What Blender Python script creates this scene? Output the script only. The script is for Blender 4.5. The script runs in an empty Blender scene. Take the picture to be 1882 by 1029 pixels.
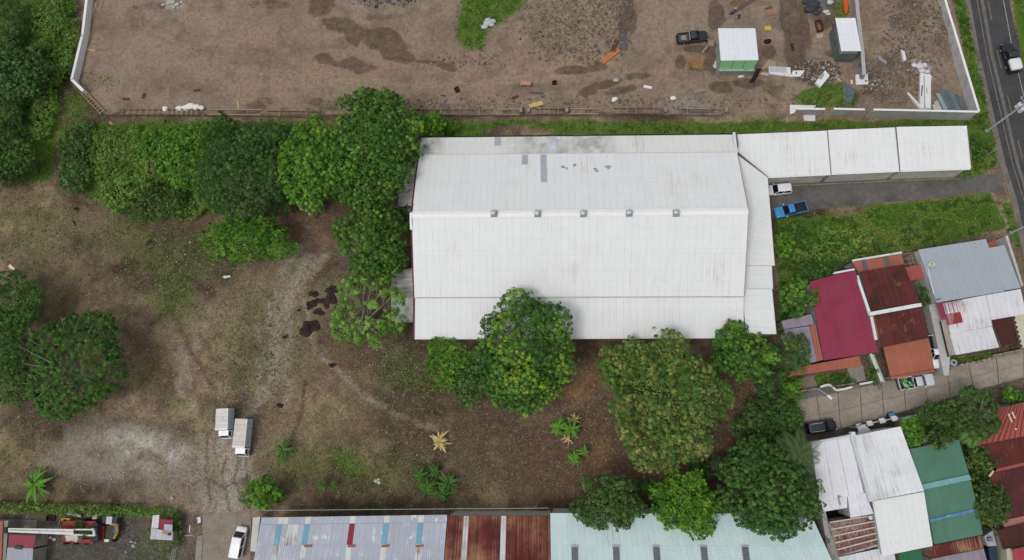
import bpy, bmesh, math, random
import numpy as np
from mathutils import Vector, Matrix

rnd = random.Random(11)
rng = np.random.default_rng(11)
scene = bpy.context.scene
COL = scene.collection

# ------------------------------------------------------------------ camera
CAM_H = 114.0
FPX = 1255.0                      # focal length in photograph pixels (24 mm equivalent)
UP = np.array([-130.0, 260.0, 1255.0]); UP /= np.linalg.norm(UP)   # world up in camera axes
AX = np.array([1.0, 0, 0]); AX -= UP * AX.dot(UP); AX /= np.linalg.norm(AX)
AY = np.cross(UP, AX)
RW = np.array([AX, AY, UP])       # camera axes -> world
cam = bpy.data.cameras.new('camera')
cam.sensor_width = 36.0
cam.lens = 36.0 * FPX / 1882.0
cam.clip_end = 4000
cam_o = bpy.data.objects.new('camera', cam); COL.objects.link(cam_o)
m4 = Matrix([list(RW[0]) + [0], list(RW[1]) + [0], list(RW[2]) + [0], [0, 0, 0, 1]])
cam_o.matrix_world = Matrix.Translation((0, 0, CAM_H)) @ m4
scene.camera = cam_o

# ------------------------------------------------------------------ overcast daylight
SUN_DIR = Vector((0.30, 0.24, -0.92)).normalized()      # the way the light travels
wd = bpy.data.worlds.new('World'); scene.world = wd; wd.use_nodes = True
nt = wd.node_tree
bg = nt.nodes['Background']
sky = nt.nodes.new('ShaderNodeTexSky'); sky.sky_type = 'NISHITA'; sky.sun_disc = False
sky.sun_elevation = math.asin(-SUN_DIR.z); sky.sun_rotation = math.atan2(-SUN_DIR.x, -SUN_DIR.y)
sky.dust_density = 2.0; sky.air_density = 1.0
hs = nt.nodes.new('ShaderNodeHueSaturation'); hs.inputs['Saturation'].default_value = 0.22
nt.links.new(sky.outputs[0], hs.inputs['Color']); nt.links.new(hs.outputs[0], bg.inputs['Color'])
bg.inputs['Strength'].default_value = 0.145
sl = bpy.data.lights.new('sun', 'SUN'); sl.energy = 1.05; sl.angle = math.radians(18); sl.color = (1.0, 0.965, 0.92)
so = bpy.data.objects.new('sun', sl); COL.objects.link(so)
so.rotation_euler = SUN_DIR.to_track_quat('-Z', 'Y').to_euler(); so.location = (-60, -50, 120)
vs = scene.view_settings
vs.view_transform = 'Standard'; vs.look = 'None'; vs.gamma = 1.0; vs.use_curve_mapping = False
vs.exposure = 0.0

# ------------------------------------------------------------------ place finding: photograph pixel -> ground point
def W2(px, py, z=0.0):
    px = np.asarray(px, float); py = np.asarray(py, float)
    rx, ry = px - 941.0, -(py - 514.5)
    w = [RW[i, 0] * rx + RW[i, 1] * ry - RW[i, 2] * FPX for i in range(3)]
    t = (z - CAM_H) / w[2]
    return w[0] * t, w[1] * t
def W(px, py, z=0.0):
    x, y = W2(px, py, z); return Vector((float(x), float(y), z))
def RAYPLANE(px, py, a, n):
    rx, ry = px - 941.0, -(py - 514.5)
    d = Vector([float(RW[i, 0] * rx + RW[i, 1] * ry - RW[i, 2] * FPX) for i in range(3)])
    o = Vector((0, 0, CAM_H)); return o + d * ((Vector(a) - o).dot(n) / d.dot(n))
def PIX(x, y, z):
    d = np.stack([x, y, z - CAM_H]); c = np.tensordot(RW.T, d, axes=1)
    return 941.0 + FPX * c[0] / -c[2], 514.5 - FPX * c[1] / -c[2]
def heading(p, q):
    a, b = W(*p), W(*q); return math.atan2(b.y - a.y, b.x - a.x)

# ------------------------------------------------------------------ noise and ground height
def vnoise(x, y, seed=0):
    xi, yi = np.floor(x).astype(np.int64), np.floor(y).astype(np.int64)
    fx, fy = x - xi, y - yi
    fx = fx * fx * (3 - 2 * fx); fy = fy * fy * (3 - 2 * fy)
    def h(a, b):
        n = (a * 374761393 + b * 668265263 + seed * 974711) & 0x7fffffff
        n = ((n ^ (n >> 13)) * 1274126177) & 0x7fffffff
        return ((n ^ (n >> 16)) & 0xffff) / 65535.0
    return (h(xi, yi) * (1 - fx) + h(xi + 1, yi) * fx) * (1 - fy) + (h(xi, yi + 1) * (1 - fx) + h(xi + 1, yi + 1) * fx) * fy
def fbm(x, y, seed=0, o=4):
    s, a, t = 0.0, 1.0, 0.0
    for k in range(o):
        s = s + a * vnoise(x * 2 ** k, y * 2 ** k, seed + k * 17); t += a; a *= 0.5
    return s / t
def sm(a, b, x):
    t = np.clip((x - a) / (b - a), 0, 1); return t * t * (3 - 2 * t)
def pblob(PX, PY, cx, cy, rx, ry, a=0, soft=.4):
    c, s = math.cos(math.radians(a)), math.sin(math.radians(a))
    u, v = PX - cx, PY - cy
    d = np.sqrt(((u * c + v * s) / rx) ** 2 + ((-u * s + v * c) / ry) ** 2)
    return 1 - sm(1 - soft, 1 + soft, d)
def ppoly(PX, PY, pts, soft=6):
    d = np.full(PX.shape, 1e9); ins = np.zeros(PX.shape, bool)
    n = len(pts)
    for i in range(n):
        ax, ay = pts[i]; bx, by = pts[(i + 1) % n]
        ex, ey = bx - ax, by - ay
        t = np.clip(((PX - ax) * ex + (PY - ay) * ey) / (ex * ex + ey * ey), 0, 1)
        d = np.minimum(d, np.hypot(PX - ax - t * ex, PY - ay - t * ey))
        if ay != by:
            c = ((ay > PY) != (by > PY)) & (PX < (bx - ax) * (PY - ay) / (by - ay) + ax)
            ins ^= c
    return sm(-soft, soft, np.where(ins, d, -d))
def pline(PX, PY, pts, w, soft=None):
    soft = soft or w * .6
    d = np.full(PX.shape, 1e9)
    for (ax, ay), (bx, by) in zip(pts[:-1], pts[1:]):
        ex, ey = bx - ax, by - ay
        t = np.clip(((PX - ax) * ex + (PY - ay) * ey) / (ex * ex + ey * ey), 0, 1)
        d = np.minimum(d, np.hypot(PX - ax - t * ex, PY - ay - t * ey))
    return 1 - sm(w - soft, w + soft, d)

MOUNDS = [  # pixel centre, radii px, height m
    (705, -4, 60, 26, 1.6), (1050, 45, 85, 55, .5), (1110, 20, 40, 40, .5), (1277, 122, 34, 24, .55), (1500, 135, 50, 24, .45),
    (1680, 60, 55, 70, .55), (1715, 40, 30, 60, .4), (320, 4, 45, 10, .5), (1500, 10, 30, 25, .6), (1640, 150, 40, 35, .35),
    (1600, 185, 60, 14, .3), (585, 535, 40, 26, .25), (250, 300, 100, 50, .3), (895, 30, 60, 50, .3), (1440, 170, 30, 25, .35)]
PITS = [(966, 204, 7, 5, -.5), (1042, 203, 6, 6, -.5), (1116, 204, 8, 6, -.4), (1224, 203, 8, 9, -.5), (1336, 202, 7, 8, -.4), (1284, 120, 18, 12, -.5),
        (210, 203, 12, 5, -.4), (375, 204, 5, 5, -.5), (460, 204, 8, 6, -.3), (905, 206, 6, 5, -.4), (1457, 60, 7, 30, -.3), (1475, 40, 5, 45, -.2)]
def gh(x, y):
    x = np.asarray(x, float); y = np.asarray(y, float)
    px, py = PIX(x, y, np.zeros_like(x))
    h = 0.05 * (fbm(x * .35, y * .35, 3) - .5)
    for cx, cy, rx, ry, hh in MOUNDS:
        b = pblob(px, py, cx, cy, rx, ry, 0, .8)
        h = h + hh * b * (.55 + .9 * fbm(x * .5, y * .5, 9))
    for cx, cy, rx, ry, hh in PITS:
        h = h + hh * pblob(px, py, cx, cy, rx, ry, 0, .3)
    flat = np.zeros_like(h)
    for p in FLATS: flat = np.maximum(flat, ppoly(px, py, p, 8))
    return h * (1 - flat) - .03 * flat
FLATS = [[(1400, 320), (1840, 300), (1845, 350), (1420, 415)], [(1760, -60), (1860, -60), (1930, 400), (1900, 560), (1870, 470), (1830, 300)],
         [(1440, 740), (1900, 635), (1900, 720), (1440, 830)], [(360, 930), (470, 930), (470, 1060), (360, 1060)],
         [(1430, 450), (1900, 420), (1900, 1060), (1430, 1060)]]
def gz(x, y): return float(gh(np.array([x]), np.array([y]))[0])
def G(px, py):
    p = W(px, py, 0.0); z = gz(p.x, p.y); p = W(px, py, z); p.z = z; return p

# ------------------------------------------------------------------ materials
def lin(h):
    h = h.lstrip('#'); r = []
    for i in (0, 2, 4):
        c = int(h[i:i + 2], 16) / 255.0
        r.append(c / 12.92 if c <= .04045 else ((c + .055) / 1.055) ** 2.4)
    return tuple(r) + (1.0,)
class NB:
    """short node builder"""
    def __init__(s, name):
        s.m = bpy.data.materials.new(name); s.m.use_nodes = True; s.t = s.m.node_tree
        s.b = s.t.nodes['Principled BSDF']
    def n(s, typ, **k):
        x = s.t.nodes.new('ShaderNode' + typ)
        for a, v in k.items(): setattr(x, a, v)
        return x
    def l(s, a, b): s.t.links.new(a, b)
    def put(s, sock, v):
        if isinstance(v, (int, float)): sock.default_value = v
        elif isinstance(v, (tuple, list)): sock.default_value = tuple(v)
        else: s.l(v, sock)
    def math(s, op, a, b=0.0, c=None, clamp=False):
        x = s.n('Math', operation=op, use_clamp=clamp); s.put(x.inputs[0], a); s.put(x.inputs[1], b)
        if c is not None: s.put(x.inputs[2], c)
        return x.outputs[0]
    def pos(s): 
        if not hasattr(s, '_p'): s._p = s.n('NewGeometry').outputs['Position']
        return s._p
    def noise(s, scale, detail=3, vec=None, rough=.55):
        x = s.n('TexNoise'); x.inputs['Scale'].default_value = scale; x.inputs['Detail'].default_value = detail; x.inputs['Roughness'].default_value = rough
        s.l(vec if vec is not None else s.pos(), x.inputs['Vector']); return x.outputs['Fac']
    def mapr(s, v, a, b, c=0.0, d=1.0):
        x = s.n('MapRange'); x.clamp = True; s.put(x.inputs[0], v)
        for i, q in enumerate((a, b, c, d)): s.put(x.inputs[i + 1], q)
        return x.outputs[0]
    def mix(s, f, a, b, mode='MIX'):
        x = s.n('Mix', data_type='RGBA', blend_type=mode); s.put(x.inputs[0], f); s.put(x.inputs[6], a); s.put(x.inputs[7], b); return x.outputs[2]
    def scalec(s, c, f):
        x = s.n('VectorMath', operation='SCALE'); s.put(x.inputs[0], c[:3] if isinstance(c, tuple) else c); s.put(x.inputs['Scale'], f); return x.outputs[0]
    def bump(s, h, strength=.4, dist=.03):
        x = s.n('Bump'); x.inputs['Strength'].default_value = strength; x.inputs['Distance'].default_value = dist
        s.l(h, x.inputs['Height']); s.l(x.outputs[0], s.b.inputs['Normal'])
    def out(s, col, rough=.8, metal=0.0, spec=.3):
        s.put(s.b.inputs['Base Color'], col); s.put(s.b.inputs['Roughness'], rough); s.put(s.b.inputs['Metallic'], metal)
        s.b.inputs['Specular IOR Level'].default_value = spec; return s.m
MATS = {}
def mat(hexc, rough=.75, var=.18, scale=1.2, dirt=0.0, dirtc='#3c352c', metal=0.0, spec=.3, bump=.15):
    key = (hexc, rough, var, scale, dirt, dirtc, metal)
    if key in MATS: return MATS[key]
    b = NB('paint_' + hexc.strip('#'))
    n1 = b.noise(scale, 5); n2 = b.noise(scale * 9, 3)
    oi = b.n('ObjectInfo').outputs['Random']
    f = b.math('ADD', b.mapr(n1, .25, .75, 1 - var, 1 + var), b.mapr(n2, .3, .7, -var * .5, var * .5))
    f = b.math('MULTIPLY', f, b.mapr(oi, 0, 1, 1 - var * .35, 1 + var * .35))
    c = b.scalec(lin(hexc), f)
    if dirt > 0:
        c = b.mix(b.mapr(b.noise(scale * .7, 7, rough=.7), .62 - dirt * .35, .75 - dirt * .2, 0, .85), c, lin(dirtc))
    if bump: b.bump(n2, bump, .02)
    MATS[key] = b.out(c, rough, metal, spec); return MATS[key]
def sheetmat(name, base, streakc, streak=.2, lap=.35, var=.05, rough=.55, patch=0.0, patchc='#ffffff', spots=0.0, metal=0.0, grain=.06, run=1.1):
    """profiled roofing sheet: lap grime at sheet edges, streaks down the ribs, flaking patches"""
    b = NB(name)
    uv = b.n('UVMap').outputs[0]
    sp = b.n('SeparateXYZ'); b.l(uv, sp.inputs[0])
    u, v = sp.outputs[0], sp.outputs[1]
    oi = b.n('ObjectInfo').outputs['Random']
    c = b.scalec(lin(base), b.math('ADD', b.mapr(oi, 0, 1, 1 - var, 1 + var), b.mapr(b.noise(.35, 6), .3, .7, -grain, grain)))
    # streaks: noise stretched along the ribs, seeded per sheet
    cx = b.n('CombineXYZ'); b.l(b.math('MULTIPLY', u, 9.0), cx.inputs[0]); b.l(b.math('MULTIPLY', v, run), cx.inputs[1]); b.l(b.math('MULTIPLY', oi, 97.0), cx.inputs[2])
    st = b.noise(1.0, 6, cx.outputs[0], .65)
    big = b.noise(.16, 4)
    c = b.mix(b.mapr(b.math('ADD', st, b.math('MULTIPLY', b.math('SUBTRACT', big, .5), .9)), .70 - streak * .5, .80 - streak * .35, 0, .9), c, lin(streakc))
    if patch > 0:
        pm = b.math('ADD', b.noise(.55, 5, rough=.65), b.math('MULTIPLY', b.math('SUBTRACT', st, .5), .5))
        c = b.mix(b.mapr(pm, .72 - patch * .4, .75 - patch * .4), c, lin(patchc))
    # side lap and end lap grime
    e = b.math('MINIMUM', u, b.math('SUBTRACT', 1.0, u))
    lapm = b.math('MULTIPLY', b.mapr(e, .0, .09, 1, 0), b.mapr(b.noise(.8, 4), .35, .65, .15, 1))
    lapm = b.math('MAXIMUM', lapm, b.math('MULTIPLY', b.mapr(v, .0, .02, 1, 0), b.mapr(b.noise(.6, 4), .3, .6, .2, 1)))
    c = b.mix(b.math('MULTIPLY', lapm, lap), c, lin('#5b564d'))
    sc_ = b.math('FRACT', b.math('MULTIPLY', v, 4.0)); sl_ = b.math('MULTIPLY', b.mapr(b.math('ABSOLUTE', b.math('SUBTRACT', sc_, .5)), .0, .035, 1, 0), b.mapr(b.noise(2.2, 3), .42, .58, 0, .2))
    c = b.mix(sl_, c, lin('#6d675e'))
    if spots > 0:
        vo = b.n('TexVoronoi'); vo.inputs['Scale'].default_value = 1.6; b.l(b.pos(), vo.inputs['Vector'])
        c = b.mix(b.math('MULTIPLY', b.mapr(vo.outputs['Distance'], .04, .09, 1, 0), b.mapr(b.noise(.3, 3), .5, .6, 0, spots)), c, lin('#4a4640'))
    return b.out(c, rough, metal, .3)

# ------------------------------------------------------------------ object helpers
ORG = {}
def tag(o, label=None, cat=None, group=None, kind=None):
    if label: o['label'] = label
    if cat: o['category'] = cat
    if group: o['group'] = group
    if kind: o['kind'] = kind
    return o
def thing(name, label, cat, loc=(0, 0, 0), rotz=0.0, group=None):
    o = bpy.data.objects.new(name, None); COL.objects.link(o)
    o.empty_display_size = .3
    o.location = loc; o.rotation_euler = (0, 0, rotz); ORG[o.name] = Vector(loc)
    return tag(o, label, cat, group)
def link(name, me, m=None, parent=None, smooth=False):
    o = bpy.data.objects.new(name, me); COL.objects.link(o)
    if m is not None and not me.materials: me.materials.append(m)
    if smooth: me.polygons.foreach_set('use_smooth', [True] * len(me.polygons))
    if parent is not None: o.parent = parent
    return o
class MB:
    def __init__(s): s.v = []; s.f = []
    def add(s, vs, fs):
        k = len(s.v); s.v += [Vector(p) for p in vs]; s.f += [tuple(i + k for i in f) for f in fs]; return s
    def box(s, c, size, rz=0.0, rx=0.0, ry=0.0, jit=0.0):
        M = Matrix.Translation(c) @ Matrix.Rotation(rz, 4, 'Z') @ Matrix.Rotation(ry, 4, 'Y') @ Matrix.Rotation(rx, 4, 'X')
        h = [q / 2 for q in size]
        vs = [M @ Vector((sx * h[0] + rnd.uniform(-jit, jit), sy * h[1] + rnd.uniform(-jit, jit), sz * h[2])) for sz in (-1, 1) for sx, sy in ((-1, -1), (1, -1), (1, 1), (-1, 1))]
        return s.add(vs, [(3, 2, 1, 0), (4, 5, 6, 7), (0, 1, 5, 4), (1, 2, 6, 5), (2, 3, 7, 6), (3, 0, 4, 7)])
    def prism(s, pts, z0, z1):
        """pts xy list counter-clockwise or not; z0, z1 numbers or lists"""
        n = len(pts)
        a = sum(pts[i][0] * pts[(i + 1) % n][1] - pts[(i + 1) % n][0] * pts[i][1] for i in range(n))
        idx = list(range(n)) if a > 0 else list(range(n))[::-1]
        Z0 = z0 if isinstance(z0, (list, tuple)) else [z0] * n
        Z1 = z1 if isinstance(z1, (list, tuple)) else [z1] * n
        vs = [(pts[i][0], pts[i][1], Z0[i]) for i in idx] + [(pts[i][0], pts[i][1], Z1[i]) for i in idx]
        fs = [tuple(range(n))[::-1], tuple(range(n, 2 * n))] + [(i, (i + 1) % n, n + (i + 1) % n, n + i) for i in range(n)]
        return s.add(vs, fs)
    def tube(s, pts, rad, n=8, caps=True):
        pts = [Vector(p) for p in pts]; k0 = len(s.v)
        if isinstance(rad, (int, float)): rad = [rad] * len(pts)
        for i, p in enumerate(pts):
            d = (pts[min(i + 1, len(pts) - 1)] - pts[max(i - 1, 0)]).normalized()
            a = d.orthogonal().normalized() if abs(d.z) > .9 else d.cross(Vector((0, 0, 1))).normalized()
            b = d.cross(a)
            for j in range(n):
                t = 2 * math.pi * j / n
                s.v.append(p + (a * math.cos(t) + b * math.sin(t)) * rad[i])
        for i in range(len(pts) - 1):
            for j in range(n):
                s.f.append((k0 + i * n + j, k0 + i * n + (j + 1) % n, k0 + (i + 1) * n + (j + 1) % n, k0 + (i + 1) * n + j))
        if caps:
            s.f.append(tuple(k0 + j for j in range(n))[::-1]); s.f.append(tuple(k0 + (len(pts) - 1) * n + j for j in range(n)))
        return s
    def beam(s, a, b, w, h):
        a, b = Vector(a), Vector(b); d = b - a
        rz = math.atan2(d.y, d.x); ry = -math.atan2(d.z, math.hypot(d.x, d.y))
        return s.box((a + b) / 2, (d.length, w, h), rz, 0, ry)
    def build(s, name, m, parent=None, local=False, smooth=False):
        me = bpy.data.meshes.new(name)
        o = Vector((0, 0, 0)) if (local or parent is None) else ORG.get(parent.name, Vector((0, 0, 0)))
        me.from_pydata([tuple(p - o) for p in s.v], [], s.f); me.update()
        ob = link(name, me, m, parent, smooth)
        if parent is not None: ORG[ob.name] = Vector(o)
        return ob
def solo(name, label, cat, mb, m, base, group=None, smooth=False):
    """a thing that is one mesh, its origin at its base"""
    me = bpy.data.meshes.new(name); b = Vector(base)
    me.from_pydata([tuple(p - b) for p in mb.v], [], mb.f); me.update()
    o = link(name, me, m, None, smooth); o.location = b; ORG[o.name] = b
    return tag(o, label, cat, group)

def sheets(parent, q, nx, ny, m, ribs=4, amp=.035, name='roof_sheet', lift=.012, special=None):
    """q: corners A, B (upper edge) C, D (lower edge); ribs run from A to D; one object for each sheet"""
    A, B, C, D = [Vector(p) for p in q]
    o = ORG[parent.name]
    nrm = (B - A).cross(D - A).normalized()
    if nrm.z < 0: nrm = -nrm
    prof = []
    for r in range(ribs):
        for du, h in ((0, 0), (.62, 0), (.72, 1), (.9, 1)): prof.append(((r + du) / ribs, h))
    prof.append((1.0, 0))
    cache = {}
    para = ((A + C) - (B + D)).length < .02
    res = []
    for j in range(ny):
        for i in range(nx):
            def P(u, v):
                s, t = (i + u) / nx, (j + v) / ny
                return (A * (1 - s) + B * s) * (1 - t) + (D * (1 - s) + C * s) * t
            org = P(0, 0)
            me = cache.get('m') if para else None
            if me is None:
                vs = []; k = len(prof)
                for v in (0, 1.0):
                    for u, h in prof: vs.append(P(u, v) - org + nrm * (h * amp))
                me = bpy.data.meshes.new(name)
                me.from_pydata([tuple(p) for p in vs], [], [(a, a + k, a + k + 1, a + 1) for a in range(k - 1)])
                uvl = me.uv_layers.new(name='UVMap')
                uvs = [(u, v) for v in (1, 0) for u, h in prof]
                for lp in me.loops: uvl.data[lp.index].uv = uvs[lp.vertex_index]
                me.update(); cache['m'] = me
            mm = m
            if special: mm = special(i, j) or m
            ob = bpy.data.objects.new(name, me); COL.objects.link(ob); ob.parent = parent
            if not me.materials: me.materials.append(mm)
            if mm != me.materials[0]:
                ob.material_slots[0].link = 'OBJECT'; ob.material_slots[0].material = mm
            ob.location = org - o + nrm * (lift * (ny - 1 - j))
            res.append(ob)
    return res
def inset(pts, k):
    cx = sum(p[0] for p in pts) / len(pts); cy = sum(p[1] for p in pts) / len(pts)
    return [(cx + (p[0] - cx) * k, cy + (p[1] - cy) * k) for p in pts]
def pxq(pts, z):
    if isinstance(z, (int, float)): z = [z] * len(pts)
    return [W(p[0], p[1], zz) for p, zz in zip(pts, z)]
def ribbon(name, left, right, z, m, n=2, kind='structure', parent=None):
    mb = MB(); k = len(left)
    for a, b in zip(left, right):
        p, q = W(a[0], a[1], z), W(b[0], b[1], z)
        for i in range(n + 1): mb.v.append(p.lerp(q, i / n))
    for r in range(k - 1):
        for i in range(n):
            a = r * (n + 1) + i; mb.f.append((a, a + 1, a + n + 2, a + n + 1))
    for f in range(len(mb.f)):
        a = mb.f[f]; nn = (mb.v[a[1]] - mb.v[a[0]]).cross(mb.v[a[2]] - mb.v[a[0]])
        if nn.z < 0: mb.f[f] = a[::-1]
    o = mb.build(name, m, parent)
    if kind: o['kind'] = kind
    return o

# ================================================================== GROUND
def axis(lo, hi, step):
    a = list(np.arange(lo, hi + step / 2, step)); d = step
    left, right = [], []
    x0, x1 = a[0], a[-1]
    while x0 > -1500: d *= 1.7; x0 -= d; left.append(x0)
    d = step
    while x1 < 1500: d *= 1.7; x1 += d; right.append(x1)
    return np.array(left[::-1] + a + right)
xs, ys = axis(-124, 86, .36), axis(-30, 92, .36)
GX, GY = np.meshgrid(xs, ys)
PX, PY = PIX(GX, GY, np.zeros_like(GX))
far = (np.abs(GX) > 140) | (GY > 110) | (GY < -45)
PX = np.where(far, -9999, PX); PY = np.where(far, -9999, PY)
wx = PX + 16 * (fbm(GX * .18, GY * .18, 31) - .5) + 5 * (fbm(GX * .9, GY * .9, 33) - .5)
wy = PY + 16 * (fbm(GX * .18, GY * .18, 41) - .5) + 5 * (fbm(GX * .9, GY * .9, 43) - .5)
GZ = gh(GX, GY); GZ = np.where(far, -.05, GZ)
def L3(h): return np.array(lin(h)[:3])
n_a = fbm(GX * .12, GY * .12, 51)[..., None]; n_b = fbm(GX * .3, GY * .3, 61)[..., None]
soil = L3('#6c5f50') * (1 - sm(.42, .6, n_a)) + L3('#676049') * sm(.42, .6, n_a)
soil = soil * (1 - .45 * sm(.45, .7, n_b)) + L3('#7b6a57') * .45 * sm(.45, .7, n_b)
n_c = fbm(GX * .075 + 3, GY * .075, 71, 6)[..., None]; n_d = fbm(GX * .55, GY * .55, 81, 5)[..., None]
soil = soil * np.array([.95, .90, .86]) * (.48 + .98 * sm(.32, .68, n_c)) * (.68 + .62 * sm(.28, .72, n_d))
SITE = [(135, -80), (128, 150), (196, 211), (1440, 210), (1802, 208), (1730, -80)]
site = ppoly(PX, PY, SITE, 3)[..., None]
tan = L3('#8b7a69') * (1 - sm(.4, .65, n_b)) + L3('#7f6f62') * sm(.4, .65, n_b)
tan = tan * (1 - .5 * ppoly(wx, wy, [(440, 70), (1000, 70), (1250, 60), (1260, 170), (900, 175), (440, 180)], 40)[..., None]) + L3('#8c7863') * .5 * ppoly(wx, wy, [(440, 70), (1000, 70), (1250, 60), (1260, 170), (900, 175), (440, 180)], 40)[..., None]
col = soil * (1 - site) + tan * site
def over(c, msk, k=1.0):
    global col
    m = np.clip(msk * k, 0, 1)[..., None]; col = col * (1 - m) + L3(c) * m
# reddish litter, dark soil with painted tree shade, pale hardstanding, tracks
for a in [(1200, 800, 150, 110), (1060, 850, 160, 80), (1350, 700, 60, 60), (580, 410, 60, 50), (640, 620, 60, 60)]: over('#5f4a3c', pblob(wx, wy, *a, 0, .5), .75)
for a in [(1075, 700, 22, 40, 20), (1105, 835, 18, 30, 0), (1050, 725, 30, 14, 0)]: over('#8a6746', pblob(wx, wy, *a, .6), .45)
for a in [(250, 640, 50, 60), (60, 760, 60, 40), (300, 700, 30, 60), (420, 850, 30, 12), (330, 805, 30, 30), (450, 745, 40, 20), (240, 785, 60, 15)]: over('#4c3f33', pblob(wx, wy, *a, 0, .6), .7)  # first blob paints the left tree's soft shade into the soil colour
for a, h_, k_ in [((170, 450, 110, 110), '#73674f', .6), ((520, 700, 90, 190), '#786b54', .5), ((640, 830, 120, 60), '#6f6248', .45), ((860, 810, 140, 80), '#59493b', .6), ((960, 850, 110, 60), '#544437', .5), ((420, 420, 80, 40), '#65583f', .5), ((300, 620, 90, 60), '#6d6049', .5), ((430, 560, 70, 90), '#7a6d57', .5), ((620, 740, 90, 60), '#64543f', .5), ((130, 560, 50, 40), '#5b4c3a', .5), ((40, 400, 60, 70), '#6c6048', .6)]: over(h_, pblob(wx, wy, *a, 0, .8) * sm(.32, .56, fbm(GX * .22, GY * .22, int(a[0]))), k_ * 1.25)
over('#8c8579', pblob(wx, wy, 245, 842, 135, 54, 8, .6) * sm(.25, .5, fbm(GX * .35, GY * .35, 19, 5)), 1)
over('#b0aaa0', pblob(wx, wy, 272, 825, 62, 26, 12, .8) * sm(.3, .55, fbm(GX * .5, GY * .5, 29, 5)), .95)
over('#7e766b', pblob(wx, wy, 150, 850, 70, 30, 0, .6), .6)
over('#958b7e', ppoly(wx, wy, [(390, 800), (460, 790), (470, 950), (370, 950), (345, 870)], 10) * sm(.2, .45, fbm(GX * .5, GY * .5, 59, 5)), 1.0); over('#9a9083', pline(wx, wy, [(425, 950), (420, 880), (425, 830), (470, 760), (500, 690), (512, 600), (545, 500), (590, 450)], 14, 12) * sm(.33, .55, fbm(GX * .45, GY * .45, 69, 5)), .65)
over('#7a7266', pblob(wx, wy, 330, 890, 60, 40, 0, .6), .6)
for l in ([(560, 440), (525, 490), (500, 560), (490, 600)], [(600, 470), (545, 530), (530, 600), (528, 680), (522, 740)], [(375, 600), (350, 650), (330, 690), (345, 760), (400, 860)]): over('#8f8475', pline(wx, wy, l, 8, 7) * sm(.28, .5, fbm(GX * .6, GY * .6, 39, 5)), .8)
for l in ([(330, 530), (318, 580), (345, 640), (395, 720)], [(345, 470), (300, 520), (310, 560), (280, 600)], [(560, 700), (555, 760), (530, 830)], [(700, 780), (760, 800), (800, 780)], [(760, 640), (700, 620), (640, 640)]): over('#41362b', pline(wx, wy, l, 3.5, 3), .65)
for l in ([(330, 640), (350, 700), (365, 760)], [(470, 600), (480, 700), (470, 760)], [(560, 560), (580, 640), (640, 700), (720, 760), (830, 800)], [(395, 860), (410, 940)], [(430, 850), (440, 940)], [(460, 760), (500, 700), (515, 600), (560, 480)]): over('#908474', pline(wx, wy, l, 5, 5) * sm(.28, .5, fbm(GX * .6, GY * .6, 49, 5)), .7)
for l in ([(412, 845), (405, 880), (420, 940)], [(440, 850), (425, 885), (445, 920)], [(380, 800), (375, 860), (385, 930)], [(455, 845), (452, 900)], [(400, 895), (440, 890), (455, 905)], [(385, 880), (410, 900)]): over('#4f463c', pline(wx, wy, l, 2.2, 2), .75)
over('#6a5f5a', pblob(wx, wy, 650, 480, 30, 30, 0, .6), .6)
over('#8d8781', pblob(wx, wy, 1258, 190, 40, 12, 0, .7), .6)
over('#55524f', ppoly(wx, wy, [(0, 945), (330, 945), (330, 1060), (0, 1060)], 4), .85)
over('#4b4a40', ppoly(wx, wy, [(60, 1000), (150, 985), (240, 1000), (310, 1040), (60, 1060)], 14), .5)
over('#5d5145', ppoly(PX, PY, [(1430, 470), (1900, 425), (1900, 1060), (1430, 1060)], 4), .8)
over('#5f5a52', ppoly(wx, wy, [(322, 945), (375, 945), (375, 1060), (322, 1060)], 4), .6)
over('#7a6a58', ppoly(wx, wy, [(1830, 430), (1850, 420), (1920, 560), (1890, 560)], 4), .6)
over('#8f6e4a', pblob(wx, wy, 1280, 118, 24, 14, -12, .3), .85); over('#6b4f36', pline(wx, wy, [(1252, 108), (1268, 128), (1300, 132)], 1.5, 1.2), .8)
over('#a9a7a3', pblob(wx, wy, 318, 6, 22, 9, 0, .6) * sm(.42, .55, fbm(GX * .9, GY * .9, 5)), .9); over('#b9b3b3', ppoly(wx, wy, [(1672, 116), (1700, 114), (1712, 128), (1714, 150), (1706, 146), (1700, 138), (1684, 136)], 4), .85)
over('#3f342c', pline(PX, PY, [(196, 212), (480, 213), (900, 212), (1330, 211)], 2.2, 1.6), .8); over('#4a3e34', pline(wx, wy, [(196, 205), (480, 206), (900, 205), (1330, 204)], 3, 3) * sm(.5, .6, fbm(GX * .4, GY * .4, 8)), .7)
for a in [(540, 160, 60, 20), (260, 100, 60, 40), (980, 130, 90, 14), (620, 150, 40, 10), (1220, 60, 40, 40), (420, 40, 70, 30)]: over('#94826f', pblob(wx, wy, *a, 0, .8), .45)
for a in [(470, 110, 60, 24), (330, 150, 60, 16), (1000, 160, 60, 10), (1180, 110, 30, 16), (820, 60, 40, 26), (560, 90, 24, 14)]: over('#6f6156', pblob(wx, wy, *a, 0, .8), .45)
for l, h_ in (([(300, 170), (420, 120), (560, 130), (760, 150), (1000, 140), (1230, 130)], '#9a8873'), ([(300, 178), (420, 129), (560, 139), (760, 158), (1000, 148), (1230, 139)], '#9a8873'), ([(240, 40), (340, 90), (480, 100), (600, 170)], '#74665a'), ([(250, 34), (350, 82), (490, 92), (612, 164)], '#74665a'), ([(1190, 20), (1220, 80), (1230, 150)], '#75675a'), ([(1200, 20), (1230, 80), (1240, 150)], '#75675a')): over(h_, pline(wx, wy, l, 2.2, 2) * sm(.35, .55, fbm(GX * .3, GY * .3, 15)), .6)
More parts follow.
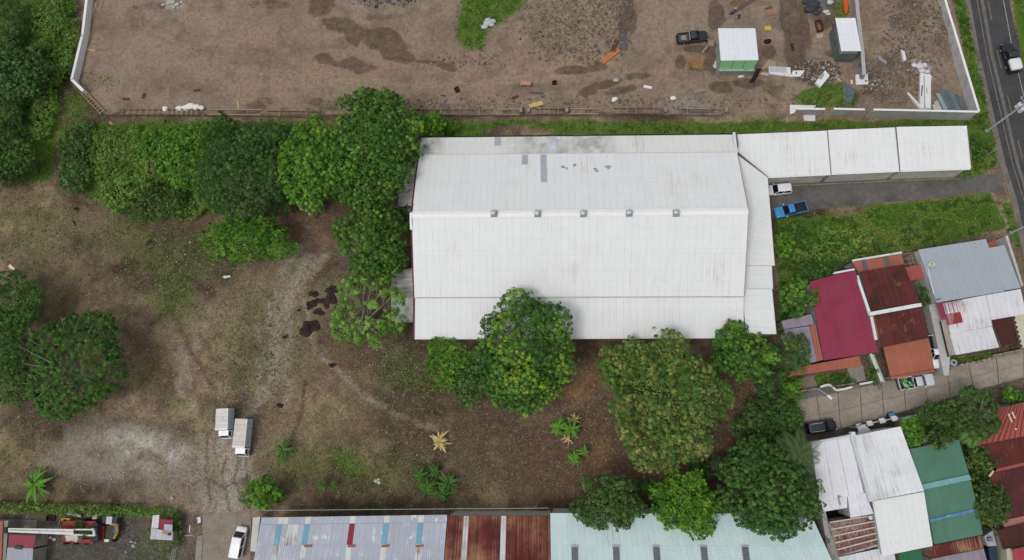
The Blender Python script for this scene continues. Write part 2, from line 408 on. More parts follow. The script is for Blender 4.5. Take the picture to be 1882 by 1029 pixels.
# grass, damp and stony masks (finer edges come from the material)
grass = np.zeros_like(GX); damp_dark = np.zeros_like(GX); stony = np.zeros_like(GX)
def gr(msk, k=1.0):
    global grass; grass = np.maximum(grass, msk * k)
gr(ppoly(wx, wy, [(760, 222), (1000, 220), (1450, 222), (1790, 218), (1796, 250), (1350, 250), (776, 255)], 5), .8)
gr(ppoly(wx, wy, [(1428, 402), (1520, 386), (1640, 375), (1815, 356), (1850, 420), (1640, 465), (1500, 490), (1500, 520), (1428, 600)], 6), 1.25)
gr(pblob(wx, wy, 1500, 395, 50, 12, -5, .6), -.5) if False else None
gr(ppoly(PX, PY, [(1738, -60), (1772, -60), (1826, 240), (1834, 300), (1790, 330), (1780, 230), (1800, 210)], 3), .95)
gr(ppoly(PX, PY, [(1852, -60), (1990, -60), (1990, 300), (1905, 250), (1884, 150)], 3), .95)
gr(ppoly(PX, PY, [(1838, 370), (1862, 370), (1880, 470), (1860, 440)], 3), .8)
gr(ppoly(wx, wy, [(850, -20), (955, -20), (970, 10), (925, 45), (900, 55), (885, 90), (855, 92), (840, 70), (842, 20)], 16), 1)
gr(ppoly(wx, wy, [(1460, 180), (1490, 160), (1550, 150), (1575, 180), (1570, 200), (1480, 200)], 12), .95)
gr(ppoly(wx, wy, [(-80, -80), (150, -80), (125, 120), (110, 200), (95, 330), (-80, 350)], 14), .9)
gr(ppoly(wx, wy, [(100, 222), (760, 222), (760, 330), (560, 330), (380, 400), (250, 410), (110, 330)], 10), .75)
gr(pblob(wx, wy, 330, 480, 130, 70, 0, .7), .52); gr(pblob(wx, wy, 320, 545, 60, 50, 0, .6), .55); gr(pblob(wx, wy, 240, 430, 70, 40, 0, .6), .5)
gr(pblob(wx, wy, 640, 850, 60, 26, 30, .6), .62); gr(pblob(wx, wy, 560, 850, 80, 40, 0, .7), .5); gr(pblob(wx, wy, 480, 640, 130, 150, 0, .8), .42)
gr(pblob(wx, wy, 800, 700, 60, 40, 0, .7), .5); gr(pblob(wx, wy, 700, 860, 220, 60, 0, .7), .4); gr(pblob(wx, wy, 60, 420, 120, 90, 0, .7), .45); gr(pblob(wx, wy, 850, 630, 60, 12, 0, .6), .5)
gr(pblob(wx, wy, 40, 800, 90, 60, 0, .7), .42); gr(pblob(wx, wy, 290, 1000, 60, 40, 0, .7), .5); gr(pblob(wx, wy, 190, 148, 40, 20, 0, .7), .5); gr(pblob(wx, wy, 140, 200, 40, 40, 0, .7), .62)
gr(ppoly(wx, wy, [(1497, 690), (1558, 678), (1566, 706), (1502, 712)], 3), .8); gr(ppoly(wx, wy, [(1744, 655), (1820, 642), (1822, 655), (1750, 668)], 2), .8)
gr(ppoly(wx, wy, [(1590, 675), (1612, 670), (1622, 700), (1600, 704)], 3), .7); gr(pblob(wx, wy, 1700, 560, 10, 60, -15, .5), .75)
gr(ppoly(wx, wy, [(1640, 770), (1800, 735), (1860, 830), (1860, 1000), (1800, 1000), (1770, 820), (1660, 830)], 8), .75)
gr(ppoly(wx, wy, [(1428, 600), (1475, 640), (1475, 830), (1428, 830)], 8), .7)
gr(pblob(wx, wy, 1545, 15, 14, 22, 0, .5), .8); gr(pblob(wx, wy, 1420, 165, 26, 14, 0, .6), .45); gr(pblob(wx, wy, 700, 85, 160, 10, 25, .6), .35)
bare = np.maximum(pblob(wx, wy, 1500, 393, 45, 10, -5, .6), np.maximum(pblob(wx, wy, 950, 240, 60, 9, 0, .6), pblob(wx, wy, 1560, 388, 40, 5, -5, .6)))
grass = grass * (1 - .75 * bare)
def dp(msk, k=1.0):
    global damp_dark; damp_dark = np.maximum(damp_dark, msk * k)
dp(ppoly(wx, wy, [(570, -20), (620, -20), (622, 15), (600, 28), (578, 30), (562, 20)], 11))
dp(ppoly(wx, wy, [(588, 32), (640, 36), (670, 48), (700, 50), (730, 62), (760, 96), (768, 105), (735, 115), (706, 108), (700, 95), (680, 90), (664, 72), (655, 84), (640, 80), (632, 66), (605, 58)], 11))
dp(ppoly(wx, wy, [(580, 100), (605, 94), (612, 112), (650, 102), (670, 112), (700, 122), (662, 138), (635, 126), (590, 118)], 10)); dp(-pblob(wx, wy, 597, 105, 9, 6) + 0, 0)
dp(pline(wx, wy, [(770, 108), (800, 112), (840, 128)], 5), .7); dp(pblob(wx, wy, 825, 125, 20, 8, 15), .8); dp(pblob(wx, wy, 1105, 118, 20, 8, 25), .75)
for a in [(1080, 168, 18, 8, -8), (1120, 150, 30, 6, -12), (1175, 140, 20, 6, 0), (1140, 165, 30, 6, -5), (1060, 128, 40, 7, -5), (1325, 160, 20, 9, 0), (1150, 30, 12, 40, 8), (1165, 40, 8, 20, 0), (1312, 30, 14, 24, 0), (1280, 90, 26, 8, 0), (1310, 105, 14, 30, 0), (1375, 150, 30, 8, 0), (1248, 118, 10, 14, 0), (1440, 15, 10, 40, 0), (1460, 70, 20, 60, 0), (1475, 30, 6, 60, -12), (1515, 20, 26, 26, 0), (1410, 95, 12, 10, 0), (1540, 100, 24, 10, 0), (1460, 50, 10, 60, -8)]: dp(pblob(wx, wy, a[0], a[1], a[2] * 1.15, a[3] * 1.15, a[4], .6), 1.0)
for a in [(495, 6, 60, 10), (275, 10, 60, 7), (1660, 30, 50, 40), (1640, 130, 50, 40), (1600, 180, 60, 18), (1420, 160, 30, 20), (700, 30, 50, 8), (480, 190, 40, 16), (590, 190, 40, 14)]: dp(pblob(wx, wy, *a, 0, .6), .6)
for a in [(380, 640, 40, 10, 60), (440, 730, 30, 14, 0), (395, 760, 20, 40, 0), (470, 760, 30, 40, 0), (450, 900, 20, 40, 0), (250, 890, 150, 14, 0), (1150, 880, 100, 20, 0), (1380, 720, 40, 40, 0), (60, 300, 60, 40, 0), (300, 375, 60, 20, 0)]: dp(pblob(wx, wy, a[0], a[1], a[2], a[3], a[4], .6), .55)  # darker patches on the lot, drawn through the same mask
def sto(msk, k=1.0):
    global stony; stony = np.maximum(stony, msk * k)
for a in [(1060, 50, 110, 65), (1680, 70, 75, 90), (1640, 160, 60, 40), (500, 140, 160, 60), (750, 70, 80, 40), (1000, 190, 500, 18), (1500, 100, 70, 60), (480, 190, 260, 22), (110, 180, 40, 60), (290, 860, 130, 60), (410, 820, 90, 110), (680, 640, 70, 80), (1120, 860, 60, 60), (300, 500, 200, 140), (1370, 700, 50, 60), (350, 970, 30, 60), (200, 1010, 120, 30), (860, 100, 100, 25)]: sto(pblob(wx, wy, *a, 0, .6))
edge_d = np.maximum.reduce([-124 - GX, GX - 86, -30 - GY, GY - 92, np.zeros_like(GX)]); fe = sm(0, 6, edge_d)[..., None]; col = col * (1 - fe) + L3('#6a5d4b') * fe
nv = GX.size
me = bpy.data.meshes.new('ground')
nyy, nxx = GX.shape
me.vertices.add(nv); me.vertices.foreach_set('co', np.stack([GX, GY, GZ], -1).astype(np.float32).ravel())
ii = (np.arange(nyy - 1)[:, None] * nxx + np.arange(nxx - 1)[None]).ravel()
quads = np.stack([ii, ii + 1, ii + 1 + nxx, ii + nxx], -1)
me.loops.add(quads.size); me.loops.foreach_set('vertex_index', quads.ravel().astype(np.int32))
me.polygons.add(len(quads)); me.polygons.foreach_set('loop_start', (np.arange(len(quads)) * 4).astype(np.int32))
me.polygons.foreach_set('use_smooth', np.ones(len(quads), bool))
me.update(calc_edges=True)
ca = me.color_attributes.new('soil', 'FLOAT_COLOR', 'POINT')
ca.data.foreach_set('color', np.concatenate([col, np.ones_like(col[..., :1])], -1).astype(np.float32).ravel())
cb = me.color_attributes.new('cover', 'FLOAT_COLOR', 'POINT')
cb.data.foreach_set('color', np.stack([grass, damp_dark, stony, (1 - .62 * site[..., 0]) * (1 - .45 * pblob(wx, wy, 250, 830, 110, 45, 0, .5))], -1).astype(np.float32).ravel())
b = NB('soil_and_grass')
A1 = b.n('VertexColor', layer_name='soil').outputs[0]
sp = b.n('SeparateColor'); b.l(b.n('VertexColor', layer_name='cover').outputs[0], sp.inputs[0])
gR, gD, gS = sp.outputs
n1, n2, n3, n4 = b.noise(.28, 6, rough=.6), b.noise(1.3, 6, rough=.65), b.noise(5.5, 4, rough=.7), b.noise(16, 2)
amp = b.n('VertexColor', layer_name='cover').outputs[1]
n5 = b.noise(2.7, 3, rough=.6)
c = b.scalec(A1, b.math('ADD', b.mapr(n2, .3, .7, .74, 1.26), b.math('MULTIPLY', amp, b.math('ADD', b.mapr(n3, .36, .64, -.28, .28), b.mapr(n5, .38, .62, -.20, .20)))))
c = b.mix(b.math('MULTIPLY', amp, b.mapr(b.noise(2.3, 6, rough=.8), .53, .64, 0, .5)), c, lin('#3d3022'))
c = b.mix(b.math('MULTIPLY', amp, b.mapr(b.noise(3.1, 5, rough=.8), .56, .66, 0, .55)), c, lin('#a89a80'))
c = b.mix(b.mapr(b.math('ADD', n1, b.math('MULTIPLY', n3, .25)), .64, .76, 0, .3), c, lin('#4a3d2f'))          # darker clods
c = b.mix(b.mapr(b.math('ADD', b.noise(.8, 5, rough=.7), b.math('MULTIPLY', n4, .2)), .66, .8, 0, .5), c, lin('#8f8371'))    # dry crumbs
dm = b.mapr(b.math('ADD', gD, b.math('ADD', b.math('MULTIPLY', b.math('SUBTRACT', b.noise(.45, 7, rough=.7), .5), 1.5), b.math('MULTIPLY', b.math('SUBTRACT', n2, .5), .9))), .44, .66)
c = b.mix(b.math('MULTIPLY', dm, b.mapr(b.noise(.7, 6, rough=.75), .3, .65, .45, .9)), c, b.scalec(lin('#54463c'), b.math('MULTIPLY', b.mapr(n3, .3, .7, .75, 1.2), b.mapr(n2, .3, .7, .75, 1.25))))
vo = b.n('TexVoronoi'); vo.inputs['Scale'].default_value = 2.6; b.l(b.pos(), vo.inputs['Vector'])
vs2 = b.n('SeparateColor'); b.l(vo.outputs['Color'], vs2.inputs[0])
peb = b.math('MULTIPLY', b.mapr(vo.outputs['Distance'], .10, .16, 1, 0), b.mapr(b.math('ADD', vs2.outputs[0], b.math('MULTIPLY', gS, .33)), .86, .9, 0, 1))
c = b.mix(b.math('MULTIPLY', peb, .75), c, b.scalec(lin('#aaa195'), b.mapr(vs2.outputs[1], 0, 1, .45, 1.1)))
gm = b.mapr(b.math('ADD', gR, b.math('MULTIPLY', b.math('SUBTRACT', b.math('ADD', b.math('MULTIPLY', n2, .6), b.math('MULTIPLY', n3, .4)), .5), 1.5)), .47, .72)
gcol = b.mix(b.mapr(b.noise(.6, 5), .35, .65), lin('#45641f'), lin('#5c752c'))
gcol = b.mix(b.mapr(n3, .52, .72, 0, .8), gcol, lin('#28400f'))
gcol = b.mix(b.mapr(b.noise(.21, 4), .54, .7, 0, .4), gcol, lin('#66702f'))
c = b.mix(b.math('MULTIPLY', gm, .92), c, gcol)
b.bump(b.math('ADD', b.math('MULTIPLY', n2, .7), b.math('ADD', b.math('MULTIPLY', n3, .5), b.math('MULTIPLY', peb, .3))), .55, .12)
ground_m = b.out(c, .95, 0, .12)
go = link('ground', me, ground_m); go['kind'] = 'structure'

# ================================================================== ROADS AND PAVING
def pavemat(name, base, dark, crack=.4, scale=.5, patchc=None):
    b = NB(name)
    n1, n2, n3 = b.noise(scale, 6, rough=.65), b.noise(scale * 6, 5, rough=.65), b.noise(22, 2)
    c = b.scalec(lin(base), b.math('ADD', b.mapr(n2, .25, .75, .78, 1.2), b.mapr(n3, .3, .7, -.12, .12)))
    c = b.mix(b.mapr(n1, .45, .68, 0, .8), c, lin(dark))
    if patchc: c = b.mix(b.mapr(b.noise(scale * 1.7, 6, rough=.7), .58, .72, 0, .8), c, lin(patchc))
    v = b.n('TexVoronoi', feature='DISTANCE_TO_EDGE'); v.inputs['Scale'].default_value = .16
    wv = b.n('VectorMath', operation='ADD'); nn = b.n('TexNoise'); nn.inputs['Scale'].default_value = .7; nn.inputs['Detail'].default_value = 5; b.l(b.pos(), nn.inputs['Vector'])
    s2 = b.n('VectorMath', operation='SCALE'); b.l(nn.outputs['Color'], s2.inputs[0]); s2.inputs['Scale'].default_value = 2.2
    b.l(b.pos(), wv.inputs[0]); b.l(s2.outputs[0], wv.inputs[1]); b.l(wv.outputs[0], v.inputs['Vector'])
    ck = b.math('MULTIPLY', b.mapr(v.outputs['Distance'], .002, .008, 1, 0), b.mapr(n1, .45, .6, 0, crack * .55))
    c = b.mix(ck, c, lin('#2b2723'))
    b.bump(b.math('ADD', n2, n3), .3, .02)
    return b.out(c, .9, 0, .2)
LE = [(1764, -50), (1772, 0), (1790, 100), (1802, 150), (1823, 240), (1837, 300), (1858, 367), (1880, 465), (1905, 580)]
def off(l, d, k=0.0): return [(x + d + k * i, y) for i, (x, y) in enumerate(l)]
asph = pavemat('worn_asphalt', '#48484a', '#3b3b3e', .4, .35, '#525152')
ribbon('road_shoulder', off(LE, 0), off(LE, 14), .004, pavemat('dusty_shoulder', '#77706a', '#625a50', .2))
ribbon('road', off(LE, 11), off(LE, 82, 1.0), .010, asph, 4)
lm = mat('#8f8a78', .8, .3, 3, .35, '#5a5856')
ribbon('edge_line', off(LE, 23), off(LE, 24.4), .015, mat('#857b66', .8, .3, 3, .5, '#5a5856'))
ribbon('edge_line', off(LE, 71, .6), off(LE, 72.3, .6), .015, mat('#a09c92', .8, .3, 3, .4, '#5a5856'))
def lerpl(l, y):
    for (x0, y0), (x1, y1) in zip(l[:-1], l[1:]):
        if y0 <= y <= y1: return x0 + (x1 - x0) * (y - y0) / (y1 - y0)
    return l[-1][0]
for k, y in enumerate((2, 92, 176, 258, 338)):
    a, c2 = lerpl(LE, y) + 43, lerpl(LE, y + 34) + 43.4
    ribbon('centre_dash', [(a, y), (c2, y + 34)], [(a + 1.5, y), (c2 + 1.5, y + 34)], .015, mat('#8c7a4c', .8, .3, 3, .4, '#5a5856'))
ribbon('patch_band', off(LE, 30), off(LE, 36), .013, mat('#6f6a64', .9, .25, 1.5, .3, '#55524f'))
# driveway from the road to the warehouse
drv = pavemat('stained_drive', '#66635f', '#4c4a47', .6, .3, '#7a7772')
D0 = [(1405, 342), (1500, 335), (1600, 331), (1700, 327), (1800, 322), (1842, 318)]
D1 = [(1412, 400), (1500, 384), (1600, 375), (1700, 365), (1800, 354), (1846, 354)]
ribbon('driveway', D0, D1, .035, drv, 4)
sw = [(1440, 327), (1540, 323), (1640, 318), (1760, 314)]
ribbon('side_path', sw, [(x, y + 5) for x, y in sw], .11, pavemat('path_concrete', '#807a70', '#655d52'))
mb = MB()
for (a, c2) in zip(sw[:-1], sw[1:]): mb.beam(W(a[0], a[1] + 14.5, .12), W(c2[0], c2[1] + 14.5, .12), .22, .26)
o = mb.build('kerb', mat('#827a63', .9, .25, 2, .3)); o['kind'] = 'structure'
# residential street of concrete slabs
st = pavemat('street_concrete', '#9c9184', '#857b6f', .6, .3, '#a8a298')
S0 = [(1462, 737), (1540, 722), (1620, 704), (1700, 691), (1780, 668), (1882, 645), (1960, 625)]
S1 = [(1478, 800), (1545, 787), (1625, 765), (1705, 742), (1790, 718), (1882, 692), (1960, 670)]
sb = ribbon('street', S0, S1, .004, pavemat('street_bed', '#4d463d', '#3c362f'))
def ptl(l, t):
    t *= len(l) - 1; i = min(int(t), len(l) - 2); f = t - i
    return (l[i][0] * (1 - f) + l[i + 1][0] * f, l[i][1] * (1 - f) + l[i + 1][1] * f)
for i in range(12):
    for j in range(2):
        t0, t1 = i / 12 + .0012, (i + 1) / 12 - .0012
        v0, v1 = j / 2 + .004, (j + 1) / 2 - .004
        q = []
        for t, v in ((t0, v0), (t1, v0), (t1, v1), (t0, v1)):
            a, c2 = ptl(S0, t), ptl(S1, t); q.append((a[0] + (c2[0] - a[0]) * v, a[1] + (c2[1] - a[1]) * v))
        p = pxq(q, .05); mb = MB().prism([(x.x, x.y) for x in p], 0.006, .05 + rnd.uniform(-.008, .008)); mb.build('slab', st, sb)
for name, l, dz in (('kerb', S0, .13), ('kerb', S1, .13)):
    mb = MB()
    for a, c2 in zip(l[:-1], l[1:]): mb.beam(W(a[0], a[1], dz / 2), W(c2[0], c2[1], dz / 2), .16, dz)
    o = mb.build(name, mat('#8b8478', .9, .2, 2, .3)); o['kind'] = 'structure'
vg = [(1462, 737), (1540, 722), (1620, 704), (1700, 691)]
ribbon('verge_paving', [(1445, 724), (1500, 716), (1600, 703), (1645, 697)], [(x, y - 1) for x, y in vg], .05, pavemat('verge', '#75706a', '#58544c', .5))
ribbon('verge_paving', [(1708, 688), (1780, 664), (1882, 641)], [(1708, 693), (1780, 670), (1882, 647)], .05, pavemat('verge_b', '#7d766c', '#5f5a4c', .5))
ribbon('verge_paving', [(1545, 790), (1625, 768), (1705, 745), (1800, 719)], [(1550, 806), (1628, 782), (1708, 757), (1806, 728)], .06, pavemat('verge_c', '#5d5952', '#45413a', .5))
ribbon('parking_pad', [(1478, 800), (1550, 787)], [(1483, 822), (1556, 806)], .055, pavemat('pad', '#6c6054', '#564a40', .5))
# lane at the bottom
ribbon('lane', [(372, 946), (372, 985), (366, 1060)], [(460, 938), (462, 985), (460, 1060)], .03, pavemat('lane_concrete', '#8b8075', '#796e63', .6, .3), 3)
ribbon('lane_kerb', [(362, 985), (356, 1060)], [(373, 983), (368, 1060)], .12, pavemat('kerb_concrete', '#8d8981', '#77736a', .3))

# ================================================================== MAIN WAREHOUSE
white_sheet = sheetmat('white_roof_sheet', '#dedfde', '#c8c4bb', .13, .17, .012, .5, grain=.02)
white_north = sheetmat('white_roof_sheet_weathered', '#d8d9d4', '#bab7af', .14, .15, .012, .5, patch=0, grain=.03)
cool_sheet = sheetmat('pale_roof_sheet', '#dcdee2', '#cbcdd2', .08, .2, .012, .5, grain=.02)
wall_w = mat('#b9b5ab', .85, .15, .8, .2, '#77706a')
white_trim = mat('#e4e4e2', .6, .06, 1.5)
maroon = mat('#5b2430', .6, .2, 1.5)
grey_metal = mat('#8f9298', .5, .12, 2)
dark_gap = mat('#2a2627', .8, .1, 2)
R = {'a0': Vector((-26.85, 48.05, 5.5)), 'b0': Vector((25.8, 46.3, 5.5)), 'a1': Vector((-26.85, 44.5, 6.3)), 'b1': Vector((25.8, 42.8, 6.3)),
     'a2': Vector((-26.85, 32.85, 10)), 'b2': Vector((26.05, 31.75, 10)), 'a3': Vector((-26.85, 19.8, 6.55)), 'b3': Vector((25.25, 19.0, 6.55)),
     'a4': Vector((-27.05, 13.35, 5.2)), 'b4': Vector((25.2, 12.9, 5.2))}
wh = thing('warehouse', 'huge white sheet-roofed warehouse with a row of five ridge vents', 'warehouse', (0, 30.5, 0))
up = Vector((0, 0, .1))
NCOL = 48
sheets(wh, (R['a1'] + up, R['b1'] + up, R['b0'], R['a0']), NCOL, 1, white_north, 4)
sheets(wh, (R['a2'], R['b2'], R['b1'] + up * 1.4, R['a1'] + up * 1.4), NCOL, 2, white_sheet, 4)
sheets(wh, (R['a2'], R['b2'], R['b3'] + up * 1.6, R['a3'] + up * 1.6), NCOL, 2, white_sheet, 4)
sheets(wh, (R['a3'], R['b3'], R['b4'], R['a4']), NCOL, 1, white_sheet, 4)
mb = MB()
for k in (('a2', 'b2'),):
    a, c2 = R[k[0]], R[k[1]]
    for s in (-1, 1):
        mb.add([a + Vector((0, 0, .12)), c2 + Vector((0, 0, .12)), c2 + Vector((0, s * .55, -.06)), a + Vector((0, s * .55, -.06))], [(0, 1, 2, 3)])
mb.build('ridge_cap', white_trim, wh)
xy = [R[k] for k in ('a0', 'b0', 'b1', 'b2', 'b3', 'b4', 'a4', 'a3', 'a2', 'a1')]
pts = [(p.x * .992, (p.y - 30.5) * .985 + 30.5) for p in xy]
MB().prism(pts, -.1, [p.z - .25 for p in xy]).build('wall', wall_w, wh)
for (p, q) in (('a1', 'a2'), ('a2', 'a3'), ('a0', 'a1'), ('a3', 'a4')):
    MB().beam(R[p] + Vector((-.10, 0, -.13)), R[q] + Vector((-.10, 0, -.13)), .34, .32).build('fascia', maroon, wh)
for (p, q) in (('b1', 'b2'), ('b2', 'b3')):
    MB().beam(R[p] + Vector((.06, 0, .06)), R[q] + Vector((.06, 0, .06)), .14, .08).build('rake_trim', mat('#9b988f', .7, .2, 2), wh)
MB().beam(R['a2'] + Vector((-.2, .3, .06)), R['a2'] + Vector((-.2, -2.4, -.55)), .34, .12).build('flashing', white_trim, wh)
for (p, q, s) in (('a0', 'b0', 1), ('a4', 'b4', -1)):
    mb = MB(); mb.beam(R[p] + Vector((0, s * .12, -.12)), R[q] + Vector((0, s * .12, -.12)), .2, .03)
    for e in (-1, 1): mb.beam(R[p] + Vector((0, s * .12 + e * .1, -.06)), R[q] + Vector((0, s * .12 + e * .1, -.06)), .02, .14)
    mb.build('gutter', white_trim if s < 0 else dark_gap, wh)
for (p, q) in (('a1', 'b1'), ('a3', 'b3')):
    MB().beam(R[p] + Vector((0, .1 if p == 'a1' else -.1, .09)), R[q] + Vector((0, .1 if p == 'a1' else -.1, .09)), .12, .05).build('lap_flashing', mat('#c2c0ba', .7, .2, 1.2), wh)
NS = (R['b2'] - R['a2']).cross(R['a1'] - R['a2']).normalized()
for px, py in ((908, 393), (988, 393), (1072, 393), (1156, 392), (1242, 392)):
    v = RAYPLANE(px, py, R['a2'], Vector((0, 0, 1)))
    t = MB().box((v.x, v.y, 10.1), (.95, 1.0, .5)).build('vent_base', grey_metal, wh)
    n = 12; mb = MB()
    mb.tube([(v.x, v.y, 10.3), (v.x, v.y, 10.75)], .3, 12)
    mb.tube([(v.x, v.y, 10.72), (v.x, v.y, 10.82), (v.x, v.y, 11.05), (v.x, v.y, 11.15)], [.36, .46, .4, .12], 12)
    mb.build('vent_cap', mat('#b4b6ba', .45, .1, 2, 0, metal=.3), wh)
def onroof(parent, pts, A, N, lift, name, m):
    q = [RAYPLANE(px, py, A + Vector((0, 0, lift)), N) for px, py in pts]
    mb = MB(); n = len(q)
    mb.add([p for p in q] + [p - Vector((0, 0, .05)) for p in q], [tuple(range(n))] + [tuple(range(n, 2 * n))[::-1]] + [(i, (i + 1) % n, n + (i + 1) % n, n + i) for i in range(n)])
    for f in range(len(mb.f)):
        pass
    return mb.build(name, m, parent)
NL = (R['b1'] - R['a1']).cross(R['a0'] - R['a1']).normalized()
greysk = mat('#a3a8b0', .35, .1, 1.2)
onroof(wh, [(909, 252), (920, 252), (920, 267), (909, 267)], R['a0'], NL, .12, 'roof_patch', greysk)
onroof(wh, [(1010, 250), (1022, 250), (1021, 282), (1011, 282)], R['a0'], NL, .12, 'roof_patch', mat('#cfd5dd', .4, .08, 1.2))
onroof(wh, [(960, 284), (970, 284), (970, 302), (959, 302)], R['a2'], NS, .12, 'roof_patch', greysk)
onroof(wh, [(993, 284), (1004, 284), (1005, 334), (994, 334)], R['a2'], NS, .12, 'roof_patch', greysk)
for q in ([(1030, 305), (1036, 304), (1040, 308), (1034, 309)], [(1052, 303), (1058, 300), (1060, 303), (1055, 307)], [(1090, 309), (1095, 308), (1101, 315), (1096, 316)], [(1110, 306), (1118, 303), (1124, 306), (1119, 311)], [(1040, 308), (1044, 307), (1043, 311), (1039, 311)]):
    onroof(wh, q, R['a2'], NS, .10, 'roof_patch', mat('#9a9ba0', .6, .2, 2))
# grimy stain on the north strip is part of its paint: flaking lichen film
b = NB('lichen_film'); pn = b.mapr(b.noise(.5, 7, rough=.7), .35, .7)
vx = b.n('SeparateXYZ'); b.l(b.pos(), vx.inputs[0])
def near(cx, r): return b.mapr(b.math('ABSOLUTE', b.math('SUBTRACT', vx.outputs[0], cx)), r * .3, r, 1, 0)
f = b.math('MULTIPLY', b.math('MAXIMUM', b.math('MULTIPLY', near(-5, 9), .7), b.math('MAXIMUM', near(2, 5), near(-26.5, 4.5))), pn)
tr = b.n('BsdfTransparent'); mx = b.n('MixShader'); b.l(b.math('MULTIPLY', f, .6), mx.inputs[0]); b.l(tr.outputs[0], mx.inputs[1]); b.l(b.b.outputs[0], mx.inputs[2])
b.out(lin('#77746e'), .9); b.l(mx.outputs[0], b.t.nodes['Material Output'].inputs['Surface'])
q = [R['a1'].lerp(R['a0'], .04), R['b1'].lerp(R['b0'], .04), R['b0'], R['a0']]
MB().add([p + Vector((0, 0, .15)) for p in q], [(0, 3, 2, 1)]).build('lichen_stain', b.m, wh)

# east lean-to roof of the warehouse
lean = thing('lean_to', 'long white lean-to roof along the east end of the warehouse', 'shed', W(1400, 450, 0))
qa = [W(1355, 284, 5.3), W(1411, 326, 5.1), W(1424, 488, 5.1), W(1371, 488, 5.3)]
sheets(lean, (qa[0], qa[3], qa[2], qa[1]), 18, 1, white_sheet, 4, .02)
qb = [W(1372, 488.5, 5.3), W(1418.5, 488.5, 5.1), W(1421, 531, 5.1), W(1367, 531, 5.3)]
sheets(lean, (qb[0], qb[3], qb[2], qb[1]), 5, 1, white_sheet, 4, .02)
qc = [W(1364, 531, 5.7), W(1419, 531, 5.45), W(1427, 614, 5.45), W(1371, 614, 5.7)]
sheets(lean, (qc[0], qc[3], qc[2], qc[1]), 7, 1, white_sheet, 4, .02)
for qq in (qa, qb, qc):
    p = inset([(v.x, v.y) for v in qq], .93); MB().prism(p, 0, [v.z - .3 for v in qq]).build('wall', wall_w, lean)
    MB().beam(qq[1] - Vector((0, 0, .1)), qq[2] - Vector((0, 0, .1)), .12, .16).build('gutter', dark_gap, lean)
MB().beam(W(1352, 276, 5.45), W(1411, 325, 5.22), .14, .06).build('valley_flashing', mat('#8d8a80', .7, .2, 2), lean)
MB().box(W(1351, 263, 6.4), (.35, 3.6, .5), .05).build('parapet', mat('#d3d5da', .7, .1, 2), lean)
MB().box(W(1354, 259, 6.0), (.2, 2.0, .9), .05).build('louvre', mat('#6b6a72', .7, .1, 2), lean)

# three-bay shed reaching to the road
bays = [([(1354, 247), (1520, 240), (1527, 320), (1411, 325.5)], 14), ([(1521.5, 239), (1645, 234), (1653, 314), (1528.5, 319.5)], 11), ([(1647.5, 233), (1775, 231), (1783, 310), (1655, 314)], 11)]
sh = thing('long_shed', 'long white three-bay shed roof running out to the road', 'shed', W(1560, 280, 0))
for k, (q, nc) in enumerate(bays):
    z = [5.4 + .06 * k, 5.4 + .06 * k, 4.4 + .06 * k, 4.4 + .06 * k]
    if k == 0:
        p5 = pxq([(1353, 247), (1520, 240), (1527, 320), (1411, 325.5), (1355, 278)], [5.4, 5.4, 4.4, 4.4, 5.0])
        sheets(sh, (p5[0].lerp(p5[1], .335), p5[1], p5[2], p5[3]), 9, 1, white_sheet, 4)
        sheets(sh, (p5[0], p5[0].lerp(p5[1], .335), p5[3], p5[4]), 5, 1, white_sheet, 4)
        wp = [p5[0], p5[1], p5[2], p5[3], p5[4]]
    else:
        p4 = pxq(q, z); sheets(sh, p4, nc, 1, white_sheet, 4); wp = p4
    MB().prism(inset([(v.x, v.y) for v in wp], .95), 0, [v.z - .3 for v in wp]).build('wall', wall_w, sh)
    e = wp[1], wp[2]
    MB().beam(e[0] + Vector((.02, 0, .05)), e[1] + Vector((.02, 0, .05)), .14, .1).build('parapet_trim', mat('#77736d' if k < 2 else '#d8d8da', .7, .15, 2), sh)
    MB().beam(wp[0] + Vector((0, .1, -.1)), wp[1] + Vector((0, .1, -.1)), .14, .2).build('fascia', mat('#4a2230', .6, .2, 2), sh)
    MB().beam(wp[2 if k else 2] + Vector((0, -.08, -.06)), wp[3] + Vector((0, -.08, -.06)), .14, .12).build('gutter', white_trim, sh)

# lean-to annexes on the west end
old_white = sheetmat('old_white_sheet', '#c9c9c2', '#98948a', .3, .3, .05, .7, spots=.9)
an = thing('annex', 'old white annex roof between warehouse gable and the mango trees', 'annex', W(745, 360, 0))
q = pxq([(737, 300), (770, 300), (757, 411), (728, 411)], [3.3, 3.9, 3.9, 3.3])
sheets(an, (q[0], q[3], q[2], q[1]), 9, 1, old_white, 4); MB().prism(inset([(v.x, v.y) for v in q], .95), 0, [v.z - .15 for v in q]).build('wall', wall_w, an)
MB().tube([W(741, 349, 4.0), W(743, 353, 3.95), W(748, 354, 3.95), W(754, 348, 4.0)], .06, 6).build('bent_pipe', mat('#5a5650', .7, .2, 2), an)
rusty = sheetmat('rusty_sheet', '#8f8b88', '#6e2f26', .5, .3, .08, .8, patch=.6, patchc='#7a2f27')
ap = thing('porch_roof', 'small rust-stained porch roof poking out below the dark mango tree', 'porch', W(712, 355, 0))
q = pxq([(696, 340), (728, 338), (727.5, 365), (696.5, 366.5)], [3.1, 3.1, 2.7, 2.7])
sheets(ap, q, 3, 1, rusty, 4)
for a in ((698, 342), (726, 340), (726, 364), (698, 365)): v = W(a[0], a[1], 2.7); MB().box((v.x, v.y, 1.3), (.12, .12, 2.6)).build('post', dark_gap, ap)
MB().beam(q[3] - Vector((0, 0, .08)), q[2] - Vector((0, 0, .08)), .1, .12).build('fascia', mat('#7fa0a6', .7, .15, 2), ap)
ac = thing('annex', 'pale annex roof under the sparse tree at the south-west gable', 'annex', W(738, 545, 0))
